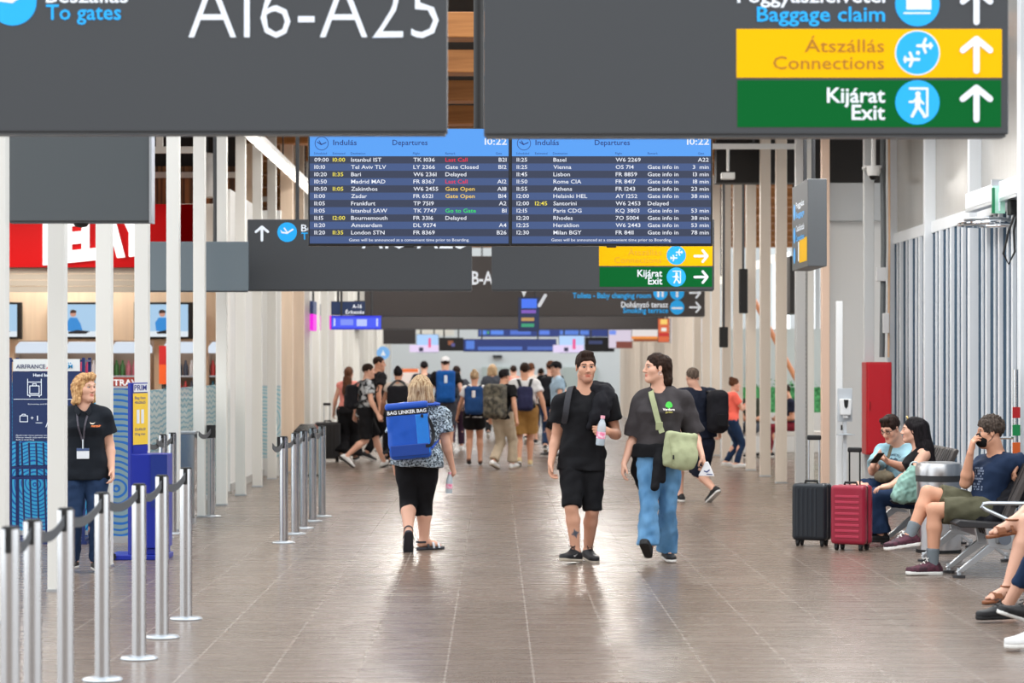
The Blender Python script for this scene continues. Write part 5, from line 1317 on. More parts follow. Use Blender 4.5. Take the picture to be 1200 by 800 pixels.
        E(0, -.012, .035, .073, .094, .083, .02); E(0, .022, -.045, .057, .064, .076, .03)
        ch = .022 if s.sex == 'm' else .018
        C((-.0, .062, -.1), (0, .07, -.098), ch, ch, .03)
        jw = .044 if s.sex == 'm' else .038
        for sg in (-1, 1):
            C((sg * jw, .0, -.062), (sg * .012, .062, -.1), .018, .016, .03); E(sg * .04, .05, -.022, .026, .026, .026, .03)
            C((sg * .042, .066, .024), (sg * .012, .082, .02), .010, .010, .02)
        for sg in (-1, 1): f.sub(s_ell(H(hf, sg * .031, .094, .004, hs), (.018 * hs, .014 * hs, .011 * hs), HRm), .012)
        for sg in (-1, 1): E(sg * .031, .071, .003, .0135, .0135, .012, .002)
        C((0, .084, .008), (0, .106, -.03), .0085, .0125, .012)
        for sg in (-1, 1): E(sg * .012, .096, -.035, .009, .011, .008, .008)
        C((-.018, .078, -.0645), (0, .087, -.062), .006, .0075, .008); C((.018, .078, -.0645), (0, .087, -.062), .006, .0075, .008)
        C((-.014, .078, -.073), (.014, .078, -.073), .0075, .0075, .008)
        for sg in (-1, 1):
            ea = np.array([hf['r'] * .94 + hf['f'] * sg * -.34, hf['f'] * .94 + hf['r'] * sg * .34, hf['u']])
            f.add(s_ell(H(hf, sg * .074, -.008, -.006, hs), (.009 * hs, .019 * hs, .031 * hs), ea), .008)
            f.sub(s_ell(H(hf, sg * .084, -.004, -.004, hs), (.006 * hs, .010 * hs, .018 * hs), ea), .004)
        fine = []
        hr = 1.0 * s.res
        c = H(hf, 0, .01, 0, hs); fine.append((c - .115 * hs, c + .115 * hs, .0048 * hr))
        if hands:
            for S_ in 'RL':
                s.hand(f, S_)
                w = J['wr' + S_]; g = w + s.hand_dir(S_) * .09 * k; fine.append((np.minimum(w, g) - .05, np.maximum(w, g) + .06, .0058 * hr))
        bm = list(skin_mats(s.tone)); bm[4] = HAIR[mat_brow]
        hc = hf['c']
        def paint(cen):
            q = (cen - hc) / hs; r_, f_, u_ = q @ hf['r'], q @ hf['f'], q @ hf['u']; out = np.zeros(len(cen), int); face = (f_ > .045)
            ar_ = np.abs(r_)
            if stubble: out[((f_ > .02) & (u_ < -.078 + .45 * np.maximum(ar_ - .018, 0)) & (u_ > -.128) & ~((f_ < .045) & (u_ < -.104))) | ((f_ > .06) & (ar_ < .028) & (u_ < -.049) & (u_ > -.06))] = 5
            lips = face & (ar_ < .023) & (u_ < -.0575 + .004 * (ar_ > .004) - .12 * np.maximum(ar_ - .006, 0)) & (u_ > -.079 + .25 * np.maximum(ar_ - .008, 0)); out[lips] = 1
            br = face & (ar_ > .013) & (ar_ < .049) & (np.abs(u_ - (.0255 - .10 * np.maximum(ar_ - .033, 0))) < .0038); out[br] = 4
            ex = (ar_ - .031); eye = face & ((ex / .0135) ** 2 + ((u_ - .003) / .0062) ** 2 < 1) & (f_ < .0925); out[eye] = 2
            out[eye & (ex ** 2 + (u_ - .003) ** 2 < .0072 ** 2)] = 3
            out[face & (np.abs(u_ - .0095) < .0022) & (np.abs(ex) < .014) & (f_ < .093)] = 3
            out[face & (np.abs(ar_ - .0095) < .0045) & (u_ > -.0445) & (u_ < -.0415) & (f_ > .09)] = 6
            return out
        s.o = soft('person', f, .0125 * max(1, s.res * .95), None, fine=fine, origin=s.root, paint=paint, mats=bm)
        tag(s.o, label, 'person', group); s.parts = {}
        return s.o
    def hand_dir(s, S_):
        hd = s.hands[S_]; return nrm(hd['dir']) if 'dir' in hd else nrm(s.J['wr' + S_] - s.J['el' + S_])
    def hand(s, f, S_):
        """palm, four fingers and a thumb; hd: dir, normal (the way the palm faces), curl (0 flat .. 1 fist), per-finger curls"""
        k = s.k * (1.0 if s.sex == 'm' else .92); hd = s.hands[S_]; w = s.J['wr' + S_]; d = s.hand_dir(S_); sg = 1 if S_ == 'R' else -1
        Rr = np.cross(yaw(s.torso_yaw), UP)
        n = V(*hd['normal']) if 'normal' in hd else -Rr * sg
        n = nrm(n - d * (n @ d)); 
        # thumb side: for a right hand hanging with palm inwards the thumb points forward
        th = np.cross(d, n) * (1 if S_ == "R" else -1)
        cur = hd.get('curl', .5); cu = cur if isinstance(cur, (list, tuple)) else [cur * .85, cur, cur * 1.08, cur * 1.15]
        kn = []
        for i, (off, ln) in enumerate(((.030, .094), (.0105, .098), (-.0095, .094), (-.028, .086))):
            b = w + d * ln * k + th * off * k - n * .004; kn.append(b)
            f.add(s_cap(w + th * off * .55 * k + d * .008, b, .0155 * k, .0115 * k), .016)
        f.add(s_cap(w + d * .05 * k + n * .004, w + d * .08 * k + n * .004, .02 * k, .014 * k), .02)
        for i, L in enumerate((.074, .082, .077, .061)):
            p = kn[i]; a = 0.0; dd = nrm(d + th * (.10 - .07 * i) * (1 - cu[i]))
            for j, fr in enumerate((.46, .30, .24)):
                a += (math.radians(78), math.radians(88), math.radians(58))[j] * cu[i]
                v = dd * math.cos(a) + n * math.sin(a); q = p + v * L * fr * k
                f.add(s_cap(p, q, (.0098, .0088, .0078)[j] * k, (.0088, .0078, .0068)[j] * k), .003); p = q
        tc = hd.get('thumb', .4); b = w + d * .028 * k + th * .026 * k + n * .006
        t1 = nrm(d * .62 + th * (.75 - .35 * tc) + n * (.15 + .55 * tc)); t2 = nrm(d * .85 + th * (.4 - .65 * tc) + n * (.1 + .5 * tc))
        f.add(s_cap(w + d * .012, b, .016 * k, .0145 * k), .015); f.add(s_cap(b, b + t1 * .042 * k, .0145 * k, .0108 * k), .008); f.add(s_cap(b + t1 * .042 * k, b + t1 * .042 * k + t2 * .034 * k, .0106 * k, .0085 * k), .003)
        s.grip = getattr(s, 'grip', {}); s.grip[S_] = dict(c=w + d * .085 * k + n * .03 * k, d=d, n=n, th=th)
    def foot_frame(s, S_):
        if not hasattr(s, 'ff'): s.ff = {}
        fd = s.feet.get(S_, dict(dir=yaw(s.hip_yaw), pitch=0)); k = s.k * (1.0 if s.sex == 'm' else .93) * getattr(s, 'foot_k', 1.0); d = nrm(fd['dir']); p = fd.get('pitch', 0)
        d2 = d * math.cos(p) + UP * math.sin(p); up = UP * math.cos(p) - d * math.sin(p)
        if 'up' in fd: up = nrm(fd['up']); d2 = nrm(fd['dir']); up = nrm(up - d2 * (up @ d2))
        side = np.cross(d2, up); an = s.J['an' + S_]
        base = an - up * .082 * k
        s.ff[S_] = dict(heel=base - d2 * .042 * k, ball=base + d2 * .125 * k, toe=base + d2 * .19 * k, up=up, dir=d2, side=side, k=k, base=base)
    # ------------------------------------------------------------ clothes
    def top(s, m, sleeve=.62, hem=-.02, loose=.014, flare=.01, name='shirt', neck=.052, fold=(.12, .006), res=.0115, zip_=None, sl_r=1.25, vneck=False, low=None, paint=None, mats=None):
        J = s.J; f = Field(); ar = s.arm_r(); ax = nrm(J['neck'] - J['pelvis'])
        pr = [(t, max(w, s.prof()[2][1]) if t < .1 else w, max(d_, s.prof()[2][2]) if t < .1 else d_, o_) for t, w, d_, o_ in s.prof()]
        f.add(s.torso(loose, hem, .985, prof=pr, lowflare=flare), .02)
        for S_ in 'RL':
            sh, el, wr = J['sh' + S_], J['el' + S_], J['wr' + S_]
            f.add(s_cap(sh + (J['neck'] - sh) * .72, sh, ar[0] * .8 + loose, ar[0] + loose), .04)
            if sleeve:
                if sleeve <= 1: f.add(s_cap(sh, sh + (el - sh) * sleeve, ar[0] + loose, ar[0] * sl_r + loose * .6, cut1=1.0), .03)
                else:
                    f.add(s_cap(sh, el, ar[0] + loose, ar[2] + loose), .045); f.add(s_cap(el, el + (wr - el) * (sleeve - 1), ar[2] + loose, ar[4] * 1.2 + loose * .7, cut1=1.0), .03)
        nb = J['neck']; hf = s.hf
        for S_ in 'RL':   # armholes when sleeveless are left to the body
            pass
        f.sub(s_cap(nb - ax * .0 + yaw(s.torso_yaw) * .012, nb + ax * .12 + yaw(s.torso_yaw) * .02, neck, neck * 1.35), .01)
        f.sub(s_ell(nb + yaw(s.torso_yaw) * .052 + ax * .008, (neck * .85, neck * .8, neck * .8)), .012)
        if vneck: f.sub(s_cap(nb + yaw(s.torso_yaw) * .09, nb + yaw(s.torso_yaw) * .12 - ax * .09, .03, .006), .004)
        if low is not None: f.cut(J['pelvis'] + ax * 0 + UP * low, -UP)
        rs = res * max(1, s.res * .9)
        o = soft(name, f, rs, m, s.o, origin=s.root, fold=(fold[0], fold[1]) if fold else None, paint=paint, mats=mats); s.parts[name] = o; return o
    def bottoms(s, m, length=.8, loose=.012, flare=1.0, name='trousers', waist=.17, fold=(.13, .006), res=.0115, crotch=.0, knee=None, st=(1, 1, 1)):
        """length: 0..1 along the thigh, 1..2 along the shin"""
        J = s.J; f = Field(); lr = s.leg_r()
        f.add(s.torso(loose, -.12, waist), .02)
        for S_ in 'RL':
            hp, kn, an = J['hip' + S_], J['kn' + S_], J['an' + S_]
            if length <= 1:
                e = hp + (kn - hp) * length; f.add(s_cap(hp, hp + (kn - hp) * .35, lr[0] + loose, lr[1] * 1.08 + loose), .04)
                f.add(s_cap(hp + (kn - hp) * .35, e, lr[1] * 1.08 + loose, (lr[2] + loose * 1.4) * flare, cut1=1.0), .02)
            else:
                f.add(s_cap(hp, hp + (kn - hp) * .35, lr[0] + loose, lr[1] * 1.08 + loose), .04); f.add(s_cap(hp + (kn - hp) * .35, kn, lr[1] * 1.08 + loose, lr[2] + loose), .02)
                e = kn + (an - kn) * (length - 1); r1 = (lr[3] + loose * .8 if length < 1.6 else (lr[4] + loose * 1.3)) * flare
                f.add(s_cap(kn, e, lr[2] + loose, r1, cut1=1.0), .02)
        rs = res * max(1, s.res * .9)
        o = soft(name, f, rs, m, s.o, origin=s.root, fold=(fold[0], fold[1], st) if fold else None); s.parts[name] = o; return o
    def skirt(s, m, z_end, r0=.17, r1=.22, name='skirt', fold=(.12, .006)):
        J = s.J; f = Field(); L = np.linalg.norm(J['neck'] - J['pelvis']); la = np.cross(yaw(s.hip_yaw), UP)
        f.add(s_loft(J['pelvis'] + UP * .1, J['pelvis'] + UP * z_end, -la, -la, [(0, r0 * .95, r0 * .75, 0), (.25, r0 * 1.08, r0 * .85, 0), (1, r1, r1 * .78, 0)]), .02)
        o = soft(name, f, .013 * max(1, s.res * .9), m, s.o, origin=s.root, fold=fold); s.parts[name] = o; return o
    def shoe(s, S_, m, sole, high=False, accent=None, laces=None, sole_h=.026, label=None):
        ff = s.ff[S_]; k = ff['k']; u, d, sd = ff['up'], ff['dir'], ff['side']; h0 = sole_h
        f = Field()
        f.add(s_foot(ff['heel'] - d * .002 + u * 0, ff['ball'] + d * .05 * k, u, .036 * k, .043 * k, .008, .055 * k), .02)
        f.add(s_cap(ff['heel'] + u * .05 * k, ff['heel'] + u * .072 * k + d * .012, .036 * k, .036 * k), .02)
        f.add(s_cap(s.J['an' + S_] + d * .012 - u * .012, ff['ball'] + u * .038 * k, .044 * k, .036 * k), .025)
        f.add(s_ell(ff['ball'] + d * .04 * k + u * .028 * k, (.042 * k, .052 * k, .034 * k), np.array([sd, d, u])), .02)
        if high: f.add(s_cap(s.J['an' + S_] - u * .03, s.J['an' + S_] + u * .04, .05 * k, .047 * k), .02)
        f.sub(s_cap(s.J['an' + S_] + u * (.028 if not high else .06), s.J['an' + S_] + u * .12, .036 * k, .05 * k), .008)
        f.cut(ff['base'] + u * (h0 - .006), -u)
        o = soft('shoe', f, .0085 * max(1, s.res * .8), m, s.o, origin=s.root); s.parts['shoe' + S_] = o
        g = Field().add(s_foot(ff['heel'] - d * .004, ff['ball'] + d * .052 * k, u, .040 * k, .046 * k, 0, h0), .0)
        so_ = soft('sole', g, .0085 * max(1, s.res * .8), sole, o, origin=s.root)
        if laces is not None:
            mb = MB()
            for i in range(4):
                c = s.J['an' + S_] + d * (.052 + .024 * i) * k + u * (.030 - .0165 * i) * k
                c = c - np.array(s.root); mb.tube([tuple(c - sd * .022 - u * .008), tuple(c + u * .006), tuple(c + sd * .022 - u * .008)], .0048, 6)
            for q in (-1, 1):
                c = s.J['an' + S_] + d * .05 * k + u * .036 * k - np.array(s.root); mb.tube([tuple(c), tuple(c + sd * q * .02 + u * .012), tuple(c + sd * q * .03 + d * .02)], .004, 6)
            mb.build('laces', laces, o, smooth=True)
        return o
    def sock(s, S_, m, top_=.3):
        J = s.J; lr = s.leg_r(); an, kn = J['an' + S_], J['kn' + S_]; f = Field(); e = an + (kn - an) * top_
        f.add(s_cap(an - nrm(kn - an) * .02, e, lr[4] + .006, (lr[4] + (lr[3] - lr[4]) * top_ / .7) + .006, cut1=1.0), .01)
        return soft('sock', f, .01 * max(1, s.res * .8), m, s.o, origin=s.root)
    def hair(s, m, style='short', res=.0075, extra=None, fold=None, hairline=.058):
        hf, hs = s.hf, s.hs; HRm = HR(hf); f = Field(); fold = fold if fold is not None else (.045, .0035)
        E = lambda r, fw, u, a, b, c, kk=.02: f.add(s_ell(H(hf, r, fw, u, hs), (a * hs, b * hs, c * hs), HRm), kk)
        Sb = lambda r, fw, u, a, b, c, kk=.01: f.sub(s_ell(H(hf, r, fw, u, hs), (a * hs, b * hs, c * hs), HRm), kk)
        C = lambda p, q, ra, rb, kk=.02: f.add(s_cap(H(hf, *p, hs), H(hf, *q, hs), ra * hs, rb * hs), kk)
        thick = .0
        if style in ('short', 'crop', 'curly'):
            t = dict(short=.012, crop=.005, curly=.018)[style]
            E(0, -.014, .04, .075 + t * .6, .095 + t * .7, .083 + t)
            if style == 'short': C((-.03, .05, .108), (.03, .055, .107), .024, .024, .02)
            f.sub(s_box(H(hf, 0, .13, -.045, hs), (.0655 * hs, .072 * hs, (hairline + .036) * hs), HRm, .035), .02); 
            f.cut(H(hf, 0, 0, -.035, hs), -hf['u'] - hf['f'] * .35) if False else f.sub(s_box(H(hf, 0, .05, -.10, hs), (.2, .12, .095), HRm, .01), .006)
            f.sub(s_box(H(hf, 0, -.08, -.16, hs), (.2, .16, .09), HRm, .01), .006)
        else:
            E(0, -.016, .038, .081, .100, .092)
            if style == 'bob':
                E(0, -.035, .0, .100, .092, .10, .04); C((-.07, -.01, .0), (-.105, .0, -.13), .036, .024, .03); C((.07, -.01, .0), (.105, .0, -.13), .036, .024, .03); C((-.07, -.06, -.11), (.07, -.06, -.11), .045, .045, .04); C((-.06, -.06, .0), (-.06, -.07, -.11), .05, .045, .04); C((.06, -.06, .0), (.06, -.07, -.11), .05, .045, .04)
            if style == 'wavy':
                E(0, -.05, -.02, .098, .088, .105, .04); C((-.072, -.0, .02), (-.088, -.01, -.12), .034, .03, .03); C((.072, -.0, .02), (.088, -.01, -.12), .034, .03, .03); C((-.03, .06, .105), (.05, .07, .095), .032, .03, .03); C((-.055, -.08, -.13), (.055, -.08, -.13), .032, .032, .04)
            if style == 'half':
                f.ops = []; E(0, -.014, .038, .080, .101, .091)
            if style in ('long', 'half'):
                C((0, -.085, .02), (0, -.10, -.14 if style == 'long' else -.06), .07 if style == 'long' else .055, .06 if style == 'long' else .04, .04)
            if style == 'bun':
                E(0, -.07, .115, .04, .04, .038, .02)
            if style == 'half':
                for sg in (-1, 1): Sb(sg * .088, .078, -.005, .034, .066, .058, .012)
            Sb(0, .118, -.03 if style == 'wavy' else -.035, .066 if style != 'half' else .08, .075 if style != 'half' else .080, .095 if style != 'half' else .106, .025)
            f.sub(s_box(H(hf, 0, .08, -.13, hs), (.055 * hs, .09, .1), HRm, .02), .01)
            if style == 'bun': f.sub(s_box(H(hf, 0, .02, -.13, hs), (.2, .16, .085), HRm, .01), .006)
        if extra is not None: extra(f)
        o = soft('hair', f, res * max(1, s.res * .85), m, s.o, origin=s.root, fold=fold); s.parts['hair'] = o; return o
def bag_obj(name, field, m, label, cat, loc, res=.012, fold=(.12, .004), group=None):
    o = soft(name, field, res, m, None, origin=loc, fold=fold); return tag(o, label, cat, group)
def strap_obj(name, pts, w, th, m, parent, up=None, org=(0, 0, 0), nvec=None):
    """flat strap along pts; nvec: outward normal at the points"""
    mb = MB(); pts = [np.array(p, float) - np.array(org) for p in pts]; n = len(pts); vs = []
    for i in range(n):
        d = nrm(pts[min(i + 1, n - 1)] - pts[max(i - 1, 0)]); nv = np.array(nvec[i] if isinstance(nvec, list) else nvec, float); nv = nrm(nv - d * (nv @ d)); sd = np.cross(d, nv)
        for a, b in ((-1, 0), (1, 0), (1, 1), (-1, 1)): vs.append(pts[i] + sd * a * w / 2 + nv * b * th)
    fs = [(4 * i + k, 4 * i + (k + 1) % 4, 4 * i + 4 + (k + 1) % 4, 4 * i + 4 + k) for i in range(n - 1) for k in range(4)] + [(3, 2, 1, 0), (4 * n - 4, 4 * n - 3, 4 * n - 2, 4 * n - 1)]
    return mb.add(vs, fs).build(name, m, parent)
def smooth_path(pts, n=6):
    pts = [np.array(p, float) for p in pts]; out = []
    for i in range(len(pts) - 1):
        p0 = pts[max(i - 1, 0)]; p1 = pts[i]; p2 = pts[i + 1]; p3 = pts[min(i + 2, len(pts) - 1)]
        for j in range(n):
            t = j / n; out.append(.5 * ((2 * p1) + (-p0 + p2) * t + (2 * p0 - 5 * p1 + 4 * p2 - p3) * t * t + (-p0 + 3 * p1 - 3 * p2 + p3) * t ** 3))
    return out + [pts[-1]]
# ================================================================== THE PEOPLE
BLK = cloth('cloth_black', (17, 17, 21)); BLK2 = cloth('cloth_black_jacket', (22, 22, 28)); NVY = cloth('cloth_navy', (24, 30, 46)); CHAR = cloth('cloth_charcoal', (62, 58, 60)); DEN = two_tone('denim_blue', (66, 116, 160), (108, 158, 200), 7, stretch=(1, 1, .6), lo=.3, hi=.7, rough=.85)
DEND = cloth('denim_dark', (28, 48, 78)); WHT = cloth('cloth_white', (226, 226, 228)); OLV = cloth('cloth_olive', (84, 82, 64)); TEAL = cloth('tee_pale_blue', (150, 190, 204)); PINK = cloth('cloth_pink', (226, 142, 130)); CORAL = cloth('cloth_coral', (255, 112, 96))
SHB = mat('shoe_black', (18, 18, 22), rough=.6); SOW = mat('sole_white', (228, 226, 222), rough=.5); SOG = mat('sole_gum', (176, 164, 148), rough=.6); SOB = mat('sole_black', (24, 24, 26), rough=.7); SHW = mat('shoe_white', (226, 226, 226), rough=.5); LACE = mat('lace_white', (226, 222, 216), rough=.7)
WEB = mat('webbing_black', (24, 24, 28), rough=.8)
def bottle(c, label, ax=(0, 0, 1), s=1.0):
    t = empty('water_bottle', c, label, 'bottle')
    a = MB().lathe([(0, 0), (.030, 0), (.033, .01), (.0325, .06), (.030, .075), (.0325, .09), (.0325, .135), (.026, .165), (.014, .19), (.0135, .198), (0, .198)], n=20)
    o = a.build('bottle_body', mat('bottle_clear', (222, 236, 246), rough=.08, trans=.45, spec=.6), t, smooth=True)
    MB().lathe([(0.0, .196), (.0165, .196), (.0165, .218), (0, .219)], n=16).build('bottle_cap', mat('cap_pink', (240, 170, 186), rough=.4), t, smooth=True)
    MB().lathe([(.0336, .05), (.0338, .05), (.0338, .10), (.0336, .10)], n=20).build('bottle_label', two_tone('label_pink', (246, 214, 228), (236, 120, 160), 40, lo=.4, hi=.6), t, smooth=True)
    t.rotation_mode = 'QUATERNION'; t.rotation_quaternion = Vector((0, 0, 1)).rotation_difference(Vector(ax)); t.scale = (s, s, s)
    return t
def L_(p, s): return np.array(p) - s.root      # world -> local of a person

# ---- the walking man in black
m = Person(20.4, 682, yaw_=0, h=1.77, tone='lite'); m.stand(0.12, 'R')
m.set(pelvis=(682, 531), neck=(685.5, 458.5), head=(686.5, 430, -.03), shR=(657.5, 472), shL=(713.5, 470), elR=(651.5, 514, .05), wrR=(645.5, 541, -.07), elL=(722, 509, .05), wrL=(712.5, 505, -.17),
      knR=(669.5, 594, -.14), anR=(674.5, 646.5, -.10), knL=(694, 598, -.04), anL=(689, 644.5, .14), hipR=(672, 534, 0), hipL=(693, 534, 0))
m.head_yaw = 10; m.head_scale = 1.04; m.head_pitch = -2; m.res = .95
m.hands = {'R': dict(curl=.42, normal=(1, -.3, 0), dir=(.0, -.12, -1), thumb=.3), 'L': dict(curl=.62, dir=(-1, -.35, .05), normal=(.15, -1, -.0) if False else (-.3, .9, 0), thumb=.6)}
m.feet = {'R': dict(dir=yaw(-32), pitch=math.radians(6)), 'L': dict(dir=yaw(16), pitch=math.radians(-4))}
m.build('young man walking towards the camera in black T-shirt and shorts holding a bottle', stubble=True, mat_brow='brown')
m.hair(HAIR['brown'], 'short', hairline=.062, fold=(.03, .0025))
m.top(BLK, sleeve=.54, hem=-.27, loose=.020, flare=.015, sl_r=1.45, neck=.055, fold=(.16, .007))
m.bottoms(BLK, length=1.0, loose=.022, flare=.95, name='shorts', fold=(.16, .008))
for S_ in 'RL': m.shoe(S_, SHB, SOG, laces=mat('lace_black', (30, 30, 34), rough=.8))
# side mark on the near shoe and the shin tattoo
ff = m.ff['L']
for S_ in 'RL':
    ff = m.ff[S_]; sgn = 1 if S_ == 'R' else 1
    n = nrm(np.array([.75 if S_ == 'R' else .5, -1, 0.1])); u = nrm(np.cross(UP, n)); 
    c = L_(ff['base'] + ff['dir'] * .06 + UP * .048, m)
    vs, fs = grid_art([[(-.025, .004), (-.012, -.010), (-.006, -.004), (-.019, .006)], [(-.012, -.010), (.038, .018), (-.006, -.001)]], .01)
    decal('shoe_mark', vs, fs, c, u, UP, n, m.parts['shoe' + S_], SOW, m.o)
c = L_(m.J['anR'] + (m.J['knR'] - m.J['anR']) * .42, m); arts = []
for a in range(8):
    q = a * math.pi / 4 + .3; r = .034 if a % 2 else .05
    arts.append([(0, 0), (r * .45 * math.cos(q - .35), r * .45 * math.sin(q - .35)), (r * .9 * math.cos(q), r * .9 * math.sin(q)), (r * .45 * math.cos(q + .35), r * .45 * math.sin(q + .35))])
vs, fs = grid_art(arts, .02); decal('shin_tattoo', vs, fs, c, (1, 0, 0), UP, (.25, -.97, 0), m.o, mat('tattoo_ink', (74, 84, 98), rough=.6), m.o, .002)
# bottle in his left hand
g = P(703, 521.5, 20.4 - .215); bottle(g, 'water bottle with pink cap in the hand of the man in black', ax=nrm((.10, -.03, 1)), s=1.14)
# jacket over his left shoulder
f = Field(); D = 20.4
for a, b, ra, rb in (((698, 452, .04), (711, 456, .03), .05, .055), ((693, 456, .06), (712, 462, .05), .045, .055), ((694, 455, -.02), (713, 464, -.03), .045, .055), ((708, 459, -.06), (704, 472, -.12), .06, .055), ((704, 472, -.12), (697, 488, -.15), .055, .045), ((697, 488, -.15), (690, 500, -.15), .045, .028), ((713, 466, -.06), (709, 486, -.12), .045, .04), ((703, 470, -.13), (701, 490, -.14), .05, .04), ((704, 458, .06), (706, 500, .15), .055, .06), ((712, 462, .06), (713, 492, .14), .05, .05)):
    f.add(s_cap(P(a[0], a[1], D + a[2]), P(b[0], b[1], D + b[2]), ra, rb), .04)
bag_obj('jacket', f, BLK2, 'dark jacket slung over the left shoulder of the man in black', 'jacket', P(705, 470, D), .011, (.10, .005))
# his backpack with the strap over the right shoulder
f = Field().add(s_box(P(681, 494, D + .24), (.15, .075, .22), rad=.06), .02).add(s_box(P(681, 506, D + .31), (.12, .03, .12), rad=.03), .02)
b = bag_obj('backpack', f, BLK2, 'black backpack on the back of the man in black', 'backpack', P(681, 494, D + .24))
loc = P(681, 494, D + .24)
pt = smooth_path([P(676, 464, D + .15), P(671, 454.0, D + .03), P(667.5, 459, D - .08), P(664.5, 474, D - .145), P(662.5, 489, D - .125), P(659, 506, D + .06)], 5)
strap_obj('shoulder_strap', pt, .05, .012, mat('strap_grey', (46, 46, 52), rough=.8), b, org=loc, nvec=[nrm(V(-.3, -.4 - .6 * (i > 8), .9 if i < 9 else .05)) for i in range(len(pt))])

# ---- the woman with the green bag
w = Person(20.3, 770, yaw_=-6, h=1.72, sex='f', build=1.12); w.stand(.2, 'R')
w.set(pelvis=(773, 531), neck=(772, 456.5), head=(768.5, 431, -.03), shR=(750.5, 469, .02), shL=(800, 467, 0), elR=(743, 511, .06), wrR=(731.5, 543, -.03), elL=(813, 507, .06), wrL=(822.5, 534, -.10),
      hipR=(762, 537), hipL=(784, 537), knR=(760.5, 593, -.16), anR=(759.5, 640, -.20), knL=(782.5, 594, -.02), anL=(781.5, 645, .16))
w.head_yaw = -70; w.head_pitch = 2; w.head_scale = 1.07
w.hands = {'R': dict(curl=.35, normal=(1, .1, 0), thumb=.3, dir=(-.12, -.08, -1)), 'L': dict(curl=.55, normal=(-1, .2, 0), thumb=.8, dir=(.25, -.1, -1))}
w.feet = {'R': dict(dir=yaw(-14), pitch=math.radians(30)), 'L': dict(dir=yaw(10), pitch=math.radians(-3))}
w.build('woman in charcoal T-shirt and flared jeans walking and looking at the man', mat_brow='dark')
def wh(f):
    hf, hs = w.hf, w.hs; C = lambda p, q, ra, rb, kk=.03: f.add(s_cap(H(hf, *p, hs), H(hf, *q, hs), ra * hs, rb * hs), kk)
    C((0, -.075, .01), (-.01, -.10, -.10), .055, .045); C((-.01, -.10, -.10), (.015, -.13, -.19), .042, .022); C((.055, -.02, -.06), (.075, .0, -.17), .022, .016); C((0, -.085, .055), (0, -.095, .02), .05, .045)
w.hair(HAIR['brown'], 'half', extra=wh)
w.top(CHAR, sleeve=1.0, hem=.06, loose=.024, flare=.012, sl_r=1.5, neck=.056, fold=(.17, .009))
w.bottoms(DEN, length=1.97, loose=.012, flare=1.75, name='jeans', waist=.2, fold=(.12, .007, (1, 1, .7)))
for S_ in 'RL': w.shoe(S_, SHB, SOW if S_ == 'L' else SOB)
MB().tube([tuple(L_(H(w.hf, -.082, -.004, -.045, w.hs) + w.hf['f'] * .014 * math.cos(a) + w.hf['u'] * .014 * math.sin(a), w)) for a in np.linspace(0, 6.28, 17)[:-1]], .002, 6, closed=True).build('earring', CHROME, w.o)
n = nrm(V(-.05, -1, 0)); c = L_(P(783.5, 474.5, 20.3), w)
sh = w.parts['shirt']
vs, fs = grid_art([disc_art(0, .006, .026), disc_art(-.012, .0, .018), disc_art(.013, .0, .017), [(-.006, -.03), (.006, -.03), (.005, -.005), (-.005, -.005)]], .03); decal('tree_print', vs, fs, c, (1, 0, 0), UP, n, sh, mat('print_green', (70, 190, 70), rough=.8), w.o)
vs, fs = text_art('Verdura', .10, .018, -.052, -.042); decal('shirt_lettering', vs, fs, c, (1, 0, 0), UP, n, sh, mat('print_white', (240, 232, 226), rough=.8), w.o, .006)
vs, fs = text_art('garden', .06, .014, -.03, -.062); decal('shirt_lettering', vs, fs, c, (1, 0, 0), UP, n, sh, mat('print_yellow', (232, 222, 120), rough=.8), w.o, .006)
# jacket tied round her waist
f = Field().add(w.torso(.036, -.04, .16), .02).sub(w.torso(.004, -.3, .4), .0) if False else Field().add(w.torso(.048, -.05, .16), .02)
D = 20.3
for a, b, ra, rb in (((775, 530, -.19), (772, 541, -.22), .045, .045), ((772, 541, -.22), (767, 570, -.27), .042, .036), ((777, 532, -.19), (776, 562, -.22), .035, .03), ((750, 528, .0), (747, 552, .06), .05, .06), ((747, 552, .06), (751, 572, .08), .05, .03)):
    f.add(s_cap(P(a[0], a[1], D + a[2]), P(b[0], b[1], D + b[2]), ra, rb), .03)
bag_obj('tied_jacket', f, BLK, 'black jacket tied around the waist of the woman with the green bag', 'jacket', P(773, 531, D), .011, (.12, .004))
# green cross-body bag
GRB = cloth('bag_green', (168, 174, 138), bump=.5); GRD = cloth('bag_green_strap', (156, 162, 126))
c = P(796.5, 527, D - .235); roll = math.radians(-7); R_ = np.array([(math.cos(roll), 0, math.sin(roll)), (0, 1, 0), (-math.sin(roll), 0, math.cos(roll))])
f = Field().add(s_box(c, (.138, .045, .155), R_, .04), .02).add(s_ell(c + V(.015, -.015, -.045), (.135, .06, .115), R_), .04)
f.sub(s_box(c + V(0, -.01, .165), (.11, .03, .02), R_, .01), .01)
b = bag_obj('shoulder_bag', f, GRB, 'pale green cross-body bag on the hip of the woman in jeans', 'bag', c, .0105, (.11, .004))
pt = smooth_path([P(776, 507, D - .24), P(771, 492, D - .215), P(766.5, 474, D - .175), P(763.5, 462, D - .10), P(763.5, 456.5, D - .01), P(768, 463, D + .10), P(785, 490, D + .17)], 5)
strap_obj('bag_strap', pt, .046, .006, GRD, b, org=c, nvec=[nrm(V(-.2, -1, .2)) if i < 15 else nrm(V(-.3, 0 + (i - 20) * .05, 1)) for i in range(len(pt))])
bk = P(772.5, 499, D - .225) - c; MB().box(bk[0] - .03, bk[0] + .03, bk[1] - .014, bk[1] - .002, bk[2] - .035, bk[2] + .035).build('strap_buckle', mat('buckle_green', (150, 156, 118), rough=.5), b, bevel=.006)
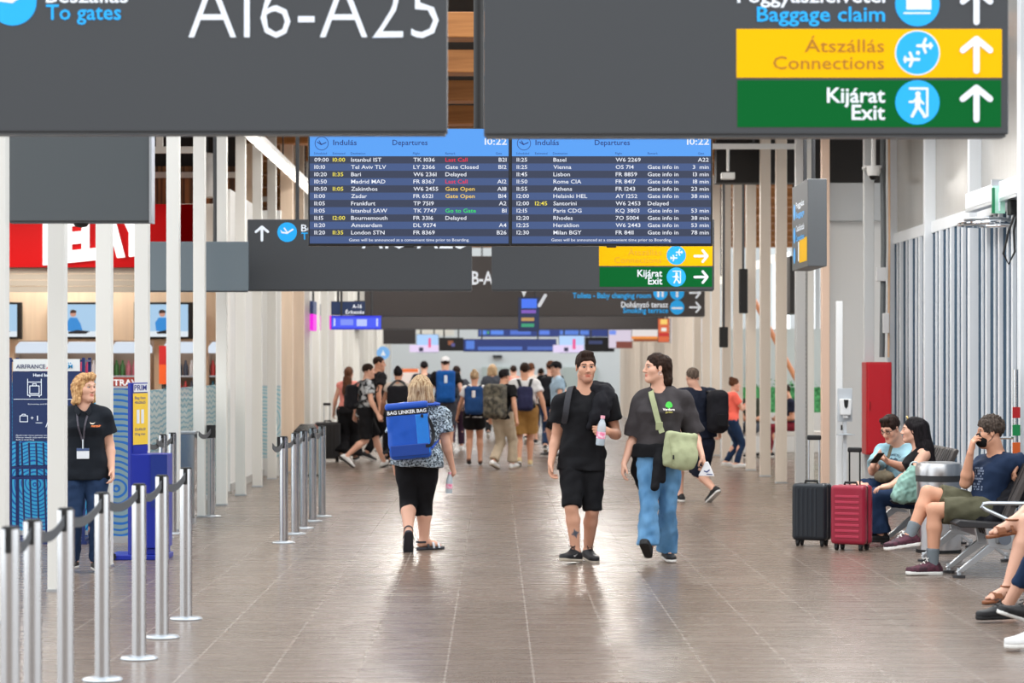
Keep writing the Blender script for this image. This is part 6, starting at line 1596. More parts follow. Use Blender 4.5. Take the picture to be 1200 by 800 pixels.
q = MB(); q.box(-.002, .002, -.052, -.05, -.05, .01)
strap_obj('front_seam', [P(784, 512, D - .292), P(786.5, 530, D - .302), P(789, 546, D - .296)], .006, .004, GRD, b, org=c, nvec=(0, -1, 0))
MB().box(-.062, -.05, -.072, -.062, -.075, -.04).build('bag_tab', WEB, b)
# white paper pack in her left hand
c = P(828, 551, 20.14)
t = empty('paper_bag', c, 'small white paper pack in the left hand of the woman in jeans', 'paper bag')
MB().prism([(-.07, -.045), (.065, -.05), (.05, -.01), (.012, .075), (-.012, .07)], (0, .012, 0), (1, 0, 0), (0, 0, 1), (0, -.03, 0)).build('pack', cloth('paper_white', (234, 234, 238), bump=.6), t, bevel=.006)
f = Face(0, o=c + V(0, -.019, 0), u=(1, 0, 0), v=(0, 0, 1)); f.stroke('printed_mark', [(-.02, .005), (0, .012), (.02, -.004)], .01); f.stroke('printed_mark', [(.0, .03), (.045, .033)], .007); f.build(t, dict(printed_mark=mat('print_blue', (40, 60, 120), rough=.7)), loc=c)

# ---- the blonde woman with the blue backpack, walking away
b_ = Person(21.6, 490, yaw_=180, h=1.60, sex='f', build=1.33); b_.stand(.2, 'R')
b_.set(pelvis=(489, 536), neck=(492, 474.5), head=(493.5, 455, .03), shR=(519.5, 487, .02), shL=(466, 489, .02), elR=(522.5, 519, .0), wrR=(529.5, 545, .06), elL=(461, 520, .03), wrL=(463, 546, .14),
       hipR=(500, 541, .02), hipL=(478, 541, .02), knL=(478.5, 589, .05), anL=(478.5, 623, -.17), knR=(496.5, 592, .13), anR=(497, 633.5, .13))
b_.head_scale = 1.07; b_.head_yaw = 176; b_.head_pitch = -4
b_.hands = {'R': dict(curl=.55, normal=(-.7, .3, 0), thumb=.7), 'L': dict(curl=.4, thumb=.3)}
b_.feet = {'L': dict(dir=yaw(184), pitch=math.radians(-52)), 'R': dict(dir=yaw(122), pitch=0)}
b_.build('blonde woman in patterned blouse and black capri trousers walking away', mat_brow='blonde')
b_.hair(HAIR['blonde'], 'bob', fold=(.05, .0022))
PAT = two_tone('blouse_print', (36, 46, 58), (168, 186, 200), 60, lo=.42, hi=.56, rough=.8, c3=(210, 220, 228), detail=5)
b_.top(PAT, sleeve=.62, hem=-.16, loose=.020, flare=.014, sl_r=1.5, neck=.05, fold=(.16, .007))
b_.bottoms(BLK, length=1.3, loose=.014, flare=1.05, name='capri_trousers', fold=(.14, .004))
SAN = mat('sandal_sole', (46, 48, 56), rough=.7); SANW = mat('sandal_strap', (206, 210, 218), rough=.6)
for S_ in 'RL':
    ff = b_.ff[S_]; g = Field().add(s_foot(ff['heel'] - ff['dir'] * .004, ff['ball'] + ff['dir'] * .055, ff['up'], .038, .046, -.014, .014), 0)
    so_ = soft('sandal', g, .009, SAN, b_.o, origin=b_.root)
    for q, (aa, hh) in enumerate(((.02, .05), (.075, .062), (.13, .046))):
        mid = ff['base'] + ff['dir'] * aa; pt = [mid + ff['side'] * (.048 * math.cos(t)) + ff['up'] * (hh * math.sin(t) * 1.0 + .004) for t in np.linspace(0, math.pi, 9)]
        strap_obj('sandal_strap', pt, .022, .004, SANW if q else SAN, so_, org=b_.root, nvec=[nrm(ff['side'] * math.cos(t) + ff['up'] * math.sin(t)) for t in np.linspace(0, math.pi, 9)])
    pt = [ff['heel'] + ff['up'] * .062 + ff['dir'] * (.03 - .07 * math.sin(t)) + ff['side'] * .042 * math.cos(t) for t in np.linspace(0, math.pi, 9)]
    strap_obj('sandal_strap', pt, .016, .004, SAN, so_, org=b_.root, nvec=[nrm(-ff['dir'] * math.sin(t) + ff['side'] * math.cos(t)) for t in np.linspace(0, math.pi, 9)])
bottle(P(526, 578, 21.66), 'water bottle hanging from the right hand of the blonde woman', ax=nrm((.05, 0, 1)), s=.88)
# her backpack
D = 21.6; roll = math.radians(5); R_ = np.array([(math.cos(roll), 0, math.sin(roll)), (0, 1, 0), (-math.sin(roll), 0, math.cos(roll))])
c = P(479, 505, D - .27); BBL = mat('pack_blue', (16, 84, 190), rough=.32, bump=.12, bscale=18); BBT = mat('pack_blue_top', (22, 80, 186), rough=.4, bump=.2, bscale=18); BBS = mat('pack_blue_side', (30, 124, 220), rough=.22, bump=.35, bscale=14)
f = Field().add(s_box(c + R_[2] * -.02, (.185, .085, .225), R_, .045), .01)
bp = bag_obj('backpack', f, BBL, 'bright blue roll-top backpack worn by the blonde woman', 'backpack', c, .012, (.15, .003))
mb = MB()
def lb(h, ctr, mm, nm, bev=.012):
    o = MB().box(-h[0], h[0], -h[1], h[1], -h[2], h[2]).build(nm, mm, bp, bevel=bev); o.rotation_euler = (0, -roll, 0); o.location = tuple(R_[0] * ctr[0] + R_[1] * ctr[1] + R_[2] * ctr[2]); return o
lb((.19, .08, .03), (0, -.002, .225), BBT, 'roll_top', .022); lb((.186, .006, .026), (0, -.083, .172), BLACKM, 'name_band', .003); lb((.055, .006, .17), (.125, -.083, -.03), BBS, 'side_panel', .006)
vs, fs = glyphs('BAG LINKER BAG', .03); mn, mx = vs[:, 0].min(), vs[:, 0].max()
o = MB().add([((v[0] - mn) / (mx - mn) * .345 - .172, -.0905, v[1] / CAP * .03 - .014) for v in vs], fs).build('band_lettering', mat('band_white', (230, 232, 236), rough=.6), bp); o.rotation_euler = (0, -roll, 0); o.location = tuple(R_[2] * .172)
o = MB().prism([(-.03, 0), (.03, .004), (.02, .016), (.0, .02), (-.01, .012)], (0, 0, 0), (1, 0, 0), (0, 0, 1), (0, -.004, 0)).build('pack_mark', mat('band_white', (230, 232, 236), rough=.6), bp); o.rotation_euler = (0, -roll, 0); o.location = tuple(R_[0] * .1 + R_[1] * -.088 + R_[2] * -.2)
lb((.168, .012, .05), (0, -.084, -.165), mat('pack_blue_base', (12, 62, 150), rough=.4), 'base_panel', .006)
for x0 in (.16, .19): 
    pass
pt = smooth_path([c + R_[0] * .12 + R_[2] * .13 + V(0, -.09, 0), c + R_[0] * .185 + R_[2] * .09 + V(0, -.06, 0), c + R_[0] * .215 + R_[2] * -.04 + V(0, -.03, 0), c + R_[0] * .19 + R_[2] * -.13 + V(0, -.08, 0), c + R_[0] * .14 + R_[2] * -.14 + V(0, -.092, 0)], 5)
strap_obj('side_strap', pt, .028, .008, WEB, bp, org=c, nvec=[nrm(V(.5, -1, 0))] * len(pt))
pt = [c + R_[0] * -.18 + R_[2] * -.14 + V(0, -.05, 0), c + R_[0] * -.2 + R_[2] * -.155 + V(0, -.05, 0), c + R_[0] * -.24 + R_[2] * -.175 + V(0, -.05, 0)]
strap_obj('side_strap', pt, .028, .01, WEB, bp, org=c, nvec=[V(0, -1, 0)] * 3)
for sx in (-1, 1):
    pt = smooth_path([c + R_[0] * sx * .09 + R_[2] * .22 + V(0, .04, 0), P(492 + sx * 18, 474, D - .07), P(492 + sx * 20, 473.5, D + .05), P(492 + sx * 22, 486, D + .15), P(492 + sx * 25, 505, D + .14), c + R_[0] * sx * .17 + R_[2] * -.17 + V(0, .06, 0)], 5)
    strap_obj('shoulder_strap', pt, .055, .012, BBT, bp, org=c, nvec=[nrm(V(sx * .2, -.3 + .06 * i, 1)) if i < 10 else nrm(V(sx * .4, 1, .1)) for i in range(len(pt))])

# ---- the staff woman at the left posts
s = Person(19.45, 99, yaw_=12, h=1.62, sex='f', build=1.14); s.stand(.03, 'L')
s.set(pelvis=(98, 545), neck=(98, 477), head=(100, 454, -.02), shR=(77, 489), shL=(121, 488), elR=(72, 521, .08), wrR=(76, 551, -.04), elL=(128.5, 521, .05), wrL=(131, 550, -.05))
s.head_yaw = 52; s.head_pitch = 0; s.torso_yaw = 8
s.hands = {'R': dict(curl=.4, thumb=.3), 'L': dict(curl=.4, thumb=.3)}
s.feet = {'R': dict(dir=yaw(-12), pitch=0), 'L': dict(dir=yaw(22), pitch=0)}
s.build('staff woman in dark navy polo shirt and jeans with a badge between the left posts', mat_brow='blonde')
s.hair(HAIR['ginger'], 'wavy', fold=(.04, .006))
POLO = cloth('polo_navy', (20, 25, 33))
s.top(POLO, sleeve=.62, hem=-.24, loose=.02, flare=.012, name='polo_shirt', sl_r=1.55, neck=.05, vneck=True, fold=(.17, .006))
F_ = yaw(8); ax = nrm(s.J['neck'] - s.J['pelvis']); nb = L_(s.J['neck'], s); R_s = np.cross(F_, UP)
for sg in (-1, 1):
    pt = [nb - F_ * .05 + R_s * sg * .055 + UP * .03, nb + R_s * sg * .068 + UP * .012 + F_ * .02, nb + F_ * .085 + R_s * sg * .05 - UP * .02, nb + F_ * .12 + R_s * sg * .028 - UP * .055]
    strap_obj('collar', smooth_path(pt, 4), .042, .006, POLO, s.o, nvec=[nrm(R_s * sg * .8 + F_ * .5 + UP * .35)] * 13)
s.bottoms(DEND, length=1.98, loose=.010, flare=1.15, name='jeans', fold=(.12, .006))
for S_ in 'RL': s.shoe(S_, SHB, SOW)
tree = bvh_of(s.parts['polo_shirt'])
def on(tr, px, py, per, n=(0, -1, 0), lift=.006):
    q = L_(P(px, py, per.D), per); h_ = tr.ray_cast(Vector(tuple(q + np.array(n) * .5)), Vector(tuple(-np.array(n)))); return (np.array(h_[0]) if h_[0] is not None else q) + np.array(n) * lift
for x0, y0, x1 in ((92, 481, 100.3), (106, 480, 101.3)):
    pt = [on(tree, x0 + (x1 - x0) * t, y0 + (516 - y0) * t, s) for t in np.linspace(0, 1, 7)]
    strap_obj('lanyard', pt, .014, .003, mat('lanyard_dark', (70, 66, 76), rough=.7), s.o, nvec=[V(0, -1, 0)] * 7)
q = on(tree, 101, 530, s, lift=.012); t = MB().box(q[0] - .05, q[0] + .05, q[1] - .004, q[1] + .004, q[2] - .045, q[2] + .04).build('badge', mat('badge_white', (226, 230, 236), rough=.3), s.o, bevel=.003)
MB().box(q[0] - .05, q[0] + .05, q[1] - .0055, q[1], q[2] + .018, q[2] + .04).build('badge_stripe', mat('badge_blue', (70, 90, 130), rough=.4), t)
MB().cyl((q[0], q[1], q[2] + .035), (q[0], q[1], q[2] + .11), .007, 8).build('badge_clip', ALU, t)
c = L_(P(113, 495.5, 19.45), s)
vs, fs = grid_art([[(-.03, .012), (-.018, .003), (.0, .002), (.014, .01), (.0, -.006), (-.02, -.004)]], .01); decal('logo_print', vs, fs, c, (1, 0, 0), UP, (0, -1, 0), s.parts['polo_shirt'], mat('logo_white', (236, 220, 200), rough=.7), s.o)
vs, fs = text_art('menzair', .066, .02, -.014, -.028); decal('shirt_lettering', vs, fs, c, (1, 0, 0), UP, (0, -1, 0), s.parts['polo_shirt'], mat('logo_orange', (240, 130, 70), rough=.7), s.o)

# ---- man in navy with the black backpack, walking away behind the couple
p = Person(29.2, 820, yaw_=200, h=1.66, build=1.1, res=1.2); p.stand(.27, 'L', lean=.02)
p.set(head=(811.5, 442, 0), neck=(816, 457, 0)); p.shoulders_from_neck(.2)
p.finish_arm('R'); p.finish_arm('L'); p.head_yaw = 190
p.set(anR=(837, 573, -.15), anL=(797, 579.5, .2), hipR=(826, 519), hipL=(812, 519)); p.hip_yaw = 205
p.finish_leg('R'); p.finish_leg('L'); p.feet = {'R': dict(dir=yaw(215), pitch=math.radians(-35)), 'L': dict(dir=yaw(215), pitch=math.radians(5))}
p.build('man in navy shirt and long shorts walking away behind the couple')
p.hair(HAIR['grey'], 'crop'); p.top(NVY, sleeve=.7, hem=-.22, loose=.022, sl_r=1.4); p.bottoms(NVY, length=1.0, loose=.035, flare=1.15, name='shorts')
for S_ in 'RL': p.shoe(S_, SHB, SOW)
c = P(841, 482, 29.0); f = Field().add(s_box(c, (.13, .10, .26), rad=.09), .02).add(s_ell(c + V(.01, -.06, -.06), (.11, .07, .15)), .03)
b = bag_obj('backpack', f, BLK2, 'black backpack slung over the right shoulder of the man in navy', 'backpack', c, .013)
strap_obj('shoulder_strap', smooth_path([c + V(-.03, -.02, .24), P(829, 459, 29.15), P(826, 458, 29.3)], 4), .06, .012, WEB, b, org=c, nvec=[V(0, -.5, 1)] * 9)
MB().box(-.02, .10, -.145, -.125, -.18, -.03).build('front_pocket', BLK, b, bevel=.02)

# ---- everyone farther down the hall: one row each
def walker(px, feet, h, yw, label, hair=('brown', 'short'), top_=None, bot=None, shoe=(SHB, SOW), stride=.2, lead='R', sex='m', build=1.0, tone='fair', sleeve=.6, blen=1.0, hem=-.1, arms=None, hy=None, group=None, res=1.7, bname='shorts', loose=.016, bl=.02, flare=1.1, lean=0.02, head=True, arm=(.12, -.12)):
    D = floorD(feet); p = Person(D, px, yaw_=yw, h=h, sex=sex, build=build, tone=tone, res=res); p.stand(stride, lead, lean=lean, arm=arm)
    p.head_yaw = yw if hy is None else hy
    if arms: arms(p)
    p.build(label, mat_brow=hair[0], group=group)
    if hair[1]: p.hair(HAIR[hair[0]], hair[1])
    p.top(top_, sleeve=sleeve, hem=hem, loose=loose, sl_r=1.35)
    if bot is not None: p.bottoms(bot, length=blen, loose=bl, flare=flare, name=bname)
    for S_ in 'RL': p.shoe(S_, *shoe)
    return p
def pack(p, m, label, w_=.15, h_=.22, d_=.09, dz=.26, strap=WEB, pocket=None):
    B = -yaw(p.torso_yaw); R = np.cross(yaw(p.torso_yaw), UP); c = p.J['pelvis'] + UP * dz * p.k + B * (.14 * p.k * p.b + d_)
    Rm = np.array([R, B, UP]); f = Field().add(s_box(c, (w_, d_, h_), Rm, .06), .02).add(s_box(c + B * d_ * .8 - UP * h_ * .3, (w_ * .75, d_ * .45, h_ * .5), Rm, .04), .03)
    b = bag_obj('backpack', f, m, label, 'backpack', c, .016)
    for sg in (-1, 1):
        pt = smooth_path([c + R * sg * w_ * .55 + UP * h_ * .9 - B * d_ * .6, p.J['neck'] + R * sg * .11 * p.k + UP * .0 + B * .06, p.J['neck'] + R * sg * .12 * p.k - B * .07 - UP * .0, p.J['neck'] + R * sg * .14 * p.k - B * .155 - UP * .16, c + R * sg * (w_ + .02) - UP * h_ * .7 - B * .02], 4)
        strap_obj('shoulder_strap', pt, .05, .012, strap, b, org=c, nvec=[nrm(V(0, 0, 1) + B * (.8 - .16 * i)) for i in range(len(pt))])
    if pocket is not None:
        q = Field().add(s_box(c + B * (d_ * 1.2) + UP * h_ * .45, (.03, .012, h_ * .25), Rm, .008), .0); soft('pack_stripe', q, .012, pocket, b, origin=c)
    return b
PRT = two_tone('shirt_floral', (30, 34, 40), (196, 200, 204), 14, lo=.45, hi=.55, rough=.8)
KHK = cloth('cloth_khaki', (186, 170, 148)); TAN = cloth('cloth_tan', (170, 128, 72)); GRY = cloth('cloth_grey', (70, 74, 84)); LBL = cloth('cloth_light_blue', (160, 186, 206)); CAMO = two_tone('pack_camo', (52, 50, 44), (104, 98, 84), 16, lo=.4, hi=.6)
p = walker(408, 541, 1.62, 168, 'woman with long brown hair in a pink top and wide black trousers', ('auburn', 'long'), PINK, BLK, sex='f', sleeve=.0, blen=1.95, hem=.05, bname='wide_trousers', flare=1.9, bl=.03, stride=.12)
hf = p.hf; f = Field(); C = lambda a, b, ra, rb: f.add(s_cap(H(hf, *a), H(hf, *b), ra, rb), .04)
C((0, -.10, -.1), (0, -.15, -.3), .075, .07); C((0, -.15, -.3), (0, -.16, -.42), .07, .03); soft('long_hair', f, .014, HAIR['auburn'], p.o, origin=p.root, fold=(.06, .005))
p = walker(428, 548, 1.68, 105, 'man in black and white floral shirt striding to the right', ('brown', 'crop'), PRT, BLK, stride=.33, hem=-.14, blen=.95, bl=.03, lead='L', hy=100, shoe=(SHW, SOB))
pack(p, BLK2, 'black backpack on the man in the floral shirt', .13, .2)
p = walker(441, 540, 1.80, 120, 'tall man in black T-shirt behind the man in the floral shirt', ('brown', 'crop'), BLK, BLK, blen=1.9, bname='trousers', tone='mid', hy=90, stride=.15)
p = walker(466, 548, 1.62, 172, 'person with black hair in a bun beside the blonde woman', ('black', 'bun'), cloth('cloth_beige', (206, 192, 180)), BLK, sex='f', sleeve=.3, blen=1.9, bname='trousers', stride=.1, tone='mid')
c = P(466, 463, p.D - .35); o = soft('travel_bag', Field().add(s_box(c, (.17, .09, .15), rad=.05), .02), .016, BLK2, None, origin=c, fold=(.15, .004)); tag(o, 'black soft travel bag carried behind the blonde woman', 'bag')
strap_obj('bag_strap', smooth_path([c + V(-.12, 0, .14), p.J['neck'] + V(-.02, -.13, .04), p.J['neck'] + V(.08, -.12, .02), c + V(.13, 0, .14)], 4), .04, .01, WEB, o, org=c, nvec=[V(0, -1, .4)] * 13)
p = walker(522, 530, 1.80, 182, 'tall man in white cap with big blue backpack walking away', ('brown', 'crop'), BLK, GRY, build=1.1, blen=.95, stride=.18, hem=-.06, shoe=(SHW, SOW))
pack(p, cloth('pack_far_blue', (16, 78, 150)), 'large blue hiking backpack on the man in the white cap', .175, .30, .11, .28, pocket=mat('pack_strip', (200, 214, 230), rough=.6))
hf = p.hf; f = Field().add(s_ell(H(hf, 0, -.008, .055), (.088, .105, .085), HR(hf)), .01).add(s_ell(H(hf, 0, .10, .05), (.07, .075, .012), HR(hf)), .01); f.sub(s_box(H(hf, 0, 0, -.06), (.2, .09, .10), HR(hf), .01), .005); soft('cap', f, .012, WHT, p.o, origin=p.root)
p = walker(556, 545, 1.56, 178, 'woman with fair bun, blue backpack and black shorts walking away', ('blonde', 'bun'), WHT, BLK, sex='f', blen=.35, sleeve=.5, stride=.08, tone='mid', bl=.03, shoe=(mat('shoe_brown', (96, 56, 36), rough=.6), SOB))
pack(p, cloth('pack_mid_blue', (34, 72, 126)), 'mid-blue backpack on the woman in black shorts', .15, .23, .09, .27, pocket=WHT)
p = walker(589, 550, 1.58, 150, 'person in black T-shirt and beige trousers with camouflage backpack', ('black', 'short'), BLK, KHK, blen=1.92, bname='trousers', stride=.14, bl=.024, flare=1.25, hy=140, tone='mid', shoe=(SHW, SOG))
pack(p, CAMO, 'large camouflage backpack on the person in beige trousers', .18, .27, .11, .27)
p = walker(615, 546, 1.68, 180, 'man in white T-shirt and tan shorts with navy backpack walking away', ('brown', 'short'), WHT, TAN, blen=.8, stride=.12, bl=.04, flare=1.2, tone='mid', shoe=(mat('shoe_sand', (214, 190, 140), rough=.6), SOW), build=1.08, hem=.0)
pack(p, cloth('pack_navy', (44, 46, 78)), 'small navy backpack on the man in the white T-shirt', .13, .2, .09, .22)
p = walker(655, 536, 1.70, -80, 'man in light blue T-shirt and black cap facing left behind the walking man', ('black', 'crop'), LBL, BLK, blen=.95, stride=.1, hy=-70)
hf = p.hf; f = Field().add(s_ell(H(hf, 0, -.008, .055), (.088, .105, .085), HR(hf)), .01).add(s_ell(H(hf, 0, .10, .05), (.07, .075, .012), HR(hf)), .01); f.sub(s_box(H(hf, 0, 0, -.06), (.2, .09, .10), HR(hf), .01), .005); soft('cap', f, .012, BLK, p.o, origin=p.root)
p = walker(645, 530, 1.72, 175, 'man in black with a dark backpack left of the man in the cap', ('auburn', 'short'), BLK, DEND, blen=1.9, bname='trousers', stride=.12)
pack(p, BLK2, 'dark backpack on the man in black beyond the walking couple', .16, .25, .1)
walker(634, 508, 1.55, 180, 'small distant person in grey between the walkers', ('brown', 'short'), GRY, DEND, blen=1.9, bname='trousers', res=2.1)
walker(577, 514, 1.66, 180, 'distant person with fair hair beyond the camouflage backpack', ('blonde', 'bob'), GRY, BLK, sex='f', blen=1.9, bname='trousers', res=2.1)
walker(602, 512, 1.62, 185, 'distant dark-haired person left of the white T-shirt man', ('dark', 'short'), PINK, GRY, blen=1.9, bname='trousers', res=2.1)
walker(622, 520, 1.68, 175, 'distant brown-haired person right behind the white T-shirt man', ('auburn', 'short'), cloth('cloth_pale', (196, 190, 186)), BLK, res=2.1)
walker(535, 528, 1.62, 180, 'distant person in dark trousers beside the white-cap man', ('dark', 'short'), GRY, cloth('cloth_plum', (60, 40, 60)), blen=1.9, bname='trousers', res=2.1, shoe=(SHW, SOW))
walker(497, 520, 1.72, 180, 'distant dark-haired person beyond the blonde woman', ('black', 'short'), NVY, BLK, blen=1.9, bname='trousers', res=2.1)
def reading(p):
    F = yaw(p.yaw); R = np.cross(F, UP)
    for S_, sg in (('R', 1), ('L', -1)):
        p.J['wr' + S_] = p.J['pelvis'] + F * .3 + UP * .28 + R * sg * .06; p.finish_arm(S_, -UP - F * .2 + R * sg * .4)
p = walker(857, 549, 1.44, 100, 'person in coral T-shirt and blue jeans looking down beyond the colonnade', ('auburn', 'bun'), CORAL, DEND, sex='f', blen=1.97, bname='jeans', stride=.06, arms=reading, shoe=(SHW, SOW), hem=-.02, bl=.012)

# ---- seated people
def sitter(px, D, yw, h, sex='m', tone='fair', build=1.0, res=1.0):
    return Person(D, px, yaw_=yw, h=h, sex=sex, tone=tone, build=build, res=res)
# man with glasses and phone
a = sitter(1052, 22.85, -60, 1.76); a.stand(0)
a.set(pelvis=(1060, 569), neck=(1054, 521.5), head=(1043.5, 502, -.10), shR=(1034, 529, .05), shL=(1073, 528, -.06), elR=(1023, 552, -.12), wrR=(1023, 546, -.26), elL=(1062, 549, -.22), wrL=(1041, 541, -.34),
      hipR=(1056, 573, .1), hipL=(1060, 573, -.08), knR=(1004, 571, .02), anR=(1006, 622.5, .05), knL=(1011, 573, -.2), anL=(1009, 625, -.2))
a.torso_yaw = -48; a.hip_yaw = -75; a.head_yaw = -48; a.head_pitch = -24
a.hands = {'R': dict(curl=.45, dir=(.25, -.35, .6), normal=(.7, .2, .1), thumb=.5), 'L': dict(curl=.45, dir=(-.8, -.15, .5), normal=(.1, -.2, .9), thumb=.5)}
a.feet = {'R': dict(dir=yaw(-85), pitch=0), 'L': dict(dir=yaw(-80), pitch=0)}
a.build('seated man in pale blue T-shirt and glasses looking at his phone', mat_brow='dark', stubble=False)
a.hair(HAIR['dark'], 'short'); a.top(TEAL, sleeve=.72, hem=-.12, loose=.018, sl_r=1.45, neck=.052); a.bottoms(DEND, length=.9, loose=.022, name='shorts')
for S_ in 'RL': a.shoe(S_, SHB, SOW)
hf, hs = a.hf, a.hs; q = lambda r, f_, u: tuple(L_(H(hf, r, f_, u, hs), a))
g = MB()
for sg in (-1, 1):
    g.tube([q(sg * .033 + .022 * math.cos(t), .094 - .008 * abs(math.cos(t)), .002 + .017 * math.sin(t)) for t in np.linspace(0, 6.28, 17)[:-1]], .0026, 6, closed=True)
    g.tube([q(sg * .055, .086, .006), q(sg * .076, .04, .008), q(sg * .08, -.005, .006)], .0026, 6)
g.tube([q(-.011, .098, .004), q(0, .102, .006), q(.011, .098, .004)], .0026, 6).build('glasses', BLACKM, a.o, smooth=True)
c = L_(P(1049.5, 536, 22.85), a); n = nrm(V(-.35, -1, .0)); u = nrm(np.cross(UP, n))
INK = mat('print_slate', (70, 96, 112), rough=.8)
vs, fs = text_art('KHMETU', .13, .022, -.065, .02, arc=.1); decal('shirt_lettering', vs, fs, c, u, UP, n, a.parts['shirt'], INK, a.o)
vs, fs = grid_art([[(-.045, -.0), (-.02, .018), (0, .004), (.02, .018), (.045, .0), (.03, -.03), (-.03, -.03)]], .012); decal('shirt_print', vs, fs, c - UP * .012, u, UP, n, a.parts['shirt'], INK, a.o)
vs, fs = text_art('SURF', .07, .02, -.035, -.085); decal('shirt_lettering', vs, fs, c, u, UP, n, a.parts['shirt'], INK, a.o)
c = P(1028, 536.5, 22.44); t = empty('mobile_phone', c, 'black mobile phone in the hands of the seated man with glasses', 'phone')
o = MB().box(-.039, .039, -.005, .005, -.078, .078).build('phone_case', BLACKM, t, bevel=.006); MB().box(-.035, .035, .004, .006, -.072, .072).build('phone_screen', mat('phone_glass', (60, 66, 76), rough=.1), o)
t.rotation_euler = (math.radians(52), 0, math.radians(28))
c = P(1036, 558, 22.55); o = soft('waist_bag', Field().add(s_ell(c, (.15, .07, .06), yaw_m := np.array([yaw(20), np.cross(yaw(20), UP), UP])), .02), .012, cloth('bag_khaki', (112, 102, 84)), None, origin=c, fold=(.1, .004)); tag(o, 'khaki waist bag across the lap of the seated man with glasses', 'bag')
tr = bvh_of(a.parts['shirt']); pt = [np.array(on(tr, x, y, a, lift=.006)) for x, y in ((1044, 522), (1042, 528), (1040, 534), (1038, 541), (1037, 548))]
strap_obj('bag_strap', [q_ + a.root for q_ in pt] + [c + V(0, -.02, .03)], .03, .005, cloth('bag_khaki', (112, 102, 84)), o, org=c, nvec=[V(-.4, -1, 0)] * 6)

# woman with long black hair
l = sitter(1074, 22.2, -92, 1.66, 'f'); l.stand(0)
l.set(pelvis=(1076, 579, .0), neck=(1077.5, 524), head=(1069.5, 503.5), shL=(1083, 533, -.13), shR=(1077, 531, .16), elL=(1069.5, 558, -.24), wrL=(1041, 570, -.26), elR=(1063, 556, .2), wrR=(1044, 568, .05),
      hipL=(1074, 583, -.08), hipR=(1074, 583, .09), knL=(1026, 583, -.12), anL=(1031, 626, -.12), knR=(1025, 580, .1), anR=(1033, 625, .1))
l.torso_yaw = -80; l.hip_yaw = -90; l.head_yaw = -98; l.head_scale = 1.03
l.hands = {'L': dict(curl=.3, dir=(-1, 0, -.15), normal=(0, .1, -1), thumb=.2), 'R': dict(curl=.3, dir=(-1, 0, -.15), normal=(0, 0, -1), thumb=.2)}
l.feet = {'R': dict(dir=yaw(-90), pitch=0), 'L': dict(dir=yaw(-85), pitch=0)}
l.build('seated woman with long straight black hair and dark jeans beside the man with glasses', mat_brow='black')
def lh(f):
    hf, hs = l.hf, l.hs; C = lambda p_, q_, ra, rb, kk=.04: f.add(s_cap(H(hf, *p_, hs), H(hf, *q_, hs), ra * hs, rb * hs), kk)
    C((0, -.08, .02), (-.04, -.135, -.18), .072, .064); C((-.04, -.135, -.18), (-.075, -.20, -.37), .062, .034); C((-.06, -.03, .02), (-.055, -.075, -.16), .035, .045); C((.06, -.03, .02), (.05, -.085, -.16), .035, .045)
l.hair(HAIR['black'], 'long', extra=lh, fold=(.06, .0015)); b_.head_scale = 1
MB().tube([tuple(L_(H(l.hf, .07 * math.sin(t) * 1.16, .035 + .03 * math.cos(t) * .6, .045 + .085 * math.cos(t), l.hs), l)) for t in np.linspace(-.7, .7, 9)], .008, 6).build('hair_clip', mat('clip_gold', (216, 190, 120), rough=.35, metal=.6), l.o, smooth=True)
l.top(BLK, sleeve=0, hem=-.05, loose=.009, name='sleeveless_top', neck=.06, fold=(.14, .004)); l.bottoms(DEND, length=1.97, loose=.014, flare=1.7, name='jeans')
for S_ in 'RL': l.shoe(S_, SHB, SOB)
c = P(1066, 568, 21.85); MINT = cloth('bag_mint', (150, 190, 178))
f = Field().add(s_cap(c + V(.03, 0, .12), c + V(-.10, 0, -.09), .055, .07), .03).add(s_box(c + V(.02, .0, -.04), (.12, .05, .12), rad=.05), .06)
o = bag_obj('tote_bag', f, MINT, 'mint green soft tote bag leaning beside the black-haired woman', 'bag', c, .0115, (.06, .008))
MB().tube([(.04 + .04 * math.cos(t), -.02, .17 + .04 * math.sin(t)) for t in np.linspace(0, 6.28, 17)[:-1]], .007, 8, closed=True).build('ring_handle', mat('ring_clear', (206, 222, 226), rough=.2), o, smooth=True)

# man with the black face mask
k = sitter(1140, 19.25, -80, 1.80, tone='mid'); k.stand(0)
k.set(pelvis=(1157, 597, .02), neck=(1169, 533, .03), head=(1160, 506, 0), shL=(1182, 543, -.10), shR=(1151, 545, .22), elR=(1131, 566, .06), wrR=(1137, 531, -.03), elL=(1210, 541, -.02), wrL=(1192, 541, -.12),
      hipL=(1152, 600, -.08), hipR=(1152, 598, .11), knL=(1094, 597, -.08), anL=(1093, 661, -.08), knR=(1087, 577, .05), anR=(1066, 628, -.03))
k.torso_yaw = -55; k.hip_yaw = -88; k.head_yaw = -92; k.head_pitch = -3
k.hands = {'R': dict(curl=.35, dir=(.25, -.1, 1), normal=(1, .1, -.2), thumb=.3), 'L': dict(curl=.35, dir=(-.35, -.1, -1), normal=(.9, .2, -.3), thumb=.2)}
k.feet = {'L': dict(dir=yaw(-74), pitch=math.radians(2)), 'R': dict(dir=nrm(V(-1, -.25, -.12)), pitch=0, up=(-.1, 0, 1))}
k.build('seated man in navy T-shirt and black face mask with legs crossed', mat_brow='dark')
k.hair(HAIR['salt'], 'curly', fold=(.03, .006))
TNV = cloth('tee_navy', (24, 40, 66)); k.top(TNV, sleeve=.5, hem=-.05, loose=.016, sl_r=1.4, neck=.055, fold=(.15, .007)); k.bottoms(OLV, length=.80, loose=.024, name='shorts', flare=1.12)
MAR = two_tone('shoe_maroon', (52, 22, 36), (88, 40, 58), 30, lo=.4, hi=.6, rough=.7)
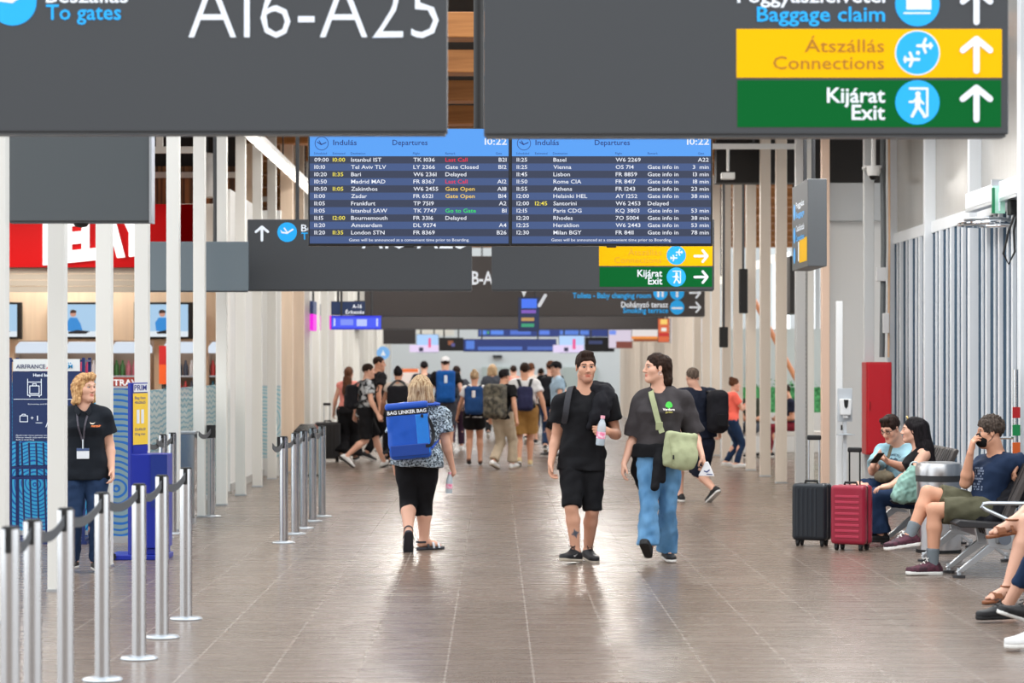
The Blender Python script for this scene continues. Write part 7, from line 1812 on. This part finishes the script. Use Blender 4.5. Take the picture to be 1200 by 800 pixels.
for S_ in 'RL': k.sock(S_, cloth('sock_grey', (112, 120, 126)), .30); k.shoe(S_, MAR, SOW, laces=LACE, sole_h=.03)
hf, hs = k.hf, k.hs; HRm = HR(hf); f = Field().add(s_ell(H(hf, 0, .052, -.058, hs), (.063 * hs, .067 * hs, .068 * hs), HRm), .01).add(s_cap(H(hf, 0, .09, -.02, hs), H(hf, 0, .1, -.045, hs), .014 * hs, .022 * hs), .02)
f.sub(s_box(H(hf, 0, -.06, -.05, hs), (.2, .085, .2), HRm, .01), .004); f.sub(s_box(H(hf, 0, .06, .045, hs), (.2, .2, .05), HRm, .01), .004)
o = soft('face_mask', f, .006, cloth('mask_black', (16, 16, 18)), k.o, origin=k.root)
g = MB()
for sg in (-1, 1): g.tube([tuple(L_(H(hf, sg * .06, .04, -.025, hs), k)), tuple(L_(H(hf, sg * .078, .01, .0, hs), k)), tuple(L_(H(hf, sg * .082, -.014, .006, hs), k))], .0025, 6).tube([tuple(L_(H(hf, sg * .058, .03, -.08, hs), k)), tuple(L_(H(hf, sg * .076, .0, -.05, hs), k)), tuple(L_(H(hf, sg * .08, -.018, -.02, hs), k))], .0025, 6)
g.build('ear_loop', BLACKM, o, smooth=True)
c = L_(P(1150, 562, 19.25), k); n = nrm(V(-.75, -.66, .05)); u = nrm(np.cross(UP, n)); arts = []
rg = np.random.RandomState(5)
for i in range(9):
    for j in range(7):
        if rg.rand() < .72: x, y = -.06 + j * .02, .085 - i * .021; arts.append([(x, y), (x + .017, y + rg.uniform(-.003, .003)), (x + .016, y + .014), (x + .001, y + .015)])
vs, fs = grid_art(arts, .05); decal('shirt_print', vs, fs, c, u, UP, n, k.parts['shirt'], mat('print_greyblue', (112, 124, 146), rough=.85), k.o)
w_ = L_(k.J['wrL'] + (k.J['elL'] - k.J['wrL']) * .12, k); dd = nrm(k.J['elL'] - k.J['wrL'])
MB().cyl(tuple(w_ - dd * .012), tuple(w_ + dd * .012), .034, 16).build('wrist_watch', ALU, k.o, smooth=True)
c = P(1176, 591, 19.2); f = Field().add(s_cap(P(1160, 610, 19.1), P(1190, 578, 19.15), .07, .09), .03).add(s_cap(P(1178, 575, 19.2), P(1190, 556, 19.2), .06, .04), .04).add(s_cap(P(1148, 611, 19.1), P(1172, 612, 19.1), .05, .05), .04)
bag_obj('jacket', f, BLK2, 'black jacket bundled on the bench beside the masked man', 'jacket', c, .012, (.08, .009))

# people at the right edge, mostly outside the view
e = sitter(1262, 17.0, -88, 1.66, 'f'); e.stand(0)
e.set(pelvis=(1262, 612), neck=(1275, 530), head=(1272, 498), knL=(1203, 611, -.05), anL=(1180, 690, -.12), knR=(1213, 592, .1), anR=(1186, 612, -.05), hipL=(1258, 618, -.09), hipR=(1258, 616, .09))
e.shoulders_from_neck(); 
for S_, dy in (('R', .1), ('L', -.1)): e.J['wr' + S_] = P(1222, 585, 17 + dy); e.finish_arm(S_, V(1, 0, -.5))
e.feet = {'L': dict(dir=yaw(-66), pitch=math.radians(-4)), 'R': dict(dir=nrm(V(-1, -.2, -.15)), up=(-.1, 0, 1))}
e.build('seated woman with bare legs and brown sandals at the right edge', mat_brow='brown'); e.hair(HAIR['auburn'], 'bob')
PALE = cloth('dress_pale', (176, 184, 192)); e.top(PALE, sleeve=.6, hem=-.1, loose=.016, name='dress_top'); e.bottoms(PALE, length=.55, loose=.03, name='dress_skirt')
BRN = mat('sandal_brown', (128, 74, 40), rough=.6)
for S_ in 'RL':
    ff = e.ff[S_]; so_ = soft('sandal', Field().add(s_foot(ff['heel'] - ff['dir'] * .004, ff['ball'] + ff['dir'] * .055, ff['up'], .036, .042, -.012, .012), 0), .009, BRN, e.o, origin=e.root)
    for aa, hh, wd in ((.10, .058, .06), (.02, .07, .02)):
        mid = ff['base'] + ff['dir'] * aa; pt = [mid + ff['side'] * (.046 * math.cos(t)) + ff['up'] * (hh * math.sin(t) + .004) for t in np.linspace(0, math.pi, 9)]
        strap_obj('sandal_strap', pt, wd, .005, BRN, so_, org=e.root, nvec=[nrm(ff['side'] * math.cos(t) + ff['up'] * math.sin(t)) for t in np.linspace(0, math.pi, 9)])
    lr = e.leg_r(); an = L_(e.J['an' + S_], e); MB().tube([tuple(an + UP * .02 + V(math.cos(t), math.sin(t), 0) * .042) for t in np.linspace(0, 6.28, 15)[:-1]], .007, 6, closed=True).build('ankle_strap', BRN, so_, smooth=True)
e = sitter(1280, 15.4, -88, 1.76); e.stand(0)
e.set(pelvis=(1285, 642), neck=(1300, 540), head=(1296, 506), knL=(1222, 628, -.1), anL=(1206, 714, -.32), knR=(1226, 628, .1), anR=(1180, 710, .3), hipL=(1280, 648, -.09), hipR=(1280, 646, .09)); e.shoulders_from_neck()
for S_, dy in (('R', .1), ('L', -.1)): e.J['wr' + S_] = P(1245, 612, 15.4 + dy); e.finish_arm(S_, V(1, 0, -.5))
e.feet = {'L': dict(dir=nrm(V(-1, -.5, .34)), up=(.3, 0, 1)), 'R': dict(dir=yaw(-72), pitch=math.radians(0))}
e.build('seated person with black sneakers and blue jeans at the right edge', mat_brow='dark'); e.hair(HAIR['dark'], 'short'); e.top(BLK, hem=-.05); e.bottoms(DEND, length=1.7, loose=.014, name='jeans')
for S_ in 'RL': e.shoe(S_, SHB, SOB if S_ == 'R' else SOW, laces=SHB)
e = sitter(1300, 14.25, -88, 1.74); e.stand(0)
e.set(pelvis=(1315, 662), neck=(1330, 552), head=(1326, 516), knL=(1240, 664, -.1), anL=(1216, 741, -.1), knR=(1245, 660, .1), anR=(1238, 738, .12), hipL=(1310, 668, -.09), hipR=(1310, 668, .09)); e.shoulders_from_neck()
for S_, dy in (('R', .1), ('L', -.1)): e.J['wr' + S_] = P(1272, 632, 14.25 + dy); e.finish_arm(S_, V(1, 0, -.5))
e.feet = {'L': dict(dir=yaw(-70), pitch=0), 'R': dict(dir=yaw(-80), pitch=0)}
e.build('seated person with white sneakers nearest the camera at the right edge', mat_brow='brown'); e.hair(HAIR['brown'], 'short'); e.top(GRY, hem=-.05); e.bottoms(GRY, length=1.9, loose=.016, name='trousers')
for S_ in 'RL': e.shoe(S_, SHW, SOW)
# two people on the lounge bench beyond the right colonnade
for px, cl, bt, hc, yw, lab in ((884, cloth('cloth_olive2', (70, 76, 66)), GRY, 'auburn', -30, 'person in dark olive seated beyond the right colonnade, left one of two'), (929, cloth('cloth_navy2', (32, 36, 56)), cloth('cloth_wine', (120, 30, 44)), 'brown', -80, 'person in navy and wine red seated beyond the right colonnade, right one of two')):
    D = 43.15; e = sitter(px, D, yw, 1.66, tone='mid', res=1.9); e.stand(0); F = yaw(yw); R = np.cross(F, UP)
    pe = V(PX(px, D), D, .54); e.J['pelvis'] = pe; e.J['neck'] = pe + UP * .48 + F * .08; e.J['head'] = e.J['neck'] + UP * .15 + F * .06; e.shoulders_from_neck(); e.head_pitch = -15
    for S_, sg in (('R', 1), ('L', -1)):
        e.J['hip' + S_] = pe + R * sg * .09; e.J['kn' + S_] = pe + R * sg * .1 + F * .42 + UP * -.02; e.J['an' + S_] = pe + R * sg * .1 + F * .45 - UP * .455
        e.J['wr' + S_] = pe + F * .28 + R * sg * .08 + UP * .14; e.finish_arm(S_, -F - UP * .3 + R * sg * .5)
    e.build(lab); e.hair(HAIR[hc], 'short'); e.top(cl, hem=-.05, sleeve=.6); e.bottoms(bt, length=1.9, name='trousers')
    for S_ in 'RL': e.shoe(S_, SHB, SOW)
